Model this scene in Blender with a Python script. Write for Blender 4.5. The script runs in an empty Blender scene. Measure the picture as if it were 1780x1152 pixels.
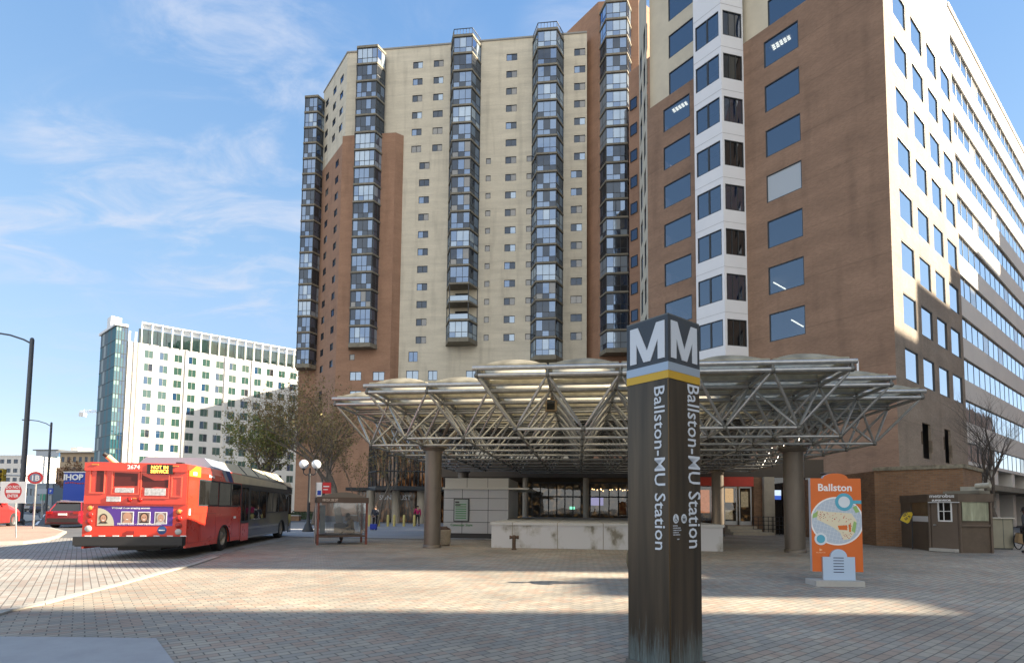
import bpy, math, random
import numpy as np
from mathutils import Matrix, Vector
R = math.radians
S = bpy.context.scene
COL = S.collection
rnd = random.Random(7)

# ---------------------------------------------------------------- camera
F_, CX, CY, PIT, ROL, H = 956.55, 901.07, 821.4, .064, .009, 1.5
cp, sp, cr, sr = math.cos(PIT), math.sin(PIT), math.cos(ROL), math.sin(ROL)
FW = np.array([0, cp, sp]); _u = np.array([0, -sp, cp]); _r = np.array([1., 0, 0])
RT = cr*_r + sr*_u; UP = -sr*_r + cr*_u
CAM = np.array([0, 0, H])
cd = bpy.data.cameras.new('camera'); cam = bpy.data.objects.new('camera', cd); COL.objects.link(cam)
cam.matrix_world = Matrix(((RT[0], UP[0], -FW[0], 0), (RT[1], UP[1], -FW[1], 0), (RT[2], UP[2], -FW[2], H), (0, 0, 0, 1)))
cd.sensor_width = 36; cd.lens = 36*F_/1780
cd.shift_x = -(CX-890)/1780; cd.shift_y = (CY-576)/1780
cd.clip_start = .1; cd.clip_end = 5000
S.camera = cam

# ---------------------------------------------------------------- light
SUN_AZ, SUN_EL = R(1), R(28)      # azimuth from +X towards +Y
W = bpy.data.worlds.new('World'); S.world = W; W.use_nodes = True
nt = W.node_tree; nt.nodes.clear()
def N(t, ty, **k):
    n = t.nodes.new(ty)
    for a, b in k.items(): setattr(n, a, b)
    return n
wo = N(nt, 'ShaderNodeOutputWorld'); bg = N(nt, 'ShaderNodeBackground')
sky = N(nt, 'ShaderNodeTexSky', sky_type='NISHITA')
sky.sun_disc = False; sky.sun_elevation = SUN_EL; sky.sun_rotation = math.pi/2 - SUN_AZ
sky.air_density = 1.0; sky.dust_density = .15; sky.ozone_density = 2.0
bg.inputs['Strength'].default_value = .088
# thin cirrus painted on the sky sphere by direction
tc = N(nt, 'ShaderNodeTexCoord'); sep = N(nt, 'ShaderNodeSeparateXYZ'); nt.links.new(tc.outputs['Generated'], sep.inputs[0])
def M_(t, op, a, b=None, c=None, clamp=False):
    n = N(t, 'ShaderNodeMath', operation=op); n.use_clamp = clamp
    for i, x in enumerate((a, b, c)):
        if x is None: continue
        if isinstance(x, (int, float)): n.inputs[i].default_value = x
        else: t.links.new(x, n.inputs[i])
    return n.outputs[0]
zc = M_(nt, 'ADD', M_(nt, 'MAXIMUM', sep.outputs[2], .02), .12)
cx_ = M_(nt, 'DIVIDE', sep.outputs[0], zc); cy_ = M_(nt, 'DIVIDE', sep.outputs[1], zc)
cmb = N(nt, 'ShaderNodeCombineXYZ'); nt.links.new(cx_, cmb.inputs[0]); nt.links.new(cy_, cmb.inputs[1])
mp = N(nt, 'ShaderNodeMapping'); nt.links.new(cmb.outputs[0], mp.inputs[0])
mp.inputs['Rotation'].default_value = (0, 0, R(48)); mp.inputs['Scale'].default_value = (1.2, 2.3, 1); mp.inputs['Location'].default_value = (3.1, 1.7, 0)
n1 = N(nt, 'ShaderNodeTexNoise'); n1.inputs['Scale'].default_value = 2.3; n1.inputs['Detail'].default_value = 9; n1.inputs['Roughness'].default_value = .62; n1.inputs['Distortion'].default_value = .7
nt.links.new(mp.outputs[0], n1.inputs['Vector'])
nrm = N(nt, 'ShaderNodeVectorMath', operation='NORMALIZE'); nt.links.new(tc.outputs['Generated'], nrm.inputs[0])
# soft-edged places in the sky where the cirrus sits (direction, half-width, strength)
acc = None
for d, hw, k in (((-.375, .72, .63), .15, 1), ((-.435, .80, .44), .18, 1), ((-.62, .69, .37), .10, 1), ((-.55, .70, .43), .10, 1), ((-.17, .75, .62), .12, .45), ((.10, .74, .66), .10, .5), ((-.56, .80, .17), .18, .3)):
    L = math.sqrt(sum(a*a for a in d)); dt = N(nt, 'ShaderNodeVectorMath', operation='DOT_PRODUCT'); nt.links.new(nrm.outputs[0], dt.inputs[0]); dt.inputs[1].default_value = [a/L for a in d]
    r = N(nt, 'ShaderNodeMapRange', interpolation_type='SMOOTHSTEP'); nt.links.new(dt.outputs['Value'], r.inputs[0]); r.inputs[1].default_value = math.cos(hw*1.25); r.inputs[2].default_value = math.cos(hw*.25); r.inputs[4].default_value = k
    acc = r.outputs[0] if acc is None else M_(nt, 'MAXIMUM', acc, r.outputs[0])
mr = N(nt, 'ShaderNodeMapRange', interpolation_type='SMOOTHSTEP'); mr.inputs[1].default_value = .40; mr.inputs[2].default_value = .74
nt.links.new(n1.outputs[0], mr.inputs[0])
cl = M_(nt, 'MULTIPLY', M_(nt, 'MULTIPLY', mr.outputs[0], M_(nt, 'ADD', acc, .02)), .82, clamp=True)
ramp = N(nt, 'ShaderNodeValToRGB'); nt.links.new(sep.outputs[2], ramp.inputs[0]); e = ramp.color_ramp.elements
e[0].position = 0; e[0].color = (.80, .88, 1.06, 1); e[1].position = .72; e[1].color = (.21, .46, .90, 1)
for ps, c in ((.16, (.56, .76, 1.05, 1)), (.38, (.41, .67, 1.0, 1))): q = e.new(ps); q.color = c
rs = N(nt, 'ShaderNodeVectorMath', operation='SCALE'); nt.links.new(ramp.outputs[0], rs.inputs[0]); rs.inputs['Scale'].default_value = 2.6
mxh = N(nt, 'ShaderNodeMix', data_type='RGBA'); mxh.inputs[0].default_value = .80
nt.links.new(sky.outputs[0], mxh.inputs[6]); nt.links.new(rs.outputs[0], mxh.inputs[7])
mxc = N(nt, 'ShaderNodeMix', data_type='RGBA'); nt.links.new(cl, mxc.inputs[0])
nt.links.new(mxh.outputs[2], mxc.inputs[6]); mxc.inputs[7].default_value = (2.15, 2.35, 2.8, 1)
# bright cloud bank added behind the view as fill for the shaded facades
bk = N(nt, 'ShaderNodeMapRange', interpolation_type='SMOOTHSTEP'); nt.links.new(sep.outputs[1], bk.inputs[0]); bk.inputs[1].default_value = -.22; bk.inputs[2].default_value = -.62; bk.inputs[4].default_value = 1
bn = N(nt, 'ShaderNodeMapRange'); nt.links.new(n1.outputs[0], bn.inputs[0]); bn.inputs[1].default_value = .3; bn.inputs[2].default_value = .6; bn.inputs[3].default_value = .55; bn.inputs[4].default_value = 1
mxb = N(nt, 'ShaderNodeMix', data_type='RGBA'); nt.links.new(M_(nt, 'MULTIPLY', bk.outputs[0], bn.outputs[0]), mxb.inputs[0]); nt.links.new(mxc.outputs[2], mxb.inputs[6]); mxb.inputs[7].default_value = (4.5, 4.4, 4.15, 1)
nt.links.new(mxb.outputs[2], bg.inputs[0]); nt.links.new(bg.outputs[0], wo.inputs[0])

sl = bpy.data.lights.new('sun', 'SUN'); sun = bpy.data.objects.new('sun', sl); COL.objects.link(sun)
sl.energy = 5.0; sl.angle = R(.55); sl.color = (1, .86, .66)
sd = Vector((math.cos(SUN_EL)*math.cos(SUN_AZ), math.cos(SUN_EL)*math.sin(SUN_AZ), math.sin(SUN_EL)))
sun.rotation_euler = sd.to_track_quat('Z', 'Y').to_euler()
sun.location = (60, 0, 80)
S.view_settings.view_transform = 'Standard'; S.view_settings.look = 'None'
S.view_settings.exposure = 1.95; S.view_settings.gamma = 1
S.cycles.max_bounces = 8; S.cycles.transparent_max_bounces = 12; S.cycles.use_denoising = True

# ---------------------------------------------------------------- pixel <-> world helpers
def ray(x, y): return RT*(x-CX)/F_ + UP*(CY-y)/F_ + FW
def G(x, y, z=0):
    d = ray(x, y); return CAM + d*((z-H)/d[2])
def D(x, y, Y):
    d = ray(x, y); return CAM + d*Y/d[1]
XA = np.array([math.cos(.11), -math.sin(.11)]); YA = np.array([math.sin(.11), math.cos(.11)])
UD = np.array([math.sin(.899), math.cos(.899)]); VD = np.array([-math.cos(.899), math.sin(.899)])
class Face:      # vertical plane, s runs along d, outward normal n is on the right-hand side of d seen from above
    def __init__(s, P, d):
        s.P = np.array(P[:2], float); s.d = np.array(d, float)/np.hypot(*d); s.n = np.array([s.d[1], -s.d[0]])
    def hit(s, x, y):
        r = ray(x, y); t = ((s.P-CAM[:2])@s.n)/(r[:2]@s.n); q = CAM+r*t
        return float((q[:2]-s.P)@s.d), float(q[2])
    def s(s, x, y=600): return s.hit(x, y)[0]
    def z(s, x, y): return s.hit(x, y)[1]
    def pt(s, a, z, o=0.0):
        q = s.P+s.d*a+s.n*o; return (q[0], q[1], z)
    def ang(s): return math.atan2(s.d[1], s.d[0])
    def off(s, o): return Face(s.P+s.n*o, s.d)

# ---------------------------------------------------------------- mesh helpers
def wm(o):
    m = Matrix()
    while o is not None: m = o.matrix_basis @ m if o.parent is None else (o.matrix_basis @ m); o = o.parent
    return m
class MB:
    def __init__(s): s.v = []; s.f = []; s.m = []; s.sm = []
    def add(s, vs, fs, m=0, sm=False):
        b = len(s.v); s.v += [tuple(map(float, p)) for p in vs]
        for f in fs: s.f.append([b+i for i in f]); s.m.append(m); s.sm.append(sm)
    def poly(s, pts, m=0): s.add(pts, [list(range(len(pts)))], m)
    def box(s, c, d, m=0, rz=0.0, tilt=None):
        x, y, z = d[0]/2, d[1]/2, d[2]/2; vs = []
        M = Matrix.Rotation(rz, 3, 'Z')
        if tilt is not None: M = M @ tilt
        for a in (-x, x):
            for b in (-y, y):
                for e in (-z, z):
                    q = M @ Vector((a, b, e)); vs.append((c[0]+q[0], c[1]+q[1], c[2]+q[2]))
        s.add(vs, [(0, 1, 3, 2), (4, 6, 7, 5), (0, 4, 5, 1), (2, 3, 7, 6), (0, 2, 6, 4), (1, 5, 7, 3)], m)
    def b2(s, x0, x1, y0, y1, z0, z1, m=0): s.box(((x0+x1)/2, (y0+y1)/2, (z0+z1)/2), (abs(x1-x0), abs(y1-y0), abs(z1-z0)), m)
    def fbox(s, F, s0, s1, z0, z1, o0, o1, m=0):      # box on a face, from offset o0 to o1 outwards
        c = F.pt((s0+s1)/2, (z0+z1)/2, (o0+o1)/2); s.box(c, (abs(s1-s0), abs(o1-o0), abs(z1-z0)), m, F.ang())
    def fquad(s, F, s0, s1, z0, z1, o=0., m=0): s.poly([F.pt(s0, z0, o), F.pt(s1, z0, o), F.pt(s1, z1, o), F.pt(s0, z1, o)], m)
    def prism(s, xy, z0, z1, m=0, mt=None):
        n = len(xy); vs = [(p[0], p[1], z0) for p in xy]+[(p[0], p[1], z1) for p in xy]
        s.add(vs, [(i, (i+1) % n, n+(i+1) % n, n+i) for i in range(n)], m)
        s.add([vs[n+i] for i in range(n)], [list(range(n))], m if mt is None else mt)
        s.add([vs[i] for i in reversed(range(n))], [list(range(n))], m)
    def tube(s, p, q, r, n=8, m=0, r2=None, cap=True):
        p = Vector(p); q = Vector(q); a = q-p
        if a.length < 1e-6: return
        a.normalize(); t = Vector((0, 0, 1)) if abs(a.z) < .9 else Vector((1, 0, 0))
        e = a.cross(t).normalized(); g = a.cross(e); r2 = r if r2 is None else r2
        vs = [p+(e*math.cos(2*math.pi*k/n)+g*math.sin(2*math.pi*k/n))*r for k in range(n)]
        vs += [q+(e*math.cos(2*math.pi*k/n)+g*math.sin(2*math.pi*k/n))*r2 for k in range(n)]
        s.add(vs, [(k, (k+1) % n, n+(k+1) % n, n+k) for k in range(n)], m, True)
        if cap: s.add(vs[:n], [list(range(n))][:1], m); s.add(vs[n:], [list(range(n))], m)
    def path(s, pts, r, n=8, m=0):
        for a, b in zip(pts, pts[1:]): s.tube(a, b, r, n, m)
    def lathe(s, prof, c=(0, 0, 0), n=20, m=0, sm=True, ax='z'):
        vs = []
        for r, z in prof:
            for k in range(n):
                a = 2*math.pi*k/n; x, y = r*math.cos(a), r*math.sin(a)
                p = (x, y, z) if ax == 'z' else ((z, x, y) if ax == 'x' else (x, z, y))
                vs.append((c[0]+p[0], c[1]+p[1], c[2]+p[2]))
        fs = [(i*n+k, i*n+(k+1) % n, (i+1)*n+(k+1) % n, (i+1)*n+k) for i in range(len(prof)-1) for k in range(n)]
        s.add(vs, fs, m, sm)
    def ball(s, c, r, m=0, n=12): s.lathe([(max(1e-4, r*math.sin(math.pi*i/8)), -r*math.cos(math.pi*i/8)) for i in range(9)], c, n, m)
    def build(s, name, mats, parent=None, world=True):
        if not isinstance(mats, (list, tuple)): mats = [mats]
        me = bpy.data.meshes.new(name); V = np.array(s.v, float).reshape(-1, 3)
        uv = []
        for f in s.f:
            P = V[f]; n = np.cross(P[1]-P[0], P[2]-P[0]) if len(f) > 2 else np.array([0, 0, 1.])
            if np.linalg.norm(n) < 1e-12 and len(f) > 3: n = np.cross(P[2]-P[0], P[3]-P[0])
            L = np.linalg.norm(n); n = n/L if L > 0 else np.array([0, 0, 1.])
            if abs(n[2]) > .75: uv.append(P[:, :2])
            else:
                t = np.array([-n[1], n[0]]); t /= np.hypot(*t)
                if t[0] < -1e-6 or (abs(t[0]) < 1e-6 and t[1] < 0): t = -t
                uv.append(np.stack([P[:, :2]@t, P[:, 2]], 1))
        if parent is not None and world:
            Mi = np.array(wm(parent).inverted()); V = V@Mi[:3, :3].T+Mi[:3, 3]
        me.from_pydata(V.tolist(), [], s.f)
        me.polygons.foreach_set('material_index', s.m); me.polygons.foreach_set('use_smooth', s.sm)
        l = me.uv_layers.new(name='UVMap'); l.data.foreach_set('uv', np.concatenate(uv).ravel())
        for m in mats: me.materials.append(m)
        me.update()
        return link(me, name, parent)
def link(me, name, parent=None, loc=None, rz=0):
    o = bpy.data.objects.new(name, me); COL.objects.link(o)
    if parent is not None: o.parent = parent
    if loc is not None: o.location = loc; o.rotation_euler = (0, 0, rz)
    return o
def tag(o, label=None, cat=None, group=None, kind=None):
    if label: o['label'] = label
    if cat: o['category'] = cat
    if group: o['group'] = group
    if kind: o['kind'] = kind
    return o
def thing(name, label, cat, loc=(0, 0, 0), rz=0.0, group=None):
    o = bpy.data.objects.new(name, None); COL.objects.link(o); o.empty_display_size = .2
    o.location = [float(a) for a in loc]; o.rotation_euler = (0, 0, rz)
    return tag(o, label, cat, group)
def copy_tree(o, parent=None):
    c = o.copy(); COL.objects.link(c); c.parent = parent
    for ch in list(o.children): copy_tree(ch, c)
    return c
_tc = {}
def text(name, s, size, mat, parent, org, dx, dy, ext=.002, bold=0.0, align='LEFT', sx=1.0):
    """flat lettering: org = world origin of the baseline, dx/dy = world reading and up directions"""
    k = (s, ext, bold, align, size)
    if k not in _tc:
        c = bpy.data.curves.new('t', 'FONT'); c.body = s; c.size = size; c.extrude = ext; c.offset = bold; c.align_x = align; c.resolution_u = 2
        o = bpy.data.objects.new('t', c); COL.objects.link(o)
        _tc[k] = bpy.data.meshes.new_from_object(o, depsgraph=None) if False else bpy.data.meshes.new_from_object(o)
        bpy.data.objects.remove(o); bpy.data.curves.remove(c)
    me = _tc[k].copy(); me.name = name; me.materials.clear(); me.materials.append(mat)
    dx = Vector(dx).normalized(); dy = Vector(dy).normalized(); dz = dx.cross(dy)
    M = Matrix(((dx.x*sx, dy.x, dz.x, org[0]), (dx.y*sx, dy.y, dz.y, org[1]), (dx.z*sx, dy.z, dz.z, org[2]), (0, 0, 0, 1)))
    if parent is not None: M = wm(parent).inverted() @ M
    me.transform(M)
    return link(me, name, parent)

# ---------------------------------------------------------------- materials
MATS = {}
def srgb(r, g, b):
    f = lambda c: (c/255/12.92) if c/255 <= .04045 else ((c/255+.055)/1.055)**2.4
    return (f(r), f(g), f(b), 1)
def mat(name, col, rough=.7, metal=0., ior=1.5, noise=0., nscale=3., bump=0., bscale=40., emit=None, estr=1., spec=None, coat=0., stretch=None):
    m = bpy.data.materials.new(name); m.use_nodes = True; t = m.node_tree; p = t.nodes['Principled BSDF']
    col = tuple(col)+(() if len(col) == 4 else (1,))
    p.inputs['Base Color'].default_value = col; p.inputs['Roughness'].default_value = rough; p.inputs['Metallic'].default_value = metal; p.inputs['IOR'].default_value = ior
    if coat: p.inputs['Coat Weight'].default_value = coat; p.inputs['Coat Roughness'].default_value = .06
    if spec is not None: p.inputs['Specular IOR Level'].default_value = spec
    if emit: p.inputs['Emission Color'].default_value = tuple(emit)+(1,); p.inputs['Emission Strength'].default_value = estr
    if noise or bump:
        tc = N(t, 'ShaderNodeTexCoord'); src = tc.outputs['Object']
        if stretch:
            mp = N(t, 'ShaderNodeMapping'); mp.inputs['Scale'].default_value = stretch; t.links.new(src, mp.inputs[0]); src = mp.outputs[0]
    if noise:
        n = N(t, 'ShaderNodeTexNoise'); n.inputs['Scale'].default_value = nscale; n.inputs['Detail'].default_value = 6; n.inputs['Roughness'].default_value = .65
        t.links.new(src, n.inputs['Vector'])
        r = N(t, 'ShaderNodeMapRange'); r.inputs[1].default_value = .3; r.inputs[2].default_value = .7; r.inputs[3].default_value = 1-noise; r.inputs[4].default_value = 1+noise
        t.links.new(n.outputs[0], r.inputs[0])
        x = N(t, 'ShaderNodeVectorMath', operation='SCALE'); x.inputs[0].default_value = col[:3]; t.links.new(r.outputs[0], x.inputs['Scale'])
        t.links.new(x.outputs[0], p.inputs['Base Color'])
        r2 = N(t, 'ShaderNodeMapRange'); r2.inputs[3].default_value = min(1, rough*.8); r2.inputs[4].default_value = min(1, rough*1.25); t.links.new(n.outputs[0], r2.inputs[0]); t.links.new(r2.outputs[0], p.inputs['Roughness'])
    if bump:
        n = N(t, 'ShaderNodeTexNoise'); n.inputs['Scale'].default_value = bscale; n.inputs['Detail'].default_value = 4; t.links.new(src, n.inputs['Vector'])
        b = N(t, 'ShaderNodeBump'); b.inputs['Strength'].default_value = bump; b.inputs['Distance'].default_value = .02; t.links.new(n.outputs[0], b.inputs['Height']); t.links.new(b.outputs[0], p.inputs['Normal'])
    MATS[name] = m; return m
def brick(name, c1, c2, mo, bw=.215, rh=.075, mortar=.010, rot=0., obj=False, stain=.15, sscale=.25, streak=0., rough=.85, third=None, bump=.3, storey=0., spots=False):
    m = bpy.data.materials.new(name); m.use_nodes = True; t = m.node_tree; p = t.nodes['Principled BSDF']; p.inputs['Roughness'].default_value = rough
    tc = N(t, 'ShaderNodeTexCoord'); mp = N(t, 'ShaderNodeMapping'); mp.inputs['Rotation'].default_value = (0, 0, rot)
    t.links.new(tc.outputs['Object' if obj else 'UV'], mp.inputs[0])
    b = N(t, 'ShaderNodeTexBrick'); b.inputs['Scale'].default_value = 1; b.inputs['Brick Width'].default_value = bw; b.inputs['Row Height'].default_value = rh
    b.inputs['Mortar Size'].default_value = mortar; b.inputs['Mortar Smooth'].default_value = .15; b.inputs['Bias'].default_value = 0
    b.inputs['Color1'].default_value = tuple(c1)+(1,); b.inputs['Color2'].default_value = tuple(c2)+(1,); b.inputs['Mortar'].default_value = tuple(mo)+(1,)
    t.links.new(mp.outputs[0], b.inputs['Vector'])
    n = N(t, 'ShaderNodeTexNoise'); n.inputs['Scale'].default_value = sscale; n.inputs['Detail'].default_value = 7; n.inputs['Roughness'].default_value = .6
    mp2 = N(t, 'ShaderNodeMapping'); mp2.inputs['Scale'].default_value = (1, 1, 1) if not streak else (1, streak, 1)
    t.links.new(tc.outputs['Object' if obj else 'UV'], mp2.inputs[0]); t.links.new(mp2.outputs[0], n.inputs['Vector'])
    r = N(t, 'ShaderNodeMapRange'); r.inputs[1].default_value = .3; r.inputs[2].default_value = .7; r.inputs[3].default_value = 1-stain; r.inputs[4].default_value = 1+stain
    t.links.new(n.outputs[0], r.inputs[0])
    src = b.outputs['Color']
    if third:
        n3 = N(t, 'ShaderNodeTexNoise'); n3.inputs['Scale'].default_value = 3.; n3.inputs['Detail'].default_value = 1
        # per-brick cell colour: quantised coordinates
        mp3 = N(t, 'ShaderNodeVectorMath', operation='SNAP'); mp3.inputs[1].default_value = (bw, rh, 1); t.links.new(mp.outputs[0], mp3.inputs[0])
        wn = N(t, 'ShaderNodeTexWhiteNoise', noise_dimensions='2D'); t.links.new(mp3.outputs[0], wn.inputs['Vector'])
        g = M_(t, 'GREATER_THAN', wn.outputs['Value'], .72)
        mx = N(t, 'ShaderNodeMix', data_type='RGBA'); t.links.new(M_(t, 'MULTIPLY', g, .75), mx.inputs[0]); t.links.new(src, mx.inputs[6]); mx.inputs[7].default_value = tuple(third)+(1,)
        fm = N(t, 'ShaderNodeMix', data_type='RGBA'); t.links.new(b.outputs['Fac'], fm.inputs[0]); t.links.new(mx.outputs[2], fm.inputs[6]); fm.inputs[7].default_value = tuple(mo)+(1,)
        src = fm.outputs[2]
    sc_ = r.outputs[0]
    if storey:      # soft movement joint at every floor, and faint rain streaks under it
        sp_ = N(t, 'ShaderNodeSeparateXYZ'); t.links.new(mp.outputs[0], sp_.inputs[0])
        fr_ = M_(t, 'FRACT', M_(t, 'DIVIDE', sp_.outputs[1], storey)); ln = M_(t, 'LESS_THAN', fr_, .022)
        sn = N(t, 'ShaderNodeTexNoise'); sn.inputs['Scale'].default_value = 1; sn.inputs['Detail'].default_value = 4; m5 = N(t, 'ShaderNodeMapping'); m5.inputs['Scale'].default_value = (.9, .10, 1); t.links.new(mp.outputs[0], m5.inputs[0]); t.links.new(m5.outputs[0], sn.inputs['Vector'])
        sr_ = N(t, 'ShaderNodeMapRange'); t.links.new(sn.outputs[0], sr_.inputs[0]); sr_.inputs[1].default_value = .52; sr_.inputs[2].default_value = .75; sr_.inputs[3].default_value = 1; sr_.inputs[4].default_value = .80
        sc_ = M_(t, 'MULTIPLY', M_(t, 'MULTIPLY', sc_, sr_.outputs[0]), M_(t, 'MULTIPLY_ADD', ln, -.13, 1))
    if spots:       # chewing gum and oil spots
        vo = N(t, 'ShaderNodeTexVoronoi'); vo.inputs['Scale'].default_value = 2.3; t.links.new(tc.outputs['Object'], vo.inputs['Vector'])
        g1 = M_(t, 'LESS_THAN', vo.outputs['Distance'], .055); wn2 = N(t, 'ShaderNodeSeparateColor'); t.links.new(vo.outputs['Color'], wn2.inputs[0]); g2 = M_(t, 'GREATER_THAN', wn2.outputs[0], .55)
        ns = N(t, 'ShaderNodeTexNoise'); ns.inputs['Scale'].default_value = .9; ns.inputs['Detail'].default_value = 5; t.links.new(tc.outputs['Object'], ns.inputs['Vector'])
        os_ = N(t, 'ShaderNodeMapRange'); t.links.new(ns.outputs[0], os_.inputs[0]); os_.inputs[1].default_value = .60; os_.inputs[2].default_value = .72; os_.inputs[3].default_value = 1; os_.inputs[4].default_value = .74
        sc_ = M_(t, 'MULTIPLY', M_(t, 'MULTIPLY', sc_, os_.outputs[0]), M_(t, 'MULTIPLY_ADD', M_(t, 'MULTIPLY', g1, g2), -.35, 1))
    x = N(t, 'ShaderNodeVectorMath', operation='SCALE'); t.links.new(src, x.inputs[0]); t.links.new(sc_, x.inputs['Scale'])
    t.links.new(x.outputs[0], p.inputs['Base Color'])
    if bump:
        bm = N(t, 'ShaderNodeBump', invert=True); bm.inputs['Strength'].default_value = bump; bm.inputs['Distance'].default_value = .006; t.links.new(b.outputs['Fac'], bm.inputs['Height']); t.links.new(bm.outputs[0], p.inputs['Normal'])
    MATS[name] = m; return m
def glass(name, col, refl=.25, rough=.02, see=0., tint=(.3, .34, .36), gcol=(.95, .97, 1)):
    """window glass: dark body + fresnel reflection, optionally see-through"""
    m = bpy.data.materials.new(name); m.use_nodes = True; t = m.node_tree; t.nodes.clear()
    o = N(t, 'ShaderNodeOutputMaterial'); d = N(t, 'ShaderNodeBsdfDiffuse'); g = N(t, 'ShaderNodeBsdfGlossy'); g.inputs['Roughness'].default_value = rough
    d.inputs[0].default_value = tuple(col)+(1,); g.inputs[0].default_value = tuple(gcol)+(1,)
    base = d.outputs[0]
    if see:
        tr = N(t, 'ShaderNodeBsdfTransparent'); tr.inputs[0].default_value = tuple(tint)+(1,)
        mx = N(t, 'ShaderNodeMixShader'); mx.inputs[0].default_value = see; t.links.new(base, mx.inputs[1]); t.links.new(tr.outputs[0], mx.inputs[2]); base = mx.outputs[0]
    lw = N(t, 'ShaderNodeFresnel'); lw.inputs[0].default_value = 1.5
    f = M_(t, 'ADD', M_(t, 'MULTIPLY', lw.outputs[0], 1.0), refl-.04, clamp=True)
    # slight waviness of the panes
    tc = N(t, 'ShaderNodeTexCoord'); n = N(t, 'ShaderNodeTexNoise'); n.inputs['Scale'].default_value = .9; n.inputs['Detail'].default_value = 1; t.links.new(tc.outputs['Object'], n.inputs['Vector'])
    b = N(t, 'ShaderNodeBump'); b.inputs['Strength'].default_value = .12; b.inputs['Distance'].default_value = .05; t.links.new(n.outputs[0], b.inputs['Height']); t.links.new(b.outputs[0], g.inputs['Normal'])
    mx = N(t, 'ShaderNodeMixShader'); t.links.new(f, mx.inputs[0]); t.links.new(base, mx.inputs[1]); t.links.new(g.outputs[0], mx.inputs[2]); t.links.new(mx.outputs[0], o.inputs[0])
    MATS[name] = m; return m
mBR = brick('brick_brown', (.38, .212, .135), (.32, .175, .11), (.33, .21, .14), stain=.13, streak=3, storey=2.865)
mBRo = brick('brick_office', (.30, .182, .120), (.245, .145, .096), (.28, .19, .13), stain=.17, streak=3, storey=3.88)
mBRu = brick('brick_street_side', (.33, .275, .22), (.26, .215, .17), (.27, .22, .17), stain=.17, streak=3, storey=3.88)
mBRa = brick('brick_annex', (.28, .15, .075), (.20, .105, .055), (.22, .16, .11), stain=.2, sscale=.8)
mCR = brick('cream_brick', (.68, .625, .50), (.62, .565, .45), (.60, .55, .45), stain=.11, sscale=.18, streak=6, storey=2.865)
mCR2 = mat('cream_panel', (.62, .555, .43), .85, noise=.1, nscale=.5)
mWP = mat('white_panel', (.74, .75, .78), .45, noise=.03, nscale=.6)
mWB = mat('white_precast', (.72, .70, .66), .7, noise=.06, nscale=.3)
mFR = mat('dark_frame', (.035, .04, .045), .45)
mFRg = mat('green_grey_frame', (.07, .085, .085), .45)
mSLAB = mat('bay_slab', (.23, .21, .165), .8, noise=.2, nscale=1.)
mST = mat('galvanised_steel', (.42, .425, .425), .34, .8, noise=.18, nscale=6)
mSTd = mat('node_steel', (.16, .16, .15), .5, .6)
mCOL = mat('bronze_column', (.16, .135, .11), .42, .35, noise=.2, nscale=2, stretch=(1, 1, .3))
mCONC = mat('concrete', (.42, .41, .385), .85, noise=.16, nscale=1.4, bump=.2)
mKERB = mat('kerb_stone', (.36, .34, .30), .85, noise=.15, nscale=3)
mASPH = mat('asphalt', (.085, .088, .095), .85, noise=.25, nscale=.6, bump=.2)
mWALK = mat('pavement_concrete', (.30, .30, .31), .85, noise=.15, nscale=.5)
mBLK = mat('black_plastic', (.02, .02, .022), .5)
mRUB = mat('tyre_rubber', (.022, .022, .024), .85)
mWHT = mat('white_paint', (.78, .78, .78), .5)
mRED = mat('bus_red', (.72, .05, .025), .28, coat=.6, noise=.06, nscale=1.5)
mDRED = mat('dark_red', (.33, .025, .02), .35, coat=.5)
mCAR = mat('maroon_paint', (.20, .008, .02), .25, coat=.8)
mCAR2 = mat('grey_car_paint', (.15, .17, .2), .25, coat=.8)
gA = glass('tower_glass_blue', (.03, .045, .075), .34, gcol=(.50, .68, 1))
gB = glass('tower_glass_dark', (.03, .032, .036), .10, gcol=(.6, .75, 1))
gC = glass('tower_glass_pale', (.30, .36, .42), .34, gcol=(.62, .78, 1))
gD = glass('tower_glass_curtain', (.15, .15, .145), .14)
gO = glass('office_glass', (.015, .03, .08), .19, see=.55, tint=(.25, .32, .45))
gOb = glass('office_blind_glass', (.42, .42, .40), .14)
gU = glass('street_glass', (.05, .09, .15), .50)
gT = glass('teal_glass', (.01, .10, .13), .25)
gTd = glass('teal_blue_glass', (.01, .055, .13), .22)
gG = glass('green_glass', (.035, .09, .075), .16)
gDk = glass('dark_glass', (.012, .012, .012), .10)
gSh = glass('clear_shelter_glass', (.25, .26, .26), .10, see=.88, tint=(.8, .82, .82))
mINT = mat('interior_dark', (.10, .095, .085), .9)
mLAMP = mat('ceiling_fixture', (.9, .8, .6), emit=(1, .8, .5), estr=2.2)
mGLOBE = mat('globe_white', (.86, .87, .9), .25)

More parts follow.
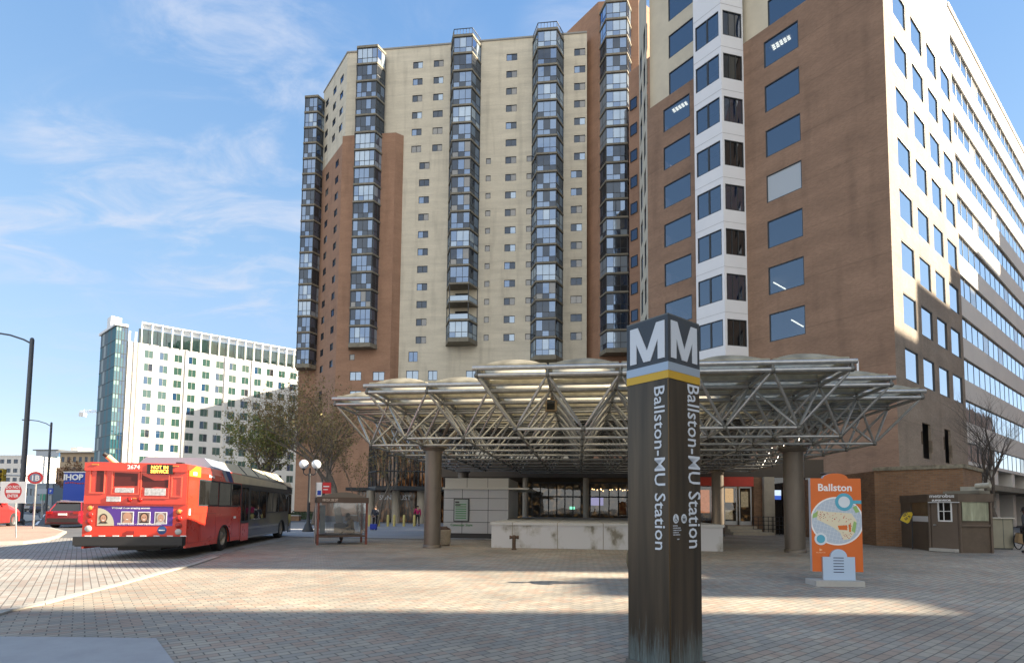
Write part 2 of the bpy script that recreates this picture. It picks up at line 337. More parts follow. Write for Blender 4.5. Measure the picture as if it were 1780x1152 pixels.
# ---------------------------------------------------------------- facades and windows
def facade(name, parent, m, F, s0, s1, z0, z1, holes=(), rev=.18, mjamb=None, off=0.):
    mb = MB(); ss = sorted({round(a, 4) for h in holes for a in h[:2] if s0 < a < s1} | {s0, s1}); zs = sorted({round(a, 4) for h in holes for a in h[2:] if z0 < a < z1} | {z0, z1})
    hs = [(round(h[0], 4), round(h[1], 4), round(h[2], 4), round(h[3], 4)) for h in holes]
    for i in range(len(ss)-1):
        run = None
        for j in range(len(zs)-1):
            c = ((ss[i]+ss[i+1])/2, (zs[j]+zs[j+1])/2)
            inside = any(h[0] < c[0] < h[1] and h[2] < c[1] < h[3] for h in hs)
            if not inside:
                if run is None: run = zs[j]
            if inside or j == len(zs)-2:
                top = zs[j] if inside else zs[j+1]
                if run is not None: mb.fquad(F, ss[i], ss[i+1], run, top, off)
                run = None
    for a, b, c, d in hs:
        for (p, q) in (((a, c), (b, c)), ((b, c), (b, d)), ((b, d), (a, d)), ((a, d), (a, c))):
            mb.poly([F.pt(p[0], p[1], off), F.pt(q[0], q[1], off), F.pt(q[0], q[1], off-rev), F.pt(p[0], p[1], off-rev)], 0)
    return mb.build(name, [m], parent)
_wc = {}
def win_geo(w, h, kind, fr, f, p, T):
    """adds frame to f and pane to p; T maps local (x, y inward, z) to world"""
    def bx(mb, x0, x1, z0, z1, y0, y1, m=0):
        c = T @ Vector(((x0+x1)/2, (y0+y1)/2, (z0+z1)/2)); mb.box(c, (x1-x0, y1-y0, z1-z0), m, T.to_euler().z)
    e = fr
    bx(f, 0, w, 0, e, .02, .12); bx(f, 0, w, h-e, h, .02, .12); bx(f, 0, e, e, h-e, .02, .12); bx(f, w-e, w, e, h-e, .02, .12)
    if kind == 'slider': bx(f, w/2-.03, w/2+.03, e, h-e, .03, .11)
    if kind == 'three':
        bx(f, w/3-.02, w/3+.02, e, h-e, .03, .11); bx(f, 2*w/3-.02, 2*w/3+.02, e, h-e, .03, .11)
    a = T @ Vector((e, .09, e)); b = T @ Vector((w-e, .09, e)); c = T @ Vector((w-e, .09, h-e)); d = T @ Vector((e, .09, h-e))
    if kind == 'slider':
        m1 = T @ Vector((w/2, .09, e)); m2 = T @ Vector((w/2, .09, h-e)); p.poly([a, m1, m2, d], 0); p.poly([m1, b, c, m2], 1)
    else: p.poly([a, b, c, d], 0)
def windows(parent, specs, limit=100, fr=.06, fmat=None, name='window', pane=True):
    """specs: (Face, s, z, w, h, kind, (mat_left, mat_right))"""
    fmat = fmat or mFR; rest_f, rest_p, rm = MB(), MB(), []
    for i, (F, s, z, w, h, kind, pm) in enumerate(specs):
        w = round(w, 2); h = round(h, 2)
        if i < limit:
            k = (w, h, kind, fr, fmat.name, pm[0].name, pm[1].name)
            if k not in _wc:
                f, p = MB(), MB(); win_geo(w, h, kind, fr, f, p, Matrix())
                fo = f.build('t', [fmat]); po = p.build('t', list(pm)); _wc[k] = (fo.data, po.data); bpy.data.objects.remove(fo); bpy.data.objects.remove(po)
            q = F.pt(s, z); loc = wm(parent).inverted() @ Vector(q)
            o = link(_wc[k][0], name, parent, loc, F.ang()-parent.rotation_euler.z)
            if pane: link(_wc[k][1], 'pane', o)
        else:
            T = Matrix.Translation(Vector(F.pt(s, z))) @ Matrix.Rotation(F.ang(), 4, 'Z')
            p0 = len(rest_p.m); win_geo(w, h, kind, fr, rest_f, rest_p, T)
            for mm in pm:
                if mm not in rm: rm.append(mm)
            for q in range(p0, len(rest_p.m)): rest_p.m[q] = rm.index(pm[rest_p.m[q]])
    if rest_f.f:
        n = len(rest_f.m); b = len(rest_f.v); rest_f.v += rest_p.v; rest_f.f += [[b+i for i in f] for f in rest_p.f]; rest_f.m += [1+q for q in rest_p.m]; rest_f.sm += rest_p.sm
        o = rest_f.build('further_windows', [fmat]+rm, parent); o['kind'] = 'stuff'; o['label'] = 'remaining smaller windows of the same kind'
# ================================================================ SETTING
def sheet(name, pts, z, m, kind='structure'):
    mb = MB(); mb.poly([(p[0], p[1], z) for p in pts]); o = mb.build(name, m); return tag(o, kind=kind)
GRIDROT = -(math.pi/2-.899)
mPAV = brick('plaza_pavers', (.355, .31, .245), (.25, .235, .205), (.11, .10, .082), .235, .118, .007, GRIDROT, True, stain=.30, sscale=.45, third=(.32, .235, .18), spots=True, bump=.5, rough=.8)
mPAVr = brick('road_pavers', (.32, .305, .28), (.27, .26, .24), (.11, .10, .09), .235, .118, .008, GRIDROT+math.pi/2, True, stain=.2, sscale=.4, third=(.27, .22, .19), spots=True, bump=.5, rough=.8)
mPAVi = brick('island_pavers', (.36, .24, .19), (.30, .20, .16), (.2, .17, .14), .205, .105, .006, .3, True, stain=.15, rough=.85)
mGRD = mat('far_ground', (.10, .10, .10), .9, noise=.2, nscale=.05)
sheet('ground', [(-2500, -2500), (2500, -2500), (2500, 2500), (-2500, 2500)], -.01, mGRD)
sheet('plaza', [(-60, -60), (60, -60), (60, 42), (-60, 42)], 0, mPAV)
K = [G(*p) for p in ((-420, 1190), (0, 1063), (60, 1051), (130, 1033), (200, 1016), (262, 999), (325, 983), (372, 968), (430, 952), (505, 936.5))]
Kx = [(p[0], p[1]) for p in K]
sheet('road', Kx+[(-13.0, 60), (-60, 60), (-60, -10)], .006, mPAVr)
mb = MB()
for a, b in zip(Kx[:-2], Kx[1:-2]):
    d = np.array(b)-np.array(a); n = np.array([d[1], -d[0]])/np.hypot(*d)*.15
    mb.prism([a, b, (b[0]+n[0], b[1]+n[1]), (a[0]+n[0], a[1]+n[1])],   .004, .03)
tag(mb.build('kerb', mKERB), kind='structure')
c = [G(*p)[:2] for p in ((-330, 1104), (190, 1109), (271, 1110), (304, 1154), (330, 1200), (-300, 1260))]
mb = MB(); mb.prism([tuple(p) for p in c], .0, .012); tag(mb.build('pavement', mat('patch_concrete', (.33, .335, .34), .8, noise=.12, nscale=2, bump=.15)), kind='structure')
sheet('street', [(-200, 24.5), (-17.5, 24.5), (-13.2, 34), (-14, 60), (-60, 900), (-700, 900)], .012, mASPH)
sheet('walkway', [tuple(G(*p)[:2]) for p in ((455, 932), (760, 937), (890, 938), (880, 905), (440, 908))], .018, mWALK)
mb = MB(); pi = [tuple(G(*p)[:2]) for p in ((-160, 950), (40, 946), (82, 940), (104, 934), (116, 926), (88, 919), (30, 914), (-160, 911))]
mb.prism(pi, 0, .10); tag(mb.build('island_kerb', mKERB), kind='structure')
c0 = np.mean(pi, 0); sheet('island', [tuple(c0+(np.array(p)-c0)*.93) for p in pi], .104, mPAVi)
mb = MB(); pi = [tuple(G(*p)[:2]) for p in ((-60, 911), (38, 909), (70, 905), (66, 897), (20, 893), (-60, 893))]
mb.prism(pi, 0, .14); tag(mb.build('median_kerb', mKERB), kind='structure')
# painted lane line
mb = MB(); a = G(62, 912); b = G(78, 893); mb.poly([(a[0]-.08, a[1], .017), (a[0]+.12, a[1], .017), (b[0]+.12, b[1], .017), (b[0]-.08, b[1], .017)]); tag(mb.build('road_marking', mWHT), kind='structure')

# ================================================================ APARTMENT TOWER
MF = Face(D(890, 500, 84), XA)
TW = thing('apartment_tower', 'tall cream and brown brick apartment tower with stacked glass bays', 'apartment building', (MF.pt(0, 0)[0], MF.pt(0, 0)[1], 0))
ROOFZ, ST = 76.8, 2.865
sL, sR = MF.s(597, 330), MF.s(1020, 330)
# leaf rows: window tops
top0 = 74.3; rows = [top0-ST*i for i in range(21)]
def colw(px0, px1, y=330): return MF.s(px0, y), MF.s(px1, y)
bays_ = [(640.6, 3.15, 17, 79.0-0.0), (803.2, 3.0, 17, 0), (952, 3.0, 19, 0), (1072.5, 3.3, 19, 0)]
tspec = []; holes = []
def addw(F, s, w, z, h, kind='slider', pm=None, hl=None):
    if pm is None:
        r = rnd.random(); pm = (gB, gD) if r < .3 else ((gB, gC) if r < .5 else ((gA, gB) if r < .7 else ((gB, gB) if r < .92 else (gD, gD))))
    tspec.append((F, s, z-h, w, h, kind, pm)); (holes if hl is None else hl).append((s, s+w, z-h, z))
sC2, sC1, sC0 = MF.s(757, 150), MF.s(721, 150), MF.s(737, 330)
sD = MF.s(879, 330); sE = MF.s(999, 200); sE2 = MF.s(993, 440)
for i, z in enumerate(rows[:17]):
    if i < 6: addw(MF, sC1-.35, 1.65, z, 1.15); addw(MF, sC2-.35, 1.65, z, 1.15)
    else: addw(MF, sC0-.85, 1.7, z, 1.15)
    addw(MF, sD-.1, 1.75, z+.05, 1.15); addw(MF, (sE if i < 7 else sE2)-.1, 1.75, z+.02, 1.2)
    if i >= 6:      # small louvred grilles beside the bays
        tspec.append((MF, MF.s(842.5, 450), z-.95, .8, .95, 'plain', (gD, gD))); holes.append((MF.s(842.5, 450), MF.s(842.5, 450)+.8, z-.95, z))
        tspec.append((MF, MF.s(914, 450), z-.95, .8, .95, 'plain', (gD, gD))); holes.append((MF.s(914, 450), MF.s(914, 450)+.8, z-.95, z))
for px, w in ((706, 2.0), (744, 1.5), (810, 2.0)): addw(MF, MF.s(px, 650), w, MF.z(px, 644), 1.55, 'slider', (gC, gC))
addw(MF, MF.s(710, 620), 1.5, MF.z(710, 611), 1.65, 'slider', (gA, gA))
zb = 61.8         # top of the brick skin
BRo = .9          # brick skin stands proud
facade('wall', TW, mCR, MF, MF.s(686, 450)-.4, sR, 0, ROOFZ, [h for h in holes if h[0] > MF.s(686, 450)], .22)
facade('wall', TW, mCR, MF, sL, MF.s(686, 450)-.4, zb, ROOFZ, [], .22)
# roof and back of the cream block
mb = MB(); a = MF.pt(sL, 0); b = MF.pt(sR, 0)
back = [a[:2], tuple(np.array(a[:2])+VD*11.3), tuple(np.array(a[:2])+VD*11.3+YA*16), tuple(np.array(b[:2])+YA*20), b[:2]]
for i in range(2, 4): p, q = back[i], back[i+1]; mb.poly([(p[0], p[1], 0), (q[0], q[1], 0), (q[0], q[1], ROOFZ), (p[0], p[1], ROOFZ)])
p, q = back[1], back[2]; mb.poly([(p[0], p[1], 0), (q[0], q[1], 0), (q[0], q[1], ROOFZ), (p[0], p[1], ROOFZ)])
mb.poly([(p[0], p[1], ROOFZ) for p in back]); mb.build('roof', mCR2, TW)
# parapet coping and penthouse
mb = MB(); mb.fbox(MF, sL-.1, sR, ROOFZ, ROOFZ+.25, -.5, .12); mb.build('coping', mat('coping_metal', (.30, .29, .27), .6), TW)
mb = MB(); p0 = MF.s(683, 80); mb.fbox(MF, p0, p0+11, ROOFZ, ROOFZ+3.4, -9, -3.5); mb.build('penthouse', mCR2, TW)
# oblique left face
PL = MF.pt(sL, 0); BF = Face(tuple(np.array(PL[:2])+VD*11.3), -VD)
bh = []; bsp = len(tspec)
for i, z in enumerate(rows[:18]):
    cols = (1.2, 5.0, 8.3) if z > zb+1.5 else (2.5, 7.2)
    for c in cols: addw(BF, c, 1.5, z-.0, 1.2, hl=bh)
addw(BF, 2.5, 1.5, rows[19]+1.4, 1.8, hl=bh)
BFt = BF.off(.0)
facade('wall', TW, mCR, BF, 0, 11.3, zb, ROOFZ, [h for h in bh if h[2] > zb], .22)
facade('wall', TW, mBR, BF, 0, 11.3, 0, zb, [h for h in bh if h[3] <= zb], .22)
mb = MB(); mb.fbox(BF, -.1, 11.3, ROOFZ, ROOFZ+.25, -.5, .1); mb.build('coping', MATS['coping_metal'], TW)
# brick skin round the first bay
BK = MF.off(BRo); s0, s1 = sL, MF.s(686, 450)
bkh = []
for px, y in ((608, 646), (648, 646), (608, 679)): addw(BK, BK.s(px, y), 1.9, BK.z(px, y), 1.4, 'slider', (gC, gC), bkh)
for i, z in enumerate(rows[6:18]): tspec.append((BK, BK.s(611, 500), z-.95, .85, .95, 'plain', (gD, gD))); bkh.append((BK.s(611, 500), BK.s(611, 500)+.85, z-.95, z))
facade('wall', TW, mBR, BK, s0+.0, s1, 0, zb, bkh, .22)
mb = MB(); q = np.array(MF.pt(s1, 0)[:2]); q2 = np.array(BK.pt(s1, 0)[:2]); e = np.array(MF.pt(MF.s(697, 450), 0)[:2]); r0 = np.array(BK.pt(s0, 0)[:2]); r1 = np.array(MF.pt(s0, 0)[:2])
for a, b in ((q2, e), (r1, r0)): mb.poly([(a[0], a[1], 0), (b[0], b[1], 0), (b[0], b[1], zb), (a[0], a[1], zb)])
mb.poly([(p[0], p[1], zb) for p in (r0, q2, e, r1)]); mb.build('wall', mBR, TW)
# tall brick block to the right
A = np.array(MF.pt(MF.s(1040, 300), 0, .25)[:2]); Bq = np.array(MF.pt(MF.s(1111, 300), 0, .25)[:2])
TZ = MF.z(1040, 6)
mb = MB(); A2 = A+VD*12; B2 = Bq+UD*26
mb.prism([tuple(A2), tuple(A), tuple(Bq), tuple(B2), tuple(B2+np.array([-10, 14]))], 0, TZ); mb.build('brick_block', mBR, TW)
HFc = Face(tuple(Bq), UD)
tspec.append((HFc.off(.14), 9.0, HFc.z(1127, 50), 1.6, 1.3, 'slider', (gB, gD)))
# lower brick wing in front
wf = Face(D(1094, 400, 76), (-VD[0], -VD[1])); wz = wf.z(1097, 124)
mb = MB(); a = np.array(wf.pt(0, 0)[:2]); b = np.array(wf.pt(7, 0)[:2]); mb.prism([tuple(a), tuple(b), tuple(b+UD*14), tuple(a+UD*14)], 0, wz); mb.build('brick_wing', mBR, TW)
for i in range(12): tspec.append((wf.off(.14), .3, wz-6-ST*i*1.35, 1.2, 1.6, 'plain', (gB, gA)))

# glazed bays: one storey = one part
def bay_mesh(w, depth, ang, st, openb, pane_ms, wide=False):
    """local: x along wall centre 0, y outwards NEGATIVE towards viewer, z up; returns frame+slab mesh, glazing mesh"""
    f, g = MB(), MB(); dx = depth*math.tan(ang)
    P = [(-w/2-dx, 0), (-w/2, -depth), (w/2, -depth), (w/2+dx, 0)]
    o = [(P[0][0]-.12, 0), (P[1][0]-.1, -depth-.14), (P[2][0]+.1, -depth-.14), (P[3][0]+.12, 0)]
    f.prism(o, -.12, .16, 1)
    rail = .98; top = st-.14; nf = 4 if w > 3.1 else 3
    def bar(p, q, z0, z1, t=.05):
        d = np.array(q)-np.array(p); L = np.hypot(*d); c = (np.array(p)+np.array(q))/2; f.box((c[0], c[1], (z0+z1)/2), (L, t, z1-z0), 0, math.atan2(d[1], d[0]))
    def post(p, z0, z1, t=.07): f.box((p[0], p[1], (z0+z1)/2), (t, t, z1-z0), 0)
    segs = [(P[0], P[1], 2), (P[1], P[2], nf), (P[2], P[3], 2)]
    for k, (p, q, n) in enumerate(segs):
        p = np.array(p); q = np.array(q)
        bar(p, q, .16, .22); bar(p, q, rail, rail+.07)
        if not openb: bar(p, q, top-.12, top)
        for i in range(n+1):
            c = p+(q-p)*i/n
            if k and i == 0: continue
            if i in (0, n): post(c, .16, top, .13)
            elif not openb: post(c, .16, top, .06)
        for i in range(n):
            a = p+(q-p)*(i/n); b = p+(q-p)*((i+1)/n); r = pane_ms[(k*3+i) % len(pane_ms)]
            g.poly([(a[0], a[1], .2), (b[0], b[1], .2), (b[0], b[1], rail), (a[0], a[1], rail)], pane_ms[(k+i+1) % len(pane_ms)] if not openb else 2)
            if not openb: g.poly([(a[0], a[1], rail+.05), (b[0], b[1], rail+.05), (b[0], b[1], top-.05), (a[0], a[1], top-.05)], r)
    if openb: f.b2(-w/2-dx, w/2+dx, -.02, .0, .16, top, 2); f.b2(-1.1, .9, -.05, -.02, .2, 2.2, 3)
    return f, g
gA2 = gA
_bay = {}
def bay(parent, F, sc, w, depth, ang, z_top, n, opens=(), roofrail=False):
    F.ang()
    for i in range(n):
        z = z_top-ST*(i+1); ob = i in opens
        r = rnd.choice(((0, 0, 1, 0), (0, 1, 0, 0, 1), (1, 1, 0), (2, 2, 0, 2), (0, 1, 1), (0, 2, 0), (1, 0, 3), (2, 2, 2, 0), (0, 0, 0, 1)))
        k = (round(w, 1), ob, r)
        if k not in _bay:
            f, g = bay_mesh(w, depth, ang, ST, ob, r); fo = f.build('t', [mFR, mSLAB, mCR2, gB]); go = g.build('t', [gA, gB, gC, gD]); _bay[k] = (fo.data, go.data); bpy.data.objects.remove(fo); bpy.data.objects.remove(go)
        q = F.pt(sc, z); loc = wm(parent).inverted() @ Vector(q); o = link(_bay[k][0], 'balcony_bay', parent, loc, F.ang()-parent.rotation_euler.z); link(_bay[k][1], 'glazing', o)
    dx = depth*math.tan(ang); T = lambda x, y, z: F.pt(sc+x, z, -y)
    mb = MB(); o = [T(x, y, 0)[:2] for x, y in ((-w/2-dx-.12, 0), (-w/2-.1, -depth-.14), (w/2+.1, -depth-.14), (w/2+dx+.12, 0))]
    mb.prism(o, z_top-.12, z_top+.25); mb.build('bay_cap', mSLAB, parent); zb_ = z_top-ST*n; mb = MB(); mb.prism(o, zb_-.5, zb_-.12); mb.build('bay_base', mSLAB, parent)
    if roofrail:
        mb = MB(); pts = [T(-w/2-dx, 0, 0), T(-w/2, -depth, 0), T(w/2, -depth, 0), T(w/2+dx, 0, 0)]
        for a, b in zip(pts, pts[1:]):
            mb.tube((a[0], a[1], z_top+1.25), (b[0], b[1], z_top+1.25), .06, 6); mb.tube((a[0], a[1], z_top+.35), (b[0], b[1], z_top+.35), .04, 6)
            for i in range(7): c = np.array(a)+(np.array(b)-np.array(a))*i/6; mb.tube((c[0], c[1], z_top+.25), (c[0], c[1], z_top+1.25), .035, 5)
        mb.build('roof_railing', mFR, parent)
BA = R(22.7)
def ctop(px, y, yy): return MF.off(2.3).z(px, y)
MQ = MF.off(2.3)
def nb(zt, px, y): return int(round((zt-MQ.z(px, y))/ST))
z1_ = MQ.z(655, 81); bay(TW, MF.off(BRo-.3), MF.s(640.6, 330)+.15, 3.3, 1.7, BA, z1_, nb(z1_, 640, 597))
bay(TW, MF, MF.s(803.2, 330)+.3, 2.95, 2.3, BA, MQ.z(808, 63), nb(MQ.z(808, 63), 803, 597), (14, 15), True)
bay(TW, MF, MF.s(952, 330)-.05, 2.95, 2.3, BA, MQ.z(955, 52), nb(MQ.z(955, 52), 950, 622), (), True)
bay(TW, MF, MF.s(1072, 330)-.15, 3.1, 2.3, BA, MQ.z(1068, 3), nb(MQ.z(1068, 3), 1070, 622))
# end bay beyond the oblique face
EP = np.array(BF.pt(-.2, 0)[:2]); EF = Face(tuple(EP), XA)
mb = MB(); mb.prism([EF.pt(-2.9, 0)[:2], EF.pt(.1, 0)[:2], EF.pt(.1, 0, -10)[:2], EF.pt(-2.9, 0, -10)[:2]], 0, 72.5); mb.build('wall', mBR, TW)
zE = EF.off(2).z(553, 168); bay(TW, EF, -1.2, 2.3, 2.0, BA, zE, int(round((zE-EF.off(2).z(532, 626))/ST)))
windows(TW, sorted(tspec, key=lambda t: t[3]*t[4] < 1), 100)

# ================================================================ OFFICE BUILDING
OC = D(1556, 600, 37); VF = Face(OC, -VD); UF = Face(OC, UD)
OB = thing('office_building', 'brown brick corner office building with large blue windows and a white bay', 'office building', (OC[0], OC[1], 0))
BZ, OS = 41.8, 3.88
sLL = VF.s(1126, 400); sb0 = VF.s(1209, 400); sb1 = VF.s(1297, 400)
osp = []; hl = []; hr = []; hcl = []; hcr = []
CF = VF.off(-.5)
rt_ = [40.66-OS*k for k in range(9)]
for k, z in enumerate(rt_):
    if k <= 6: osp.append((VF, VF.s(1334, 400), z-2.3, VF.s(1396, 400)-VF.s(1334, 400), 2.3, 'plain', (gOb, gOb) if k == 3 else (gO, gO)))
    if k <= 6: hr.append((VF.s(1334, 400), VF.s(1396, 400), z-2.3, z))
    if 0 <= k <= 6:
        osp.append((VF, VF.s(1154.5, 400), z-2.3, VF.s(1201.5, 400)-VF.s(1154.5, 400), 2.3, 'plain', (gO, gO))); hl.append((VF.s(1154.5, 400), VF.s(1201.5, 400), z-2.3, z))
for k in range(1, 5):
    z = rt_[0]+OS*k
    osp.append((CF, CF.s(1162, 60), z-2.4, CF.s(1205, 60)-CF.s(1162, 60), 2.4, 'plain', (gO, gO))); hcl.append((CF.s(1162, 60), CF.s(1205, 60), z-2.4, z))
    osp.append((CF, CF.s(1334, 0), z-2.4, 3.6, 2.4, 'plain', (gO, gO))); hcr.append((CF.s(1334, 0), CF.s(1334, 0)+3.6, z-2.4, z))
facade('wall', OB, mBRo, VF, sLL, sb0, 0, BZ, hl, .25)
facade('wall', OB, mBRo, VF, sb1, 0, 0, BZ, hr, .25)
facade('wall', OB, mCR2, CF, sLL, sb0, BZ, 60, hcl, .25); facade('wall', OB, mCR2, CF, sb0+2, 0, BZ, 60, hcr, .25)
mb = MB()
for a, b in ((sLL, sb0), (sb1, 0)): mb.poly([VF.pt(a, BZ), VF.pt(b, BZ), VF.pt(b, BZ, -.5), VF.pt(a, BZ, -.5)])
mb.poly([VF.pt(sb1, 0), VF.pt(sb1, 0, -.5), VF.pt(sb1, BZ, -.5), VF.pt(sb1, BZ)]); mb.build('ledge', mBRo, OB)
# white projecting bay: find how far it stands out
best = None
for p in np.arange(.2, 3, .05):
    s = VF.off(p).s(1258, 400); Kp = np.array(VF.off(p).pt(s, 0)[:2]); d = np.array([.974, .225]); t = (np.array(VF.P)-Kp)@VF.n/(d@VF.n); q = Kp+d*t; e = abs((q-VF.P)@VF.d-sb1)
    if best is None or e < best[0]: best = (e, p, s, t)
_, pb, sK, tK = best
LF = VF.off(pb); Kp = np.array(LF.pt(sK, 0)[:2]); RF = Face(tuple(Kp), (.974, .225)); sl0 = LF.s(1209, 400)
tops = [LF.z(1257, y) for y in (15, 88, 164, 239.5)]
zt = tops[2]+2*OS
bl, br = [], []
for k in range(11):
    z = zt-OS*k; w1 = sK-sl0-.45; w2 = tK-.35
    if k > 10: break
    bl.append((sl0+.2, sK-.2, z-2.25, z)); br.append((.2, tK-.12, z-2.25, z))
    hw = w1+.0
    for q in range(2): osp.append((LF, sl0+.2+q*(sK-sl0-.4)/2, z-2.25, (sK-sl0-.4)/2, 2.25, 'plain', (gO, gO)))
    osp.append((RF, .2, z-2.25, tK-.32, 2.25, 'three', (gDk if k % 2 else gO, gO)))
facade('bay_wall', OB, mWP, LF, sl0, sK, 8.2, 60, bl, .2); facade('bay_wall', OB, mWP, RF, 0, tK, 8.2, 60, br, .2)
mb = MB(); mb.poly([LF.pt(sl0, 8.2), LF.pt(sl0, 60), VF.pt(sl0, 60), VF.pt(sl0, 8.2)]); mb.poly([LF.pt(sl0, 8.2), LF.pt(sK, 8.2), RF.pt(tK, 8.2), VF.pt(sl0, 8.2)]); mb.build('bay_wall', mWP, OB)
mb = MB()      # panel joints of the white bay
for k in range(11):
    z = zt-OS*k+.55; mb.fbox(LF, sl0, sK, z, z+.025, 0, .012); mb.fbox(RF, 0, tK, z, z+.025, 0, .012)
mb.build('panel_joint', mat('joint_grey', (.4, .4, .42), .6), OB)
# side face receding at the far left end
PLs = VF.pt(sLL, 0)[:2]; SF = Face(tuple(np.array(PLs)+YA*7), -YA)
ssp = []; sh = []
for k in range(12): z = rt_[0]+OS*3-OS*k; ssp.append((SF, 1.0, z-2.6, 1.7, 2.6, 'plain', (gB, gB))); sh.append((1.0, 2.7, z-2.6, z)); ssp.append((SF, 4.2, z-2.6, 1.5, 2.6, 'plain', (gB, gB))); sh.append((4.2, 5.7, z-2.6, z))
facade('wall', OB, mCR, SF, 0, 7, 0, 60, sh, .25)
# street side (sunlit) face
uh = []; ruh = []
us = [(1.97, 4.8), (5.93, 8.65), (9.8, 12.45), (13.55, 16.4)]
zr0 = UF.z(1573, 509); zr1 = UF.z(1573, 563); per = UF.z(1573, 509)-UF.z(1573.5, 602.5); hgt = zr0-zr1
for k in range(-1, 7):
    z = zr0+OS*k if k >= 0 else zr0-per
    for a, b in us:
        if z > BZ: continue
        uh.append((a, b, z-hgt, z)); osp.append((UF, a, z-hgt, b-a, hgt, 'plain', (gU, gU)))
# stepped narrow openings near the ground
for pxa, pxb, ya, yb in ((1601.5, 1621, 733, 795), (1640, 1655, 744, 803)):
    a, b = UF.s(pxa, 765), UF.s(pxb, 765); z1, z0 = UF.z(pxa, ya), UF.z(pxa, yb)
    uh.append((a+.35, b-.35, z0, z1)); uh.append((a, a+.35, z0+1, z1-.7)); uh.append((b-.35, b, z0+.5, z1-1.2))
uw = UF.s(1674.5, 600)
facade('wall', OB, mBRu, UF, 0, uw, 0, BZ, uh, .16)
mb = MB()
for pxa, pxb, ya, yb in ((1601.5, 1621, 733, 795), (1640, 1655, 744, 803)): mb.fbox(UF, UF.s(pxa, 765)-.3, UF.s(pxb, 765)+5.5, UF.z(pxa, yb)-.6, UF.z(pxa, ya)+.6, -1.0, -.9-.02*(pxa > 1630))
mb.build('dark_recess', mINT, OB)
# cream top and long white ribbon facade
UC = UF.off(-.12); RP = 3.80; z9 = 22.85; rib = []
ribs = [z9+RP*k for k in range(-4, 7)]
LEN = 120
facade('wall', OB, mWB, UC, 0, uw, BZ, 60, [], .2)
mb = MB(); mb.poly([UF.pt(0, BZ), UF.pt(uw, BZ), UF.pt(uw, BZ, -.12), UF.pt(0, BZ, -.12)]); mb.build('ledge', mBRo, OB)
rh_ = []
for z in ribs:
    if z < 7: continue
    rh_.append((uw+.35, LEN-1, z-2.0, z))
facade('street_wall', OB, mWB, UC, uw, LEN, 6.0, 47.9, rh_, .22)
for (a, b, z0, z1) in rh_:
    f, g = MB(), MB()
    f.fbox(UC, a, b, z0, z0+.06, -.19, -.13); f.fbox(UC, a, b, z1-.06, z1, -.19, -.13)
    n = int((b-a)/2.05)
    for i in range(n+1):
        s = a+i*2.05; f.fbox(UC, s-.03, s+.03, z0, z1, -.19, -.135)
    fo = f.build('ribbon_window', [mFRg], OB)
    for i in range(n): g.fquad(UC, a+i*2.05, a+(i+1)*2.05, z0, z1, -.16, 1 if rnd.random() < .06 else 0)
    g.build('pane', [gU, gOb], fo)
mb = MB(); mb.fbox(UC, uw, LEN, 47.9, 48.3, -.4, .12)
mb.build('coping', mWB, OB)
# ground floor arcade of the street side
mb = MB(); i = 0
for s in np.arange(uw+3, LEN, 7.5): mb = MB(); mb.fbox(UC, s, s+1.3, 0, 6.0, -1.3, -.1); mb.build('arcade_pier', mWB, OB)
mb = MB(); mb.fbox(UC, uw, LEN, 0, 6, -5.2, -5.0, 1); mb.fbox(UC, uw, LEN, 5.7, 5.99, -5, -.05, 0); mb.fbox(UC, uw+1, LEN, 3.4, 3.9, -1.6, 1.5, 2)
mb.build('arcade', [mWB, gDk, mSLAB], OB)
# roofs and hidden backs, floor slabs with lamps seen through the glass
mb = MB(); o = lambda s, f: VF.pt(s, 0, f)[:2]
mb.prism([VF.pt(sLL, 0, -6.6)[:2], VF.pt(-6.5, 0, -6.6)[:2], UF.pt(17, 0, -6.4)[:2], UF.pt(17, 0, -22)[:2], VF.pt(sLL, 0, -22)[:2]], 0, 60); mb.build('core', mINT, OB)
mb = MB(); mb.poly([VF.pt(sLL, 60), VF.pt(0, 60), UF.pt(uw, 60), (VF.pt(sLL, 60)[0]+UD[0]*uw, VF.pt(sLL, 60)[1]+UD[1]*uw, 60)])
mb.poly([UC.pt(uw, 48), UC.pt(LEN, 48), UC.pt(LEN, 48, -25), UC.pt(uw, 48, -25)]); mb.poly([UC.pt(uw, 48, -.3), UC.pt(uw, 60, -.3), UC.pt(uw, 60, -20), UC.pt(uw, 48, -20)]); mb.poly([UC.pt(LEN, 0), UC.pt(LEN, 48), UC.pt(LEN, 48, -25), UC.pt(LEN, 0, -25)])
mb.build('roof', mCR2, OB)
mb = MB(); lm = MB()
for k in range(-6, 5):
    z = 40.66-OS*k+.75-OS*0
    zc = rt_[0]+OS*(-k)+.55
    if not 6 < zc < 58: continue
    mb.poly([VF.pt(sLL+.3, zc, -.6), VF.pt(-.3, zc, -.6), VF.pt(-.3, zc, -6.5), VF.pt(sLL+.3, zc, -6.5)], 0)
    mb.poly([VF.pt(sLL+.3, zc-3.5, -.6), VF.pt(-.3, zc-3.5, -.6), VF.pt(-.3, zc-3.5, -6.5), VF.pt(sLL+.3, zc-3.5, -6.5)], 1)
def cpt(x, y, k): return G(x, y, rt_[k]+.50)
for k, p0, p1 in ((5, (1345, 491), (1370, 505)), (6, (1376, 556), (1399, 569)), (6, (1345, 581.5), (1368, 591.5))):
    lm.tube(cpt(*p0, k), cpt(*p1, k), .07, 4)
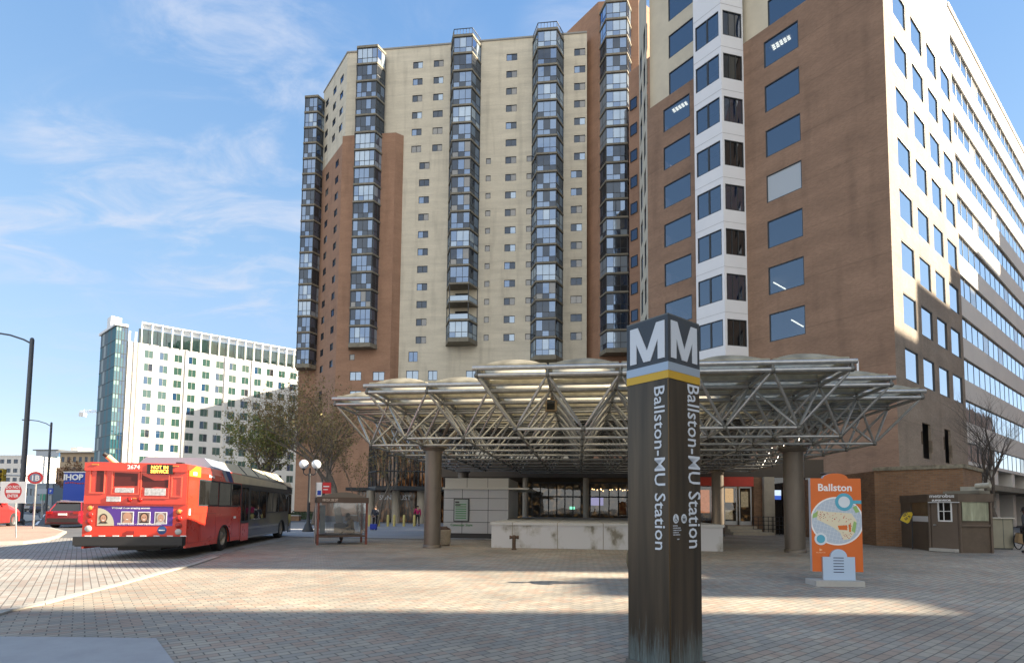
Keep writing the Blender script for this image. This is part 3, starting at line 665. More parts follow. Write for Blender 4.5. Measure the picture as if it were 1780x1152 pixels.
for Q in (((1340, 80), (1373, 61), (1376, 68), (1344, 89)), ((1167, 191.5), (1193, 176), (1197, 181.5), (1171, 197))):
    for a in range(5):
        for b in range(3):
            f = lambda u, v: cpt((Q[0][0]*(1-u)+Q[1][0]*u)*(1-v)+(Q[3][0]*(1-u)+Q[2][0]*u)*v, (Q[0][1]*(1-u)+Q[1][1]*u)*(1-v)+(Q[3][1]*(1-u)+Q[2][1]*u)*v, 0)
            lm.poly([f(a/5+.03, b/3+.05), f(a/5+.17, b/3+.05), f(a/5+.17, b/3+.28), f(a/5+.03, b/3+.28)])
mb.build('storey_ceiling', [mat('ceiling_white', (.5, .5, .5), .9), mINT], OB); lm.build('ceiling_lamp', mLAMP, OB)
windows(OB, sorted(osp+ssp, key=lambda t: -t[3]*t[4]), 100, .065)
# address lettering on the brick
mW2 = mat('sign_white', (.85, .85, .85), .5)
z9_ = VF.z(1490, 645); zst = VF.z(1500, 656)
text('lettering', '901', 1.0, mW2, OB, VF.pt(VF.s(1495, 645)-1.35, z9_, .08), tuple(VF.d)+(0,), (0, 0, 1), .04, .01)
text('lettering', 'N. STUART ST.', .58, mW2, OB, VF.pt(VF.s(1529, 655)-4.6, VF.z(1529, 655), .08), tuple(VF.d)+(0,), (0, 0, 1), .04, .008, sx=1.0)

# ================================================================ WHITE AND TEAL BUILDING
WP_ = D(235, 700, 159); WF = Face(WP_, UD); gs0 = WF.s(195, 700); WL = WF.s(640, 700)
WBd = thing('glass_cornered_building', 'white grid office block with a teal glass corner and finned rooftop screen', 'office building', (WP_[0], WP_[1], 0))
WEND = WF.s(543, 720); wz0 = WF.z(250, 605); wrows = []; hw = []; wsp = []
wx = [WF.s(p, 620) for p in (250.5, 276.5, 302, 326.5, 350.5, 373.5, 397.5, 420, 441.5, 463, 484, 505, 525, 544)]
sp_ = (wx[11]-wx[0])/11; ww_ = round(sp_*.6, 2); wt = WF.z(251, 607.5)
for k in range(15):
    z = wt-k*3.93
    if z < 4: break
    for i in range(13):
        s = wx[0]+sp_*i
        r = rnd.random(); hw.append((s, s+ww_, z-2.4, z)); wsp.append((WF, s, z-2.4, ww_, 2.4, 'slider', (gG, gG) if r < .45 else ((gG, gB) if r < .7 else (gTd, gG))))
wtop = WF.z(250, 597)
facade('wall', WBd, mWB, WF, -2.6, WEND, 0, wtop, hw, .35)
mb = MB()      # vertical ribs
for s in (-2.4, -.9, .15, wx[3]-.55, wx[5]+3.0, wx[8]-.5, wx[11]+3): mb.fbox(WF, s, s+.45, 0, wtop+(.0 if s > 0 else 3), 0, .35)
mb.build('vertical_rib', mWB, WBd)
mb = MB(); mb.fquad(WF, 0, WEND, wtop, wtop+4.6, -1.2, 0)
for i in range(int(WEND/2.3)): mb.fbox(WF, i*2.3, i*2.3+.12, wtop, wtop+4.6, -1.2, -1.1, 1)
mb.build('top_storey_glazing', [gG, mFRg], WBd)
# fins and screen above
mb = MB(); scr = MB(); ft = WF.z(262, 562)
for i in range(int((WEND-1)/2.55)):
    s = .6+i*2.55; mb.fbox(WF, s, s+.22, wtop, ft, -1.0, .5, 0); mb.fbox(WF, s+.22, s+2.55, ft-.35, ft-.02, -1.0, .2, 0)
    scr.fbox(WF, s+.35, s+2.4, wtop+4.7, ft-.4, -1.15, -1.05)
mb.build('rooftop_fin', mWHT, WBd); scr.build('rooftop_screen', glass('screen_glass', (.5, .55, .6), .2), WBd)
# teal glass corner
g = MB(); gz = WF.z(196, 566); TFc = WF.off(1.0); nz = int(gz/3.93)+1
for k in range(nz*1):
    z1 = gz-k*3.93
    for j, (a, b) in enumerate(((gs0, gs0+(-gs0-2.6)*.45), (gs0+(-gs0-2.6)*.45, gs0+(-gs0-2.6)*.72), (gs0+(-gs0-2.6)*.72, -2.7))):
        g.fquad(TFc, a, b, max(0, z1-1.3), z1, 0, 2 if j == 0 else 1); g.fquad(TFc, a, b, max(0, z1-3.9), max(0, z1-1.33), 0, 0 if j < 2 else 1)
TS = Face(TFc.pt(gs0, 0), (-.772, .635))
sv = abs(TS.s(169, 700))
for k in range(nz):
    z1 = gz-k*3.93
    for j in range(8):
        a = j*sv/8; b = (j+1)*sv/8; mm = (4, 4, 3, 4, 3, 3, 5, 3)[(j+(k % 2)*(j > 3)) % 8]; g.fquad(TS, a, b, max(0, z1-3.9), z1, 0, mm)
g.build('corner_glazing', [gT, gTd, glass('seafoam_spandrel', (.22, .38, .36), .15), mat('grey_panel', (.11, .15, .18), .6, spec=.2), mat('teal_panel', (.03, .13, .17), .5, spec=.25), mat('pale_panel', (.30, .36, .38), .6, spec=.2)], WBd)
mb = MB()
for k in range(nz): mb.fbox(TFc, gs0, -2.7, gz-k*3.93-.06, gz-k*3.93+.06, 0, .1); mb.fbox(TS, 0, sv, gz-k*3.93-.08, gz-k*3.93+.08, -.1, 0)
for q in (0, .25, .5, .75, 1): s = gs0+(-2.7-gs0)*q; mb.fbox(TFc, s-.05, s+.05, 0, gz, 0, .12)
mb.build('mullion', mFRg, WBd)
mb = MB(); mb.fbox(TS, .6, sv+1, gz, gz+.7, -.4, 2); mb.fbox(TS, sv*.35, sv*.6, gz+.7, gz+4.0, -.1, 2.5); mb.fbox(TFc, gs0-.4, -2.6, gz, gz+.7, -2, .5); mb.build('roof_edge', mWHT, WBd)
mb = MB(); e = WEND; mb.prism([WF.pt(gs0+.6, 0, -.4)[:2], WF.pt(e, 0, -.4)[:2], WF.pt(e, 0, -24)[:2], tuple(np.array(TS.pt(sv, 0, .5)[:2])), tuple(np.array(TS.pt(1.0, 0, .5)[:2]))], 0, wtop-.3); mb.build('core', mINT, WBd)
windows(WBd, wsp, 100, .10, mat('window_frame_pale', (.45, .46, .44), .5))
# crane / window washing rig poking out beside it
cx0 = D(185, 716, 235); cx1 = D(138, 716, 235)
mb = MB(); cz = cx0[2]
for dz in (0, 1.1):
    mb.tube((cx0[0]+3, cx0[1], cz+dz), (cx1[0], cx1[1], cz+dz*.5-.2), .16, 6)
for i in range(5):
    x = cx0[0]+(cx1[0]-cx0[0])*i/5; mb.tube((x, cx0[1], cz), (x-.4, cx0[1], cz+1.0), .1, 5)
mb.box((cx1[0]+1.5, cx1[1], cz-1.2), (2.2, 1.6, 1.6)); mb.tube((cx0[0]-3.5, cx0[1], cz+.6), (cx0[0]+2, cx0[1], cz+5.0), .08, 5)
mb.tube((cx0[0]+3, cx0[1], 0), (cx0[0]+3, cx0[1], cz+1.4), .5, 6)
tag(mb.build('crane', mWHT), 'white crane jib sticking out from behind the teal glass corner', 'crane')

# ================================================================ FAR BUILDINGS AT LEFT
def simple_block(name, label, px0, px1, ytop, Y, wall, gl, cols, nrow, d=XA, depth=22, frac=(.6, .6), extra=None, st=3.8):
    F = Face(D(px0, ytop, Y), d); L = F.s(px1, ytop); zt_ = F.z(px0, ytop); t = thing(name, label, 'building', F.pt(0, 0))
    hs = []; sp = []; cw = L/cols
    for i in range(cols):
        for k in range(nrow):
            z = zt_-1.2-k*st
            if z < 3: break
            a = cw*(i+.5-frac[0]/2); b = a+cw*frac[0]; hs.append((a, b, z-st*frac[1], z)); sp.append((F, a, z-st*frac[1], b-a, st*frac[1], 'slider', (gl, gl)))
    facade('wall', t, wall, F, 0, L, 0, zt_, hs, .3)
    mb = MB(); mb.prism([F.pt(0, 0, -.35)[:2], F.pt(L, 0, -.35)[:2], F.pt(L, 0, -depth)[:2], F.pt(0, 0, -depth)[:2]], 0, zt_-.05)
    mb.fbox(F, 0, L, zt_-.1, zt_+.5, -depth, 0.1); mb.build('roof', wall, t); windows(t, sp, 100, .08, pane=True)
    if extra: extra(F, L, zt_, t)
    return t
simple_block('white_office_block', 'low white office block with grey window bands, far left behind the lamp post', -60, 46, 793, 230, mWB, gB, 9, 4, frac=(.62, .45))
def ex(F, L, z, t):
    mb = MB(); mb.fbox(F, L*.15, L*.9, z, z+3.5, -12, -2, 0); mb.fbox(F, L*.1, L*.95, z+3.5, z+4, -13, -1, 1); mb.build('plant_room', [gTd, mSTd], t)
simple_block('teal_glass_block', 'blue green glass block with a flat rooftop plant room, beyond the second lamp', 47, 100, 795, 260, mat('blue_spandrel', (.16, .24, .27), .4), glass('pale_teal_glass', (.08, .17, .19), .3), 7, 6, frac=(.86, .7), extra=ex)
def ex2(F, L, z, t):
    mb = MB(); mb.fbox(F, L*.12, L*.3, z, z+2.5, -8, -2, 0); mb.fbox(F, -.5, L+.5, z+.3, z+.9, -2, 1.2, 0); mb.build('cornice', [mWB], t)
simple_block('tan_stone_block', 'tan stone block with square windows behind the blue restaurant', 105, 176, 788, 200, mat('tan_stone', (.46, .36, .25), .8, noise=.08), gB, 7, 7, frac=(.5, .5), extra=ex2)
simple_block('grey_blue_block', 'short grey blue block with small windows between the lamp posts', 38, 92, 842, 170, mat('grey_blue_wall', (.26, .32, .38), .8), gTd, 8, 3, frac=(.5, .55))
simple_block('cream_block', 'orange cream block squeezed between the teal glass and the tan stone blocks', 98, 112, 815, 185, mat('orange_cream', (.42, .27, .17), .8, noise=.15), gB, 3, 5, frac=(.4, .6))
# restaurant with blue panel
IB = thing('blue_restaurant', 'bright blue restaurant building with white sign letters behind the bus', 'restaurant', D(108, 880, 62))
IF = Face(D(108, 880, 62), XA); L = IF.s(200, 850)
mBLU = mat('sign_blue', (.01, .06, .42), .4); zt_ = IF.z(108, 821)
mb = MB(); mb.fbox(IF, 0, L, 1.9*.6, zt_, -8, 0); mb.build('wall', mBLU, IB)
mb = MB(); mb.fbox(IF, .2, L, 0, 1.14, -8, -.1); mb.build('base', mBRa, IB)
mb = MB(); mb.fbox(IF, .0, L, zt_, zt_+.12, -8, .1); mb.build('roof_edge', mWHT, IB)
hx = IF.s(111, 834)
text('sign_letters', 'IHOP', .88, mW2, IB, IF.pt(hx, IF.z(112, 833.5), .05), tuple(IF.d)+(0,), (0, 0, 1), .03, .03, sx=(IF.s(149.5, 834)-hx)/2.3)
mb = MB(); zs_ = IF.z(112, 838)
for k in range(8): s = hx+.2+k*.3; mb.fbox(IF, s, s+.2, zs_-.12+.05*math.sin(k*.8), zs_+.05*math.sin(k*.8), .0, .05)
mb.build('red_tagline', mat('sign_red', (.5, .04, .04), .5), IB)

# ================================================================ UNSEEN BUILDINGS (added and sized mainly to cast shade)
def caster(name, label, pts, h, m):
    mb = MB(); mb.prism(pts, 0, h); o = mb.build(name, m); return tag(o, label, 'building')
caster('offframe_shade_block', 'long unseen block across the side street, added to shade the square', [(47, -60), (100, -60), (100, 8.95), (47, 8.95)], 48, mCR)  # unseen block added; its corner sets the sun band's near edge
for nm, lb, y0_, y1_, h in (('gap_shade_near', 'lowest unseen block in the gap, sized to shape the sun patch', 8.97, 10.4, 23.2), ('gap_shade_mid', 'tallest unseen block in the gap, sized to shape the sun patch', 10.42, 13.0, 26.0), ('gap_shade_far', 'middle height unseen block in the gap, sized to shape the sun patch', 13.02, 14.18, 24.5)):  # unseen blocks added in the gap, heights set to shape the sun patch
    caster(nm, lb, [(50, y0_), (80, y0_), (80, y1_), (50, y1_)], h, mCR)
q0 = np.array([49., 14.2])
def q(a, b=0): return tuple(q0+UD*a+np.array([b, 0]))
for nm, lb, a0, a1, h in (('mid_rise_block', 'unseen mid rise brick block facing the office building, height set for its shadow', 0, 26, 32.3), ('shade_step_a', 'unseen block next up the street, height set to shade the office side', 30, 43, 42.3), ('shade_step_b', 'unseen block one step taller, for the stepped shadow on the office', 43.1, 52, 47), ('shade_step_c', 'unseen block another step taller, for the stepped shadow on the office', 52.1, 62, 51), ('shade_step_d', 'unseen block a further step taller, for the stepped shadow on the office', 62.1, 72, 55.5), ('shade_step_e', 'tallest unseen slab of the row, for the top of the stepped shadow', 72.1, 95, 61), ('far_brick_block', 'far brick block at the end of the side street', 150, 200, 34)):  # unseen row opposite; near heights stepped for the office's shadow edge
    caster(nm, lb, [q(a0), q(a1), q(a1, 24), q(a0, 24)], h, mBRo)
caster('hidden_slab', 'unseen slab behind the apartment tower, added to shade the white grid block', [(-34, 168), (0, 168), (0, 225), (-34, 225)], 66, mCR)  # unseen slab added to cast the shadow on the white grid front
# ================================================================ STATION CANOPY
cs = .665; CB = 2.956*cs; CXO, CYO = -1.776*cs, 22.649*cs; CZ = H+5.5*cs; CD = 2.056*cs
CCOL = [D(755.5, 700, 20.7)[:2], D(1376.5, 700, 20.0)[:2]]
def cn(i, j, k=0): return np.array([CXO+CB*(i*XA[0]+j*YA[0]), CYO+CB*(i*XA[1]+j*YA[1]), CZ-CD*k])
CN = thing('station_canopy', 'large steel space frame canopy with domed cream skylights over the plaza', 'canopy', (cn(2, 5)[0], cn(2, 5)[1], 0))
cells = {0: (0, 5), 1: (-2, 6), 10: (-1, 6)}
for j in range(2, 10): cells[j] = (-3, 7)
CELL = {(i, j) for j, (a, b) in cells.items() for i in range(a, b)}
dzp = .2
cp_ = MB()
def runs(keys):      # merge unit edges into long pipes
    return keys
ex_, ey_ = set(), set()
for (i, j) in CELL: ex_ |= {(i, j), (i, j+1)}; ey_ |= {(i, j), (i+1, j)}
def merge(es, ax):
    out = []; es = set(es)
    lines = {}
    for e in es: lines.setdefault(e[1-ax], []).append(e[ax])
    for k, l in lines.items():
        l.sort(); st = l[0]; pv = l[0]
        for a in l[1:]+[None]:
            if a is None or a != pv+1:
                out.append((k, st, pv+1)); st = a
            pv = a
    return out
for k, a, b in merge(ex_, 0):
    front = {0: (0, 5), 1: (-2, 6), 2: (-3, 7)}.get(k)
    mb = MB(); p, q_ = cn(a, k), cn(b, k); e = (q_-p)/np.linalg.norm(q_-p)*.12
    edge = k in (0, 1, 2)
    mb.tube(p-e+[0, 0, dzp], q_+e+[0, 0, dzp], .066 if edge else .055, 10); mb.tube(p-e*.2, q_+e*.2, .06 if edge else .05, 8)
    if not edge: mb.tube(p-[0, 0, -.1], q_-[0, 0, -.1], .045, 4)
    mb.build('top_chord', mST, CN)
for k, a, b in merge(ey_, 1):
    mb = MB(); p, q_ = cn(k, a), cn(k, b); mb.tube(p+[0, 0, dzp-.005], q_+[0, 0, dzp-.005], .07, 8); mb.tube(p+[0, 0, .004], q_+[0, 0, .004], .055, 8)
    mb.build('top_chord', mST, CN)
# purlins: thin gutters across each cell row, seen from below as dark lines
mb = MB()
for j in range(0, 11):
    a, b = cells[j]
    for f in (.5,):
        p, q_ = cn(a, j+f), cn(b, j+f); mb.box(((p[0]+q_[0])/2, (p[1]+q_[1])/2, p[2]+dzp-.02), (np.linalg.norm(q_-p), .10, .12), 0, math.atan2(XA[1], XA[0]))
mb.build('gutter', mSLAB, CN)['kind'] = 'stuff'
# lower chords
low = {(i+.5, j+.5) for (i, j) in CELL}
mb_ = []
lx = merge({(i, j) for (i, j) in CELL if (i+1, j) in CELL}, 0); ly = merge({(i, j) for (i, j) in CELL if (i, j+1) in CELL}, 1)
for k, a, b in lx: mb = MB(); mb.tube(cn(a+.5, k+.5, 1), cn(b+.5, k+.5, 1), .045, 8); mb.build('lower_chord', mST, CN)
for k, a, b in ly: mb = MB(); mb.tube(cn(k+.5, a+.5, 1), cn(k+.5, b+.5, 1), .045, 8); mb.build('lower_chord', mST, CN)
# diagonal struts
sk = []
for (i, j) in sorted(CELL, key=lambda c: (c[1], abs(c[0]-2))):
    for di, dj in ((0, 0), (1, 0), (0, 1), (1, 1)): sk.append((cn(i+di, j+dj), cn(i+.5, j+.5, 1)))
rest = MB()
for n, (p, q_) in enumerate(sk):
    d = (q_-p)/np.linalg.norm(q_-p); mb = MB() if n < 100 else rest
    mb.tube(p+d*.10, p+d*.28, .022, 8, 0, .043); mb.tube(p+d*.28, q_-d*.28, .043, 8); mb.tube(q_-d*.28, q_-d*.10, .043, 8, 0, .022)
    if n < 100: mb.build('strut', mST, CN)
r = rest.build('further_struts', mST, CN); r['kind'] = 'stuff'; r['label'] = 'remaining diagonal struts deeper under the canopy'
mb = MB()
for p in {tuple(np.round(cn(i+a, j+b), 3)) for (i, j) in CELL for a in (0, 1) for b in (0, 1)}: mb.ball(p, .08, 0, 8); mb.tube((p[0], p[1], p[2]), (p[0], p[1], p[2]+dzp), .045, 6)
for (i, j) in CELL: mb.ball(cn(i+.5, j+.5, 1), .08, 0, 8)
r = mb.build('ball_joint', mSTd, CN); r['kind'] = 'stuff'; r['label'] = 'dark ball joints where the tubes meet'
# domes
m = bpy.data.materials.new('skylight_plastic'); m.use_nodes = True; t = m.node_tree; t.nodes.clear()
o_ = N(t, 'ShaderNodeOutputMaterial'); d_ = N(t, 'ShaderNodeBsdfDiffuse'); tr = N(t, 'ShaderNodeBsdfTranslucent'); gl = N(t, 'ShaderNodeBsdfGlossy'); gl.inputs['Roughness'].default_value = .3
tcn = N(t, 'ShaderNodeTexCoord'); nn = N(t, 'ShaderNodeTexNoise'); nn.inputs['Scale'].default_value = 2.2; nn.inputs['Detail'].default_value = 5; t.links.new(tcn.outputs['Object'], nn.inputs[0])
cr_ = N(t, 'ShaderNodeValToRGB'); cr_.color_ramp.elements[0].color = (.42, .39, .31, 1); cr_.color_ramp.elements[1].color = (.72, .68, .55, 1); cr_.color_ramp.elements[0].position = .3; cr_.color_ramp.elements[1].position = .65
t.links.new(nn.outputs[0], cr_.inputs[0]); t.links.new(cr_.outputs[0], d_.inputs[0]); t.links.new(cr_.outputs[0], tr.inputs[0])
x1 = N(t, 'ShaderNodeMixShader'); x1.inputs[0].default_value = .62; t.links.new(d_.outputs[0], x1.inputs[1]); t.links.new(tr.outputs[0], x1.inputs[2])
x2 = N(t, 'ShaderNodeMixShader'); x2.inputs[0].default_value = .06; t.links.new(x1.outputs[0], x2.inputs[1]); t.links.new(gl.outputs[0], x2.inputs[2]); t.links.new(x2.outputs[0], o_.inputs[0])
mDOME = m
mb = MB(); n = 12; w = CB-.12; vs = []
for a in range(n+1):
    for b in range(n+1):
        x, y = -1+2*a/n, -1+2*b/n; vs.append((x*w/2, y*w/2, .05+.32*((1-x*x)**.6)*((1-y*y)**.6)))
mb.add(vs, [(a*(n+1)+b, (a+1)*(n+1)+b, (a+1)*(n+1)+b+1, a*(n+1)+b+1) for a in range(n) for b in range(n)], 0, True)
for s_ in ((-1, 0), (1, 0), (0, -1), (0, 1)):
    if s_[0]: mb.box((s_[0]*w/2, 0, .01), (.05, w, .14))
    else: mb.box((0, s_[1]*w/2, .01), (w, .05, .14))
dm = mb.build('t', mDOME); me = dm.data; bpy.data.objects.remove(dm)
me2 = me.copy(); me2.materials.clear(); me2.materials.append(mat('rear_shade_panel', (.10, .095, .07), .7, noise=.4, nscale=2))  # dark dome copy: shade deep under the canopy put into the colour
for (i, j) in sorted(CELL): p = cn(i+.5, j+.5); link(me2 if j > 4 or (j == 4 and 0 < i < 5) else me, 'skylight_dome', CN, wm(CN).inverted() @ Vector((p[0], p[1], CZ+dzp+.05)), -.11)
# columns carrying it
zl = CZ-CD
def column(nm, x, y, r, z1, m, parent, cap=True):
    mb = MB(); mb.lathe([(r, 0), (r, z1)], (x, y, 0), 32)
    if cap: mb.lathe([(r+.03, 0), (r+.03, .12), (r, .12)], (x, y, 0), 32)
    mb.lathe([(r, z1-.02), (r+.1, z1), (r+.1, z1+.10), (.01, z1+.10)], (x, y, 0), 32)
    for k in range(1, 3): mb.lathe([(r+.003, z1*k/3), (r+.003, z1*k/3+.02)], (x, y, 0), 32)
    return mb.build(nm, m, parent)
column('column', CCOL[0][0], CCOL[0][1], .31, zl-.15, mCOL, CN); column('column', CCOL[1][0], CCOL[1][1], .345, zl-.15, mCOL, CN)
for c in CCOL:      # column heads: short props up to the frame
    mb = MB()
    for a in range(4):
        an = a*math.pi/2+.67; mb.tube((c[0], c[1], zl-.3), (c[0]+1.3*math.cos(an), c[1]+1.3*math.sin(an), zl+.9), .06, 8)
    mb.lathe([(.5, zl-.08), (.5, zl+.02), (.01, zl+.02)], (c[0], c[1], 0), 20); mb.build('column_head', mCOL, CN)
c = D(1247.5, 850, 31.5); column('column', c[0], c[1], .33, zl-.1, mCOL, CN)
c = D(1440, 850, 33); column('column', c[0], c[1], .33, zl-.1, mCOL, CN); c = D(805, 850, 34.5); column('column', c[0], c[1], .33, zl-.1, mCOL, CN)
# hanging floodlight
c = D(958, 705, 18); LT = thing('hanging_floodlight', 'boxy tan floodlight hanging under the front of the canopy', 'light', (c[0], c[1], c[2]))
mb = MB(); mb.box((c[0], c[1], c[2]), (.34, .28, .38), 0, .15); mb.tube((c[0], c[1], c[2]+.19), (c[0], c[1], CZ), .03, 8); mb.build('lamp_housing', mat('lamp_bronze', (.30, .22, .13), .4, .4), LT)
mb = MB(); mb.box((c[0]-.02, c[1]-.15, c[2]+.0), (.26, .02, .3), 0, .15); mb.build('lens', gDk, LT)

# ================================================================ STATION ENTRANCE BUILDING
EF_ = Face(D(905, 850, 40), XA); EB = thing('entrance_building', 'low station entrance block with dark glass shopfronts under the canopy', 'station building', EF_.pt(5, 0))
eL, eR = EF_.s(780, 850), EF_.s(1408, 850); ez = 3.62
m = bpy.data.materials.new('shop_painted_glow'); m.use_nodes = True; t = m.node_tree; p = t.nodes['Principled BSDF']; p.inputs['Base Color'].default_value = (.03, .025, .02, 1)  # lit-shop glow painted on the walls as faint warm noise emission
tcn = N(t, 'ShaderNodeTexCoord'); vo = N(t, 'ShaderNodeTexVoronoi'); vo.inputs['Scale'].default_value = 1.9; mpn = N(t, 'ShaderNodeMapping'); mpn.inputs['Scale'].default_value = (1, 1, 1.3); t.links.new(tcn.outputs['Object'], mpn.inputs[0]); t.links.new(mpn.outputs[0], vo.inputs['Vector'])
nn = N(t, 'ShaderNodeTexNoise'); nn.inputs['Scale'].default_value = 3.5; nn.inputs['Detail'].default_value = 5; t.links.new(tcn.outputs['Object'], nn.inputs[0])
cr_ = N(t, 'ShaderNodeValToRGB'); cr_.color_ramp.elements[0].position = .52; cr_.color_ramp.elements[0].color = (0, 0, 0, 1); cr_.color_ramp.elements[1].position = .72; cr_.color_ramp.elements[1].color = (1, .62, .28, 1)
t.links.new(nn.outputs[0], cr_.inputs[0]); t.links.new(cr_.outputs[0], p.inputs['Emission Color']); p.inputs['Emission Strength'].default_value = .045
mSHOP = m
mb = MB()
mb.fbox(EF_, eL, eR, ez, ez+1.2, -12, 2.2, 0); mb.fbox(EF_, eL, eR, 0, ez, -6.5, -6.2, 1); mb.fbox(EF_, eL, eL+.3, 0, ez, -6, 0, 1); mb.fbox(EF_, eL, eR, 0.0, .02, -6, .2, 2)
mb.build('shell', [mat('fascia_brown', (.07, .055, .04), .7), mSHOP, mCONC], EB)
def pxs(x): return EF_.s(x, 870)
for px, r in ((917, .20), (1018, .21)):
    mb = MB(); q_ = EF_.pt(pxs(px), 0, 1.6); mb.lathe([(r, 0), (r, ez)], q_, 20); mb.lathe([(r+.02, 2.4), (r+.02, 2.5)], q_, 20); mb.build('entrance_column', mat('cream_column', (.42, .37, .29), .6), EB)
for a, b in ((925, 968), (968, 1010), (1026, 1075), (1075, 1120), (1190, 1235)):
    s0, s1 = pxs(a), pxs(b); f, g = MB(), MB(); k = 3
    f.fbox(EF_, s0, s1, ez-.35, ez-.2, 0, .1); f.fbox(EF_, s0, s1, 2.3, 2.4, 0, .1); f.fbox(EF_, s0, s1, 0, .2, 0, .1)
    for i in range(k+1): s = s0+(s1-s0)*i/k; f.fbox(EF_, s-.04, s+.04, .2, ez-.35, 0, .1)
    fo = f.build('shopfront', [mFR], EB); g.fquad(EF_, s0, s1, .2, ez-.3, .05); g.build('pane', [glass('shop_glass_%d' % a, (.015, .015, .012), .10, see=.75, tint=(.8, .75, .65))], fo)
# lit poster boxes, green exit box
mb = MB(); mb.fbox(EF_, pxs(1027), pxs(1050), 1.75, 2.35, -1.2, -1.1, 0); mb.build('lit_poster', mat('poster_violet', (.1, .1, .25), emit=(.25, .25, .6), estr=.35), EB)
mb = MB(); mb.fbox(EF_, pxs(990), pxs(999), 1.45, 1.65, -.9, -.8, 0); mb.build('green_lamp', mat('exit_green', (.1, .5, .4), emit=(.2, 1, .7), estr=.6), EB)
mb = MB(); rr = random.Random(3)
for i in range(14): s = pxs(1030+rr.random()*75); mb.ball(EF_.pt(s, 2.9+.12*rr.random(), -2-2*rr.random()), .035, 0, 6)
mb.build('ceiling_spot', mat('warm_spot', (.8, .6, .3), emit=(1, .65, .3), estr=3), EB)
# red shop on the right under the canopy
RS = thing('red_shop', 'small shop with red fascias between the canopy columns', 'shop', EF_.pt(pxs(1285), 0, 3))
SFc = EF_.off(3.2); sx = lambda p: SFc.s(p, 870)
mb = MB(); mb.fbox(SFc, sx(1215), sx(1237), 3.05, 3.6, 0, .18, 0); mb.fbox(SFc, sx(1258), sx(1309), 3.02, 3.62, 0, .18, 0); mb.build('fascia', mat('fascia_red', (.62, .055, .03), .5, noise=.1), RS)
mb = MB(); mb.fbox(SFc, sx(1205), sx(1212), 0, 3.6, -.3, .1); mb.fbox(SFc, sx(1238), sx(1258), 0, 3.6, -.4, .0); mb.fbox(SFc, sx(1310), sx(1345), 0, 3.6, -.5, .05); mb.fbox(SFc, sx(1212), sx(1345), 0, .55, -.5, .25); mb.build('brick_pier', mBRa, RS)
mb = MB(); mb.fbox(SFc, sx(1324), sx(1342), 0.0, 3.6, .1, .5); mb.build('stone_pilaster', mat('stone_beige', (.40, .35, .27), .7, noise=.1), RS)
f, g = MB(), MB()
for a, b in ((1258, 1281), (1284, 1306)):
    s0, s1 = sx(a), sx(b); f.fbox(SFc, s0, s0+.07, .55, 3.0, 0, .06); f.fbox(SFc, s1-.07, s1, .55, 3.0, 0, .06); f.fbox(SFc, s0, s1, .55, .8, 0, .06); f.fbox(SFc, s0, s1, 2.9, 3.0, 0, .06); g.fquad(SFc, s0, s1, .6, 2.95, .03, 0)
g.fquad(SFc, sx(1213), sx(1237), .8, 3.0, .03, 0)
f.build('door_frame', mat('aluminium', (.45, .45, .44), .4, .6), RS); g.build('door_pane', glass('door_glass', (.02, .015, .01), .1, see=.8, tint=(.85, .75, .6)), RS)
mb = MB(); rr = random.Random(5)
for a, b, z0, z1, mi in ((1262, 1278, 2.0, 2.9, 0), (1262, 1276, .9, 1.5, 1), (1214, 1236, 1.3, 2.8, 2), (1292, 1304, 1.7, 2.7, 1)):
    mb.fbox(SFc, sx(a), sx(b), z0, z1, -.5, -.4, mi)
mb.build('window_display', [mat('display_gold', (.4, .28, .1), emit=(1, .65, .25), estr=.18, noise=.5, nscale=8), mat('display_pale', (.3, .28, .22), emit=(.8, .75, .6), estr=.08, noise=.6, nscale=9), mat('display_rust', (.3, .1, .04), emit=(.9, .35, .15), estr=.15, noise=.6, nscale=5)], RS)
# dark bank front right of the pilaster with a lit screen
BS = thing('dark_shopfront', 'dark shopfront with a glowing blue white window band behind the right column', 'shop', EF_.pt(pxs(1380), 0, 2))
mb = MB(); mb.fbox(SFc, sx(1345), sx(1415), 0, 3.6, -.6, -.4, 0); mb.build('glazing', gDk, BS)
msw = mat('screen_white', (.6, .7, .8), emit=(.65, .8, 1), estr=.25)
mb = MB(); mb.fbox(SFc, sx(1347), sx(1361), 2.45, 2.8, -.38, -.3, 0); mb.build('lit_window_band', msw, BS); mb = MB(); mb.fbox(SFc, sx(1393), sx(1412), 2.35, 2.7, -.38, -.3, 0); mb.build('lit_window_band', msw, BS)
mb = MB(); mb.fbox(SFc, sx(1345), sx(1361), 2.2, 2.45, -.38, -.32, 0); mb.fbox(SFc, sx(1393), sx(1412), 2.1, 2.35, -.38, -.32, 0); mb.build('blue_band', mat('band_blue', (.02, .05, .25), .4, emit=(.05, .12, .5), estr=.25), BS)
# steps, ramp and railings
ST_ = thing('entrance_steps', 'pale stone steps beside the dark railings below the red shop', 'steps', EF_.pt(pxs(1280), 0, 4.5))
mb = MB()
for k in range(3): mb.fbox(SFc, sx(1257), sx(1312)-k*.1, k*.17, (k+1)*.17-.003*(k < 2), .3, 2.2-k*.6)
mb.fbox(SFc, sx(1310), sx(1330), 0, .16, .3, 1.6); mb.build('step', mat('step_stone', (.40, .35, .27), .8, noise=.15), ST_)
RL = thing('ramp_railing', 'dark metal railing beside the entrance steps, left of the right column', 'railing', SFc.pt(sx(1330), 0, 1))
mb = MB()
for s0, s1, o0 in ((sx(1300), sx(1334), 1.0), (sx(1334), sx(1358), .8)):
    for z in (.35, .6, .85, 1.1): mb.tube(SFc.pt(s0, z, o0), SFc.pt(s1, z, o0), .02, 6)
    for i in range(5): s = s0+(s1-s0)*i/4; mb.tube(SFc.pt(s, 0, o0), SFc.pt(s, 1.1, o0), .02, 6)
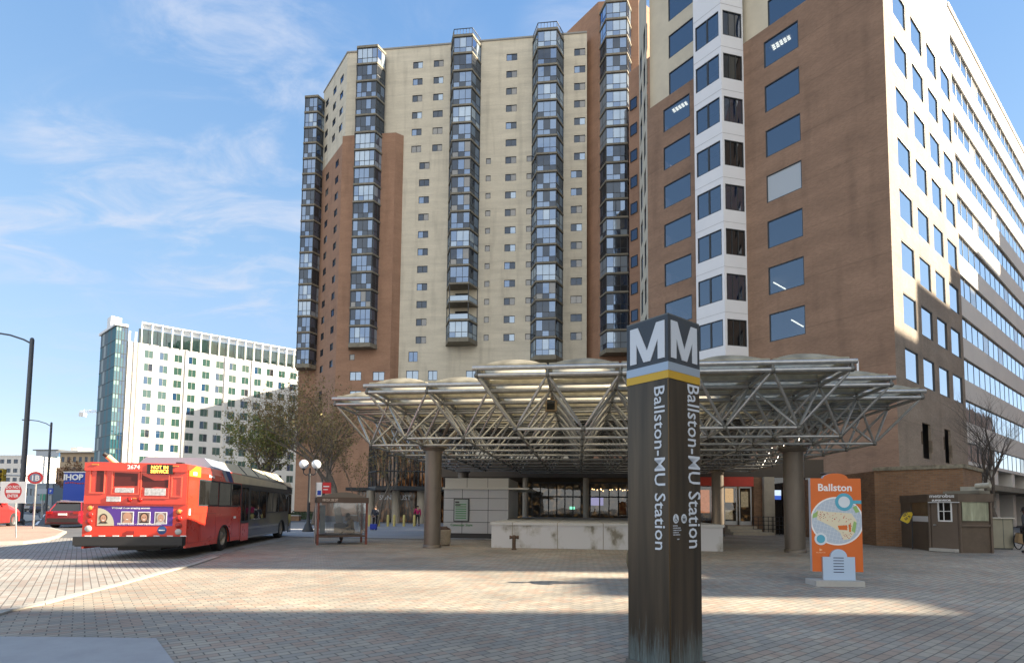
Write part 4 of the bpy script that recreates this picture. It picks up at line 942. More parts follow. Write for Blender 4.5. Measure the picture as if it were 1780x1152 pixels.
mb.build('rail', mBLK, RL)
# ================================================================ GLASS ATRIUM AT THE TOWER FOOT
AF = Face(D(640, 850, 52), XA); AT = thing('atrium_entrance', 'dark glazed entrance bay with painted-on orange reflections and three round pale columns at the tower foot', 'building entrance', AF.pt(3, 0))
as_ = lambda p: AF.s(p, 870)
zc_ = AF.z(690, 847); zt2 = AF.z(690, 770)
facet = [(as_(640), 0), (as_(668), 2.2), (as_(706), 2.6), (as_(742), 1.6), (as_(790), 0)]
mAT = bpy.data.materials.new('painted_reflection_glass'); mAT.use_nodes = True; t = mAT.node_tree; p = t.nodes['Principled BSDF']; p.inputs['Roughness'].default_value = .12; p.inputs['IOR'].default_value = 1.6  # reflections of sunlit brick painted into the pane colour as noise
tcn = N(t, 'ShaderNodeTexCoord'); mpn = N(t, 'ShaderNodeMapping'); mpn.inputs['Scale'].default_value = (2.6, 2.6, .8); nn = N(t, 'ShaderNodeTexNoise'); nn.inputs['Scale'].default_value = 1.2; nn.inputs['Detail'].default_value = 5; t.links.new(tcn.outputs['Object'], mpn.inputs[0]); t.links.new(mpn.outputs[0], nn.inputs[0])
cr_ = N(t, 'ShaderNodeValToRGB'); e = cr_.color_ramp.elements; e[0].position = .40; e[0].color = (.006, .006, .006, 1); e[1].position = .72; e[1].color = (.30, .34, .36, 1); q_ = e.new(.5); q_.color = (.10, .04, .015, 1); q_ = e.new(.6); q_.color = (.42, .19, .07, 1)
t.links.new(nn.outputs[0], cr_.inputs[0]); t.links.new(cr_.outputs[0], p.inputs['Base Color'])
f, g = MB(), MB()
for (a, oa), (b, ob) in zip(facet, facet[1:]):
    g.poly([AF.pt(a, zc_, oa), AF.pt(b, zc_, ob), AF.pt(b, zt2, ob), AF.pt(a, zt2, oa)])
    for i in range(6):
        s = a+(b-a)*i/6; o1 = oa+(ob-oa)*i/6+.04; f.tube(AF.pt(s, zc_, o1), AF.pt(s, zt2, o1), .05, 4)
    for z in np.linspace(zc_, zt2, 4): f.tube(AF.pt(a, z, oa+.04), AF.pt(b, z, ob+.04), .06, 4)
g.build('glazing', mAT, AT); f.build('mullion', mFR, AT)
mb = MB(); mb.prism([AF.pt(a, 0, o1)[:2] for a, o1 in facet]+[AF.pt(as_(790), 0, -8)[:2], AF.pt(as_(640), 0, -8)[:2]], zt2, zt2+.3); mb.prism([AF.pt(a, 0, o1+.15)[:2] for a, o1 in facet]+[AF.pt(as_(790), 0, -8)[:2], AF.pt(as_(600), 0, -8)[:2], AF.pt(as_(600), 0, 0)[:2]], zc_-.3, zc_); mb.build('canopy_slab', mFR, AT)
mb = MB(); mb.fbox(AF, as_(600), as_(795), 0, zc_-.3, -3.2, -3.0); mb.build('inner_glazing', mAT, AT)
for px in (648.5, 692, 735): mb = MB(); mb.lathe([(.38, 0), (.38, zc_-.3)], AF.pt(as_(px), 0, .6), 20); mb.build('entrance_column', MATS['cream_column'], AT)
text('sign_letters', 'SUNTRUST', .62, mW2, AT, AF.pt(as_(661), zc_-1.15, .3), tuple(AF.d)+(0,), (0, 0, 1), .03, .01)
# clipped hedges and low brick planter walls
def hedge(label, p0, p1, h, dpt=1.2):
    a, b = G(*p0), G(*p1); F = Face(a, (b-a)[:2]); L = np.hypot(*(b-a)[:2]); mb = MB(); r = random.Random(int(p0[0]))
    for k in range(int(L*dpt*h*420)):
        c = F.pt(r.random()*L, r.random()*h, -r.random()*dpt); s = .05+.05*r.random(); ax = Vector((r.gauss(0, 1), r.gauss(0, 1), r.gauss(0, 1))).normalized(); e = ax.orthogonal().normalized()*s; g_ = ax.cross(e)
        c = Vector(c); mb.poly([c-e, c+g_*.6, c+e, c-g_*.6])
    mb.fbox(F, .1, L-.1, .02, h*.8, -dpt+.15, -.15); return tag(mb.build('hedge', mHEDGE), label, 'hedge')
mHEDGE = mat('hedge_leaf', (.035, .055, .022), .7, noise=.5, nscale=8)
hedge('dark clipped hedge behind the globe lamp', (500, 902), (548, 903), .9)
hedge('dark clipped hedge in front of the pale entrance columns', (640, 899), (735, 899), 1.0)
mb = MB(); F = Face(G(600, 905), XA); L = F.s(772, 890); mb.fbox(F, 0, L, 0, .55, -.4, 0); mb.fbox(F, 0, L, .55, .65, -.45, .05, 1); tag(mb.build('planter_wall', [mBRa, mCONC]), 'low brick planter wall behind the yellow bollards', 'wall')
mb = MB(); F = Face(G(430, 904), XA); L = F.s(520, 890); mb.fbox(F, 0, L, 0, .5, -.4, 0); mb.fbox(F, 0, L, .5, .6, -.45, .05, 1); tag(mb.build('planter_wall', [mBRa, mCONC]), 'low brick wall behind the front of the bus', 'wall')

# ================================================================ KIOSK, CONCRETE PARAPET
KF = Face(G(770.5, 935), XA); KO = thing('elevator_kiosk', 'pale grey panelled kiosk with a flat overhanging roof and a timetable poster', 'kiosk', KF.pt(1.5, 0))
kl = KF.s(883, 930); kz = KF.z(800, 847); kt = KF.z(800, 830.5); KDp = 4.2
mPAN = mat('kiosk_panel', (.42, .43, .45), .45, noise=.04, nscale=1); mPAN2 = mat('kiosk_roof_panel', (.50, .49, .45), .5)
mb = MB(); mb.fbox(KF, .03, kl-.03, 0, .26, -KDp+.05, -.04, 1); mb.fbox(KF, 0, kl, .26, kz-.08, -KDp, 0, 0); mb.build('wall', [mPAN, mBLK], KO)
mb = MB(); mb.fbox(KF, -.06, kl+1.0, kz-.08, kz, -KDp-.3, .1, 0); mb.fbox(KF, .05, kl+.0, kz, kt, -KDp, .0, 0); mb.build('roof', mPAN2, KO)
mb = MB(); jm = [KF.s(803.5, 880), KF.s(848.5, 880)]
for s in jm: mb.fbox(KF, s-.012, s+.012, .26, kz-.08, 0, .006)
for y in (865.5, 886, 907): z = KF.z(800, y); mb.fbox(KF, 0, kl, z-.012, z+.012, 0, .006)
for s in (KF.s(812, 838), KF.s(848, 838)): mb.fbox(KF, s-.01, s+.01, kz, kt, 0, .006)
mb.build('panel_joint', MATS['joint_grey'] if False else mFR, KO)
a, b, c0_, c1_ = KF.s(789, 880), KF.s(816, 880), KF.z(800, 866), KF.z(800, 906)
mb = MB(); mb.fbox(KF, a, b, c1_, c0_, 0, .06); PO = mb.build('poster_case', mFR, KO)
mb = MB(); mb.fbox(KF, a+.04, b-.07, c1_+.05, c0_-.05, .06, .065); mb.build('poster', mat('poster_pale', (.30, .36, .35), .3), PO)
mb = MB()
for k in range(7): z = c1_+.15+k*.11; mb.fbox(KF, a+.1, b-.14, z, z+.05, .065, .068, 0)
mb.fbox(KF, a+.08, a+.28, c0_-.22, c0_-.14, .065, .068, 1); mb.fbox(KF, a+.08, a+.34, c0_-.34, c0_-.28, .065, .068, 1); mb.build('poster_lines', [mat('line_green', (.06, .22, .08), .5), mFR], PO)
text('lettering', 'Commuter Store', .17, mat('letter_green', (.03, .2, .05), .5), KO, KF.pt(KF.s(783, 910), KF.z(783, 913.5), .01), tuple(KF.d)+(0,), (0, 0, 1), .004, .003, sx=.92)
PFc = Face(G(854, 951), XA); pl = PFc.s(1257, 957); pz = PFc.z(854, 907)
mPAR = bpy.data.materials.new('stained_concrete'); mPAR.use_nodes = True; t = mPAR.node_tree; p = t.nodes['Principled BSDF']; p.inputs['Roughness'].default_value = .85
tcn = N(t, 'ShaderNodeTexCoord'); nn = N(t, 'ShaderNodeTexNoise'); nn.inputs['Scale'].default_value = 1.1; nn.inputs['Detail'].default_value = 7; nn.inputs['Roughness'].default_value = .6; mpn = N(t, 'ShaderNodeMapping'); mpn.inputs['Scale'].default_value = (1.2, 1.2, .8); t.links.new(tcn.outputs['Object'], mpn.inputs[0]); t.links.new(mpn.outputs[0], nn.inputs[0])
cr_ = N(t, 'ShaderNodeValToRGB'); e = cr_.color_ramp.elements; e[0].position = .36; e[0].color = (.20, .185, .15, 1); e[1].position = .5; e[1].color = (.52, .52, .53, 1); q_ = e.new(.43); q_.color = (.42, .41, .39, 1)
t.links.new(nn.outputs[0], cr_.inputs[0]); t.links.new(cr_.outputs[0], p.inputs['Base Color'])
mb = MB(); n = 5
mb.fbox(PFc, 0, pl, 0, pz-.10, -13, 0, 0); mb.fbox(PFc, -.05, pl+.05, pz-.10, pz, -13.1, .05, 1)
EW = mb.build('escalator_parapet', [mPAR, mat('parapet_cap', (.50, .50, .49), .8, noise=.1, nscale=1.5)]); tag(EW, 'long stained grey concrete parapet with a broad pale cap, behind the tall station pylon', 'concrete wall')
mb = MB()
for k in range(1, 6): s = pl*k/5-.9; mb.fbox(PFc, s-.012, s+.012, 0, pz-.1, 0, .004); mb.fbox(PFc, s-.012, s+.012, pz-.1, pz+.004, -13, .054)
mb.build('joint', mSLAB, EW)

# ================================================================ PYLON
PN = np.array([1.398, 5.10]); PWL, PWR = .49, .505
PY = thing('station_pylon', 'tall square dark bronze station pylon lettered on two sides, nearest thing on the plaza', 'station sign', (PN[0], PN[1], 0))
LFc = Face(PN+VD*PWL, -VD); RFc = Face(PN, UD)
ptop = D(1166, 547, 5.12)[2]
zt1 = LFc.z(1164, 632); zs1 = LFc.z(1164, 632)
def pyprism(mb, z0, z1, e=0., m=0):
    c = PN-UD*e-VD*e; mb.prism([tuple(c), tuple(PN+UD*(PWR+e)-VD*e), tuple(PN+UD*(PWR+e)+VD*(PWL+e)), tuple(PN+VD*(PWL+e)-UD*e)], z0, z1, m)
mPY = bpy.data.materials.new('pylon_bronze'); mPY.use_nodes = True; t = mPY.node_tree; p = t.nodes['Principled BSDF']; p.inputs['Roughness'].default_value = .34; p.inputs['Metallic'].default_value = .45
tcn = N(t, 'ShaderNodeTexCoord'); mpn = N(t, 'ShaderNodeMapping'); mpn.inputs['Scale'].default_value = (6, 6, .35); nn = N(t, 'ShaderNodeTexNoise'); nn.inputs['Scale'].default_value = 1.4; nn.inputs['Detail'].default_value = 6; t.links.new(tcn.outputs['Object'], mpn.inputs[0]); t.links.new(mpn.outputs[0], nn.inputs[0])
cr_ = N(t, 'ShaderNodeValToRGB'); e = cr_.color_ramp.elements; e[0].position = .3; e[0].color = (.042, .034, .026, 1); e[1].position = .72; e[1].color = (.12, .088, .058, 1); t.links.new(nn.outputs[0], cr_.inputs[0])
# blue-green corrosion streaks climbing from the base
n4 = N(t, 'ShaderNodeTexNoise'); n4.inputs['Scale'].default_value = 1; n4.inputs['Detail'].default_value = 5; n4.inputs['Roughness'].default_value = .75; mp4 = N(t, 'ShaderNodeMapping'); mp4.inputs['Scale'].default_value = (55, 55, 3.2); t.links.new(tcn.outputs['Object'], mp4.inputs[0]); t.links.new(mp4.outputs[0], n4.inputs[0])
sz = N(t, 'ShaderNodeSeparateXYZ'); t.links.new(tcn.outputs['Object'], sz.inputs[0])
mk = M_(t, 'SUBTRACT', M_(t, 'ADD', M_(t, 'MULTIPLY', n4.outputs[0], 1.7), M_(t, 'MULTIPLY', nn.outputs[0], .25)), M_(t, 'MULTIPLY_ADD', sz.outputs[2], 1.5, .55))
mr_ = N(t, 'ShaderNodeMapRange'); mr_.inputs[1].default_value = -.10; mr_.inputs[2].default_value = .55; mr_.inputs[4].default_value = .85; t.links.new(mk, mr_.inputs[0])
mx = N(t, 'ShaderNodeMix', data_type='RGBA'); t.links.new(mr_.outputs[0], mx.inputs[0]); t.links.new(cr_.outputs[0], mx.inputs[6]); mx.inputs[7].default_value = (.22, .29, .30, 1); t.links.new(mx.outputs[2], p.inputs['Base Color'])
mb = MB(); pyprism(mb, .05, zs1); mb.build('shaft', mPY, PY)
mb = MB(); pyprism(mb, 0, .05, .02); mb.build('base_trim', mSTd, PY); mb = MB(); pyprism(mb, ptop, ptop+.012, .004); mb.build('top_cap', mSTd, PY)
zA = LFc.z(1164, 622)-.0
z_m0 = LFc.z(1166, 626); z_b = LFc.z(1166, 641); z_g = LFc.z(1166, 655)
mb = MB(); pyprism(mb, z_m0, ptop, .004); mb.build('head_panel', mat('panel_slate', (.042, .05, .062), .4, noise=.1, nscale=3), PY)
mb = MB(); pyprism(mb, z_b, z_m0-.002, .006); mb.build('silver_stripe', mat('stripe_silver', (.36, .43, .52), .3, .3), PY)
mb = MB(); pyprism(mb, z_g, z_b-.002, .006); mb.build('gold_stripe', mat('stripe_gold', (.60, .36, .03), .35, .2), PY)
mPW = mat('pylon_white', (.62, .66, .72), .35)
mb = MB()      # corner trims
mb.tube((PN[0], PN[1], .05), (PN[0], PN[1], z_g), .009, 8); mb.build('corner_trim', mat('corner_bronze', (.10, .07, .04), .3, .7), PY)
hM = (ptop-z_m0)*.80
def bigM(F, a, b, name):
    z0 = z_m0+(ptop-z_m0)*.09; z1 = z0+hM; w = b-a; st = w*.19; mb = MB(); o1 = .012
    for e_ in (0,):
        mb.fbox(F, a, a+st, z0, z1, .004, o1); mb.fbox(F, b-st, b, z0, z1, .004, o1)
        m_ = (a+b)/2; dw = w*.19
        for sg in (1, -1):
            x0 = a if sg == 1 else b
            P = [(x0+sg*st*.0, z1), (x0+sg*(st+.005*0)+sg*dw*.35, z1), (m_+sg*dw*.45*0+0*sg, z0+hM*.24), (m_, z0), (m_-sg*dw*.5, z0)]
            P = [(x0+sg*.005, z1), (x0+sg*st*1.22, z1), (m_, z0+hM*.30), (m_, z0), (m_-sg*dw*.52, z0)]
            pts = [F.pt(s, z, o1-.0004) for s, z in P]; pb = [F.pt(s, z, .004) for s, z in P]; k = len(P); mb.add(pts+pb, [list(range(k)), list(range(2*k-1, k-1, -1))]+[(i, (i+1) % k, k+(i+1) % k, k+i) for i in range(k)])
    mb.build(name, mPW, PY)
bigM(LFc, PWL*.09, PWL*.94, 'letter_m'); bigM(RFc, PWR*.08, PWR*.91, 'letter_m')
for F, wd in ((LFc, PWL), (RFc, PWR)):
    ztop_ = F.z(1150, 668) if F is LFc else F.z(1208, 668); zbot = F.z(1145, 955) if F is LFc else F.z(1205, 952)
    # letters read downwards: baseline on the left-hand side
    capx0, capx1 = (F.s(1138.5, 800), F.s(1157.5, 800)) if F is LFc else (F.s(1196, 800), F.s(1217, 800))
    size = abs(capx1-capx0)/.73; ln = ztop_-zbot
    o = text('lettering', 'Ballston-MU Station', size, mPW, None, (0, 0, 0), (1, 0, 0), (0, 1, 0), .001, size*.006)
    w_ = max(v.co.x for v in o.data.vertices); me = o.data; k = ln/w_
    M4 = Matrix(((0, F.d[0], F.n[0], F.pt(capx0, ztop_, .004)[0]), (0, F.d[1], F.n[1], F.pt(capx0, ztop_, .004)[1]), (-k, 0, 0, ztop_), (0, 0, 0, 1)))
    me.transform(wm(PY).inverted() @ M4); o.parent = PY
# accessibility decals and tiny notice
def disc(mb, F, s, z, r, o, m=0, n=24, rx=1.0): mb.poly([F.pt(s+rx*r*math.cos(2*math.pi*i/n), z+r*math.sin(2*math.pi*i/n), o) for i in range(n)], m)
s1, z1 = RFc.s(1174.5, 901), RFc.z(1174.5, 901); s2 = RFc.s(1188.5, 901)
mb = MB(); rr_ = .044; disc(mb, RFc, s1, z1, rr_, .003); disc(mb, RFc, s2, z1, rr_, .003)
mb.build('decal', mPW, PY)
mb = MB(); q_ = lambda s, z: RFc.pt(s, z, .005)      # wheelchair figure
disc(mb, RFc, s1-.004, z1+.028, .006, .0045)
mb.tube(q_(s1-.004, z1+.02), q_(s1-.002, z1-.002), .003, 6); mb.tube(q_(s1-.002, z1-.002), q_(s1+.014, z1-.003), .003, 6); mb.tube(q_(s1+.014, z1-.003), q_(s1+.022, z1-.02), .003, 6); mb.tube(q_(s1-.004, z1+.008), q_(s1+.01, z1+.006), .0025, 6)
ar = [q_(s1-.002+.018*math.cos(a), z1-.01+.018*math.sin(a)) for a in np.linspace(2.3, 5.9, 12)]; mb.path(ar, .0022, 5)
for k in range(3): disc(mb, RFc, s2-.014+k*.014, z1+.02, .005, .0045, n=10)      # lift symbol: people in a box
mb.fbox(RFc, s2-.022, s2+.022, z1-.026, z1-.022, .003, .005); mb.fbox(RFc, s2-.022, s2+.022, z1+.006, z1+.01, .003, .005); mb.fbox(RFc, s2-.022, s2-.018, z1-.024, z1+.008, .003, .005); mb.fbox(RFc, s2+.018, s2+.022, z1-.024, z1+.008, .003, .005)
for k in range(3): mb.fbox(RFc, s2-.014+k*.011, s2-.008+k*.011, z1-.018, z1+.002, .003, .005)
mb.build('decal_symbol', mFR, PY)
for k, ln in enumerate(('ELEVATORS', 'LOCATED ON THE', 'CORNER OF STUART', '& FAIRFAX DR.', 'WEST ENTRANCE', 'ONLY')):
    text('notice_line', ln, .0135, mPW, PY, RFc.pt(s1-.045+(.06 if k == 5 else 0), z1-.07-k*.021-(.02 if k == 5 else 0), .003), tuple(RFc.d)+(0,), (0, 0, 1), .0006, .0004)

# ================================================================ ORANGE MAP SIGN
GF = Face(G(1419, 1018.5), XA*1.0+np.array([0, .06])); GS = thing('map_sign', 'orange neighbourhood map panel with an arched top on a low concrete slab', 'map sign', GF.pt(.55, 0))
gw = GF.s(1504, 1018); pf = GF.off(-.2)
mOR = mat('sign_orange', (.62, .135, .02), .4, noise=.03, nscale=2)
mb = MB(); mb.fbox(GF, 0, gw, 0, .11, -.46, 0); mb.build('base_slab', mCONC, GS)
a, b = pf.s(1410, 900), pf.s(1498, 900); z0, z1 = pf.z(1450, 993), pf.z(1450, 831)
mid = (a+b)/2; ra = (pf.s(1474.5, 831)-pf.s(1431.5, 831))/2
def outline(F, s0, s1, z0, z1, c, r, rise): return [(s0, z0), (s1, z0), (s1, z1), (c+r, z1)]+[(c+r*math.cos(t), z1+rise*math.sin(t)) for t in np.linspace(0, math.pi, 16)[1:-1]]+[(c-r, z1), (s0, z1)]
def plate(name, F, P, o0, o1, m, parent, m2=None):
    mb = MB(); k = len(P); A = [F.pt(s, z, o1) for s, z in P]; B_ = [F.pt(s, z, o0) for s, z in P]
    mb.add(A+B_, [list(range(k))], 0); mb.add(A+B_, [list(range(2*k-1, k-1, -1))], 0); mb.add(A+B_, [(i, (i+1) % k, k+(i+1) % k, k+i) for i in range(k)], 1 if m2 else 0); return mb.build(name, [m, m2] if m2 else [m], parent)
mGE = mat('sign_grey_edge', (.38, .38, .40), .5)
plate('panel', pf, outline(pf, a, b, z0, z1, mid, ra, ra*.42), -.09, 0, mOR, GS, mGE)
zc2 = pf.z(1450, 993+0); la, lb = pf.s(1428, 960), pf.s(1483.5, 960); lz1 = pf.z(1450, 967); lm_ = (la+lb)/2; lr = (pf.s(1470, 960)-pf.s(1441, 960))/2
plate('lower_panel', pf, outline(pf, la, lb, .11, lz1, lm_, lr, lr*.95), .0, .05, mat('sign_pale_blue', (.42, .54, .70), .4), GS, mGE)
mb = MB(); zz = pf.z(1450, 968)
for k in range(6): z = pf.z(1450, 968.5+k*4.95); mb.fbox(pf, pf.s(1446, 960), pf.s(1464, 960), z-.008, z+.008, .05, .052)
mb.build('text_lines', mat('navy', (.02, .03, .09), .5), GS)
hx0 = pf.s(1421, 848); sz_ = (pf.z(1430, 840.5)-pf.z(1430, 853))/.72
text('lettering', 'Ballston', sz_, mWHT, GS, pf.pt(hx0, pf.z(1430, 852.5), .001), tuple(pf.d)+(0,), (0, 0, 1), .001, .004, sx=(pf.s(1484.5, 848)-hx0)/(sz_*3.37))
# the round map: clipped to the panel
mzc = pf.z(1452, 905); mrx = (pf.s(1500, 905)-pf.s(1410, 905))/2*1.03; mrz = (pf.z(1450, 864)-pf.z(1450, 948))/2
def ell(c, z, rx, rz, n=48): return [(min(b-.003, max(a+.003, c+rx*math.cos(2*math.pi*i/n))), z+rz*math.sin(2*math.pi*i/n)) for i in range(n)]
def flat(name, P, o, m, par=None): mb = MB(); mb.poly([pf.pt(s, z, o) for s, z in P]); return mb.build(name, m, par or GS)
MPp = flat('map', ell(mid+.01, mzc, mrx, mrz), .0015, mWHT)
mMAP = mat('map_pale', (.42, .50, .60), .5); flat('map_ground', ell(mid+.01, mzc, mrx*.94, mrz*.94), .003, mMAP, MPp)
mb = MB(); rr = random.Random(11)
def inside(s, z): return ((s-mid)/(mrx*.9))**2+((z-mzc)/(mrz*.9))**2 < 1 and a+.02 < s < b-.02
for k in range(-9, 10):
    for dr in (0, 1):
        c = k*.075; pts = [(mid+c+.25*t_, mzc+t_) if dr else (mid+t_, mzc+c-.22*t_) for t_ in np.linspace(-.6, .6, 60)]
        pts = [p_ for p_ in pts if inside(*p_)]
        if len(pts) > 1:
            (x0, y0), (x1, y1) = pts[0], pts[-1]; L_ = math.hypot(x1-x0, y1-y0); nx, ny = -(y1-y0)/L_*.003, (x1-x0)/L_*.003
            mb.poly([pf.pt(x0+nx, y0+ny, .0038), pf.pt(x1+nx, y1+ny, .0038), pf.pt(x1-nx, y1-ny, .0038), pf.pt(x0-nx, y0-ny, .0038)])
mb.build('map_streets', mat('street_pale', (.62, .66, .70), .5), MPp)
P = [pf.hit(x, y) for x, y in ((1419, 886), (1440, 889), (1460, 890), (1480, 892), (1489, 905), (1486, 925), (1478, 936), (1466, 938), (1460, 925), (1448, 916), (1432, 908), (1420, 902))]
flat('map_district', P, .0045, mat('district_cream', (.68, .62, .46), .5), MPp)
flat('map_park', [pf.hit(x, y) for x, y in ((1413, 893), (1422, 887), (1420, 898), (1412, 900))], .005, mat('park_green', (.28, .45, .15), .5), MPp)
flat('map_park', [pf.hit(x, y) for x, y in ((1482, 881), (1488, 878), (1494, 889), (1487, 891))], .0052, MATS['park_green'], MPp)
flat('map_park', [pf.hit(x, y) for x, y in ((1484, 905), (1489, 908), (1486, 926), (1480, 922))], .0054, MATS['park_green'], MPp)
flat('map_block', [pf.hit(x, y) for x, y in ((1456, 913), (1472, 912), (1473, 921), (1458, 920))], .0058, mOR, MPp)
flat('map_block', [pf.hit(x, y) for x, y in ((1474.5, 911), (1478.5, 911), (1479, 924), (1476, 924))], .0060, mOR, MPp)
mb = MB()
for k in range(70):
    u_ = rr.random(); x = 1420+60*u_; y = 888+6*u_+rr.random()*(14+6*u_)
    if k > 50: x = 1464+rr.random()*16; y = 912+rr.random()*24
    s, z = pf.hit(x, y); mb.fbox(pf, s-.008, s+.008, z-.006, z+.006, .0058, .0066, k % 3 == 0)
mb.build('map_dots', [mat('dot_red', (.5, .04, .03), .5), mat('dot_maroon', (.2, .05, .06), .5)], MPp)
mTQ = mat('map_turquoise', (.08, .36, .50), .4); s, z = pf.hit(1467, 872)
def ringp(mb, s, z, r0, r1, o, n=32):
    for i in range(n):
        A_, B2_ = 2*math.pi*i/n, 2*math.pi*(i+1)/n; mb.poly([pf.pt(s+r0*math.cos(A_), z+r0*math.sin(A_), o), pf.pt(s+r1*math.cos(A_), z+r1*math.sin(A_), o), pf.pt(s+r1*math.cos(B2_), z+r1*math.sin(B2_), o), pf.pt(s+r0*math.cos(B2_), z+r0*math.sin(B2_), o)])
mb = MB(); ringp(mb, s, z, .115, .18, .0075); mb.fbox(pf, s+.17, b-.003, z-.035, z+.035, .006, .0078); mb.build('round_inset_ring', mTQ, GS)
mb = MB(); disc(mb, pf, s, z, .115, .0072); mb.build('round_inset', mat('inset_white', (.62, .68, .74), .4), GS)
s, z = pf.hit(1426.5, 936); mb = MB(); disc(mb, pf, s, z, .125, .007, n=32); mb.build('round_inset', MATS['inset_white'], GS); mb = MB(); disc(mb, pf, s, z, .085, .009, n=32); mb.build('round_inset_ring', mTQ, GS)
s, z = pf.hit(1427, 955); mb = MB(); mb.poly([pf.pt(s-.03, z+.03, .003), pf.pt(s-.03, z-.025, .003), pf.pt(s+.035, z, .003)]); mb.build('arrow_mark', mat('pale_orange', (.8, .45, .25), .5), GS)
text('small_lettering', 'ARLINGTON', .033, MATS['pale_orange'], GS, pf.pt(s-.10, z-.065, .002), tuple(pf.d)+(0,), (0, 0, 1), .0008, .0003)
# ================================================================ BRICK ANNEX AND SUPERVISOR BOOTH
a0, a1, a2 = D(1523, 930, 24.3), D(1679, 930, 22.2), D(1711, 930, 24.6)
AN = thing('brick_annex', 'one storey brown brick annex with a crumbling grey coping behind the bus supervisor booth', 'brick outbuilding', a1)
AF1 = Face(a0, (a1-a0)[:2]); AF2 = Face(a1, (a2-a1)[:2]); L1 = np.hypot(*(a1-a0)[:2]); L2 = np.hypot(*(a2-a1)[:2]); az = 3.28
mb = MB(); bk = [tuple(a0[:2]), tuple(a1[:2]), tuple(a2[:2]), tuple(a2[:2]+YA*7), tuple(a0[:2]+YA*11)]; mb.prism(bk, 0, az); mb.build('wall', mBRa, AN)
mCOP = mat('crumbling_coping', (.24, .21, .15), .95, noise=.5, nscale=5, bump=.8, bscale=14)
mb = MB(); mb.fbox(AF1, -.05, L1+.05, az, az+.16, -.35, .06); mb.fbox(AF2, .0, L2+.05, az+.003, az+.158, -.35, .06); mb.build('coping', mCOP, AN)
b0, b1, b2, b3 = G(1586.5, 952), G(1618, 957), G(1671, 960.5), G(1725.5, 961)
BO = thing('supervisor_booth', 'small dark brown bus supervisor booth with a half glazed door and frosted side windows', 'booth', b1)
bz = 2.18; mBO = mat('booth_brown', (.115, .085, .062), .5, noise=.2, nscale=2.5); mBO2 = mat('booth_door_brown', (.14, .105, .08), .5, noise=.08, nscale=3)
pts = [tuple(p[:2]) for p in (b0, b1, b2, b3)]; back = [tuple(b3[:2]+YA*2.6), tuple(b0[:2]+YA*2.0)]
B1, B2, B3 = Face(b0, (b1-b0)[:2]), Face(b1, (b2-b1)[:2]), Face(b2, (b3-b2)[:2]); l1, l2, l3 = [float(np.hypot(*(q_-p_)[:2])) for p_, q_ in ((b0, b1), (b1, b2), (b2, b3))]
mb = MB(); mb.prism([tuple(np.array(p)+np.array([0, .04])) for p in pts]+back, .0, bz-.30); mb.build('wall', mBO, BO)
mb = MB(); mb.prism([B1.pt(-.06, 0, .06)[:2], B2.pt(0, 0, .08)[:2], B2.pt(l2, 0, .08)[:2], B3.pt(l3+.06, 0, .08)[:2]]+back, bz-.30, bz); mb.build('roof', mBO, BO)
mb = MB()
for Fx, L_ in ((B1, l1), (B2, l2), (B3, l3)):
    for s in (0, L_): mb.fbox(Fx, s-.035, s+.035, 0, bz-.3, -.02, .03)
mb.fbox(B3, 0, l3, .98, 1.04, -.02, .03); mb.build('frame', mBO2, BO)
fz0 = B3.z(1700, 905); fz1 = B3.z(1700, 859.5)
mb = MB(); mb.fbox(B3, .09, l3-.09, fz0, fz1, .0, .012); mb.build('side_window', bpy.data.materials.new('t') if False else mat('frosted_glass', (.30, .31, .22), .25, noise=.35, nscale=1.6, stretch=(3, 3, .5)), BO)
mb = MB(); mb.fbox(B1, .1, l1-.08, B1.z(1602, 896), B1.z(1602, 861), .0, .012); mb.build('side_window', mat('amber_glass', (.14, .095, .05), .2, noise=.2), BO)
mb = MB(); mb.fbox(B1, .06, l1-.06, B1.z(1602, 906), B1.z(1602, 896.5), .0, .02); mb.build('white_strip', mWHT, BO)
d0, d1 = B2.s(1621, 930), B2.s(1667, 930); dz1 = B2.z(1645, 860)
mb = MB(); mb.fbox(B2, d0, d1, .12, dz1, 0, .03); DR = mb.build('door', mBO2, BO)
mb = MB(); w0, w1, z0, z1 = B2.s(1631, 890), B2.s(1656, 890), B2.z(1640, 906), B2.z(1640, 870)
for A_, B_, C_, D_ in ((w0, w1, z0, z0+.05), (w0, w1, z1-.05, z1), (w0, w0+.05, z0, z1), (w1-.05, w1, z0, z1), (w0, w1, (z0+z1)/2-.015, (z0+z1)/2+.015), ((w0+w1)/2-.05, (w0+w1)/2-.02, z0, z1)): mb.fbox(B2, A_, B_, C_, D_, .03, .045+.001*(A_ > w0))
fo = mb.build('window', mWHT, DR)
mb = MB(); mb.fbox(B2, w0+.03, w1-.03, z0+.03, z1-.03, .03, .034); mb.build('window_pane', gDk, DR)
mb = MB(); hx_ = B2.s(1625.5, 904); mb.fbox(B2, hx_-.03, hx_+.05, .98, 1.03, .03, .08); mb.build('handle', mST, DR)
mb = MB(); mb.fbox(B2, B2.s(1622, 950), B2.s(1668, 950), .02, .13, .03, .28); mb.build('door_step', mWHT if False else mCONC, BO)
mb = MB(); mb.fbox(B2, B2.s(1616, 858), B2.s(1669, 858), bz-.33, bz-.305, .08, .14); mb.build('drip_rail', mWHT, BO)
sx0 = B2.s(1617.5, 852); szz = .19
text('lettering', 'metrobus', szz, mW2, BO, B2.pt(sx0, bz-.135, .1), tuple(B2.d)+(0,), (0, 0, 1), .006, .003, sx=(B2.s(1666, 852)-sx0)/(szz*4.35))
text('lettering', 'SUPERVISOR', .095, mW2, BO, B2.pt(B2.s(1622, 857), bz-.275, .1), tuple(B2.d)+(0,), (0, 0, 1), .006, .004, sx=(B2.s(1664, 857)-B2.s(1622, 857))/(.095*7.0))
c = B2.pt(.9, 0, -1.2)
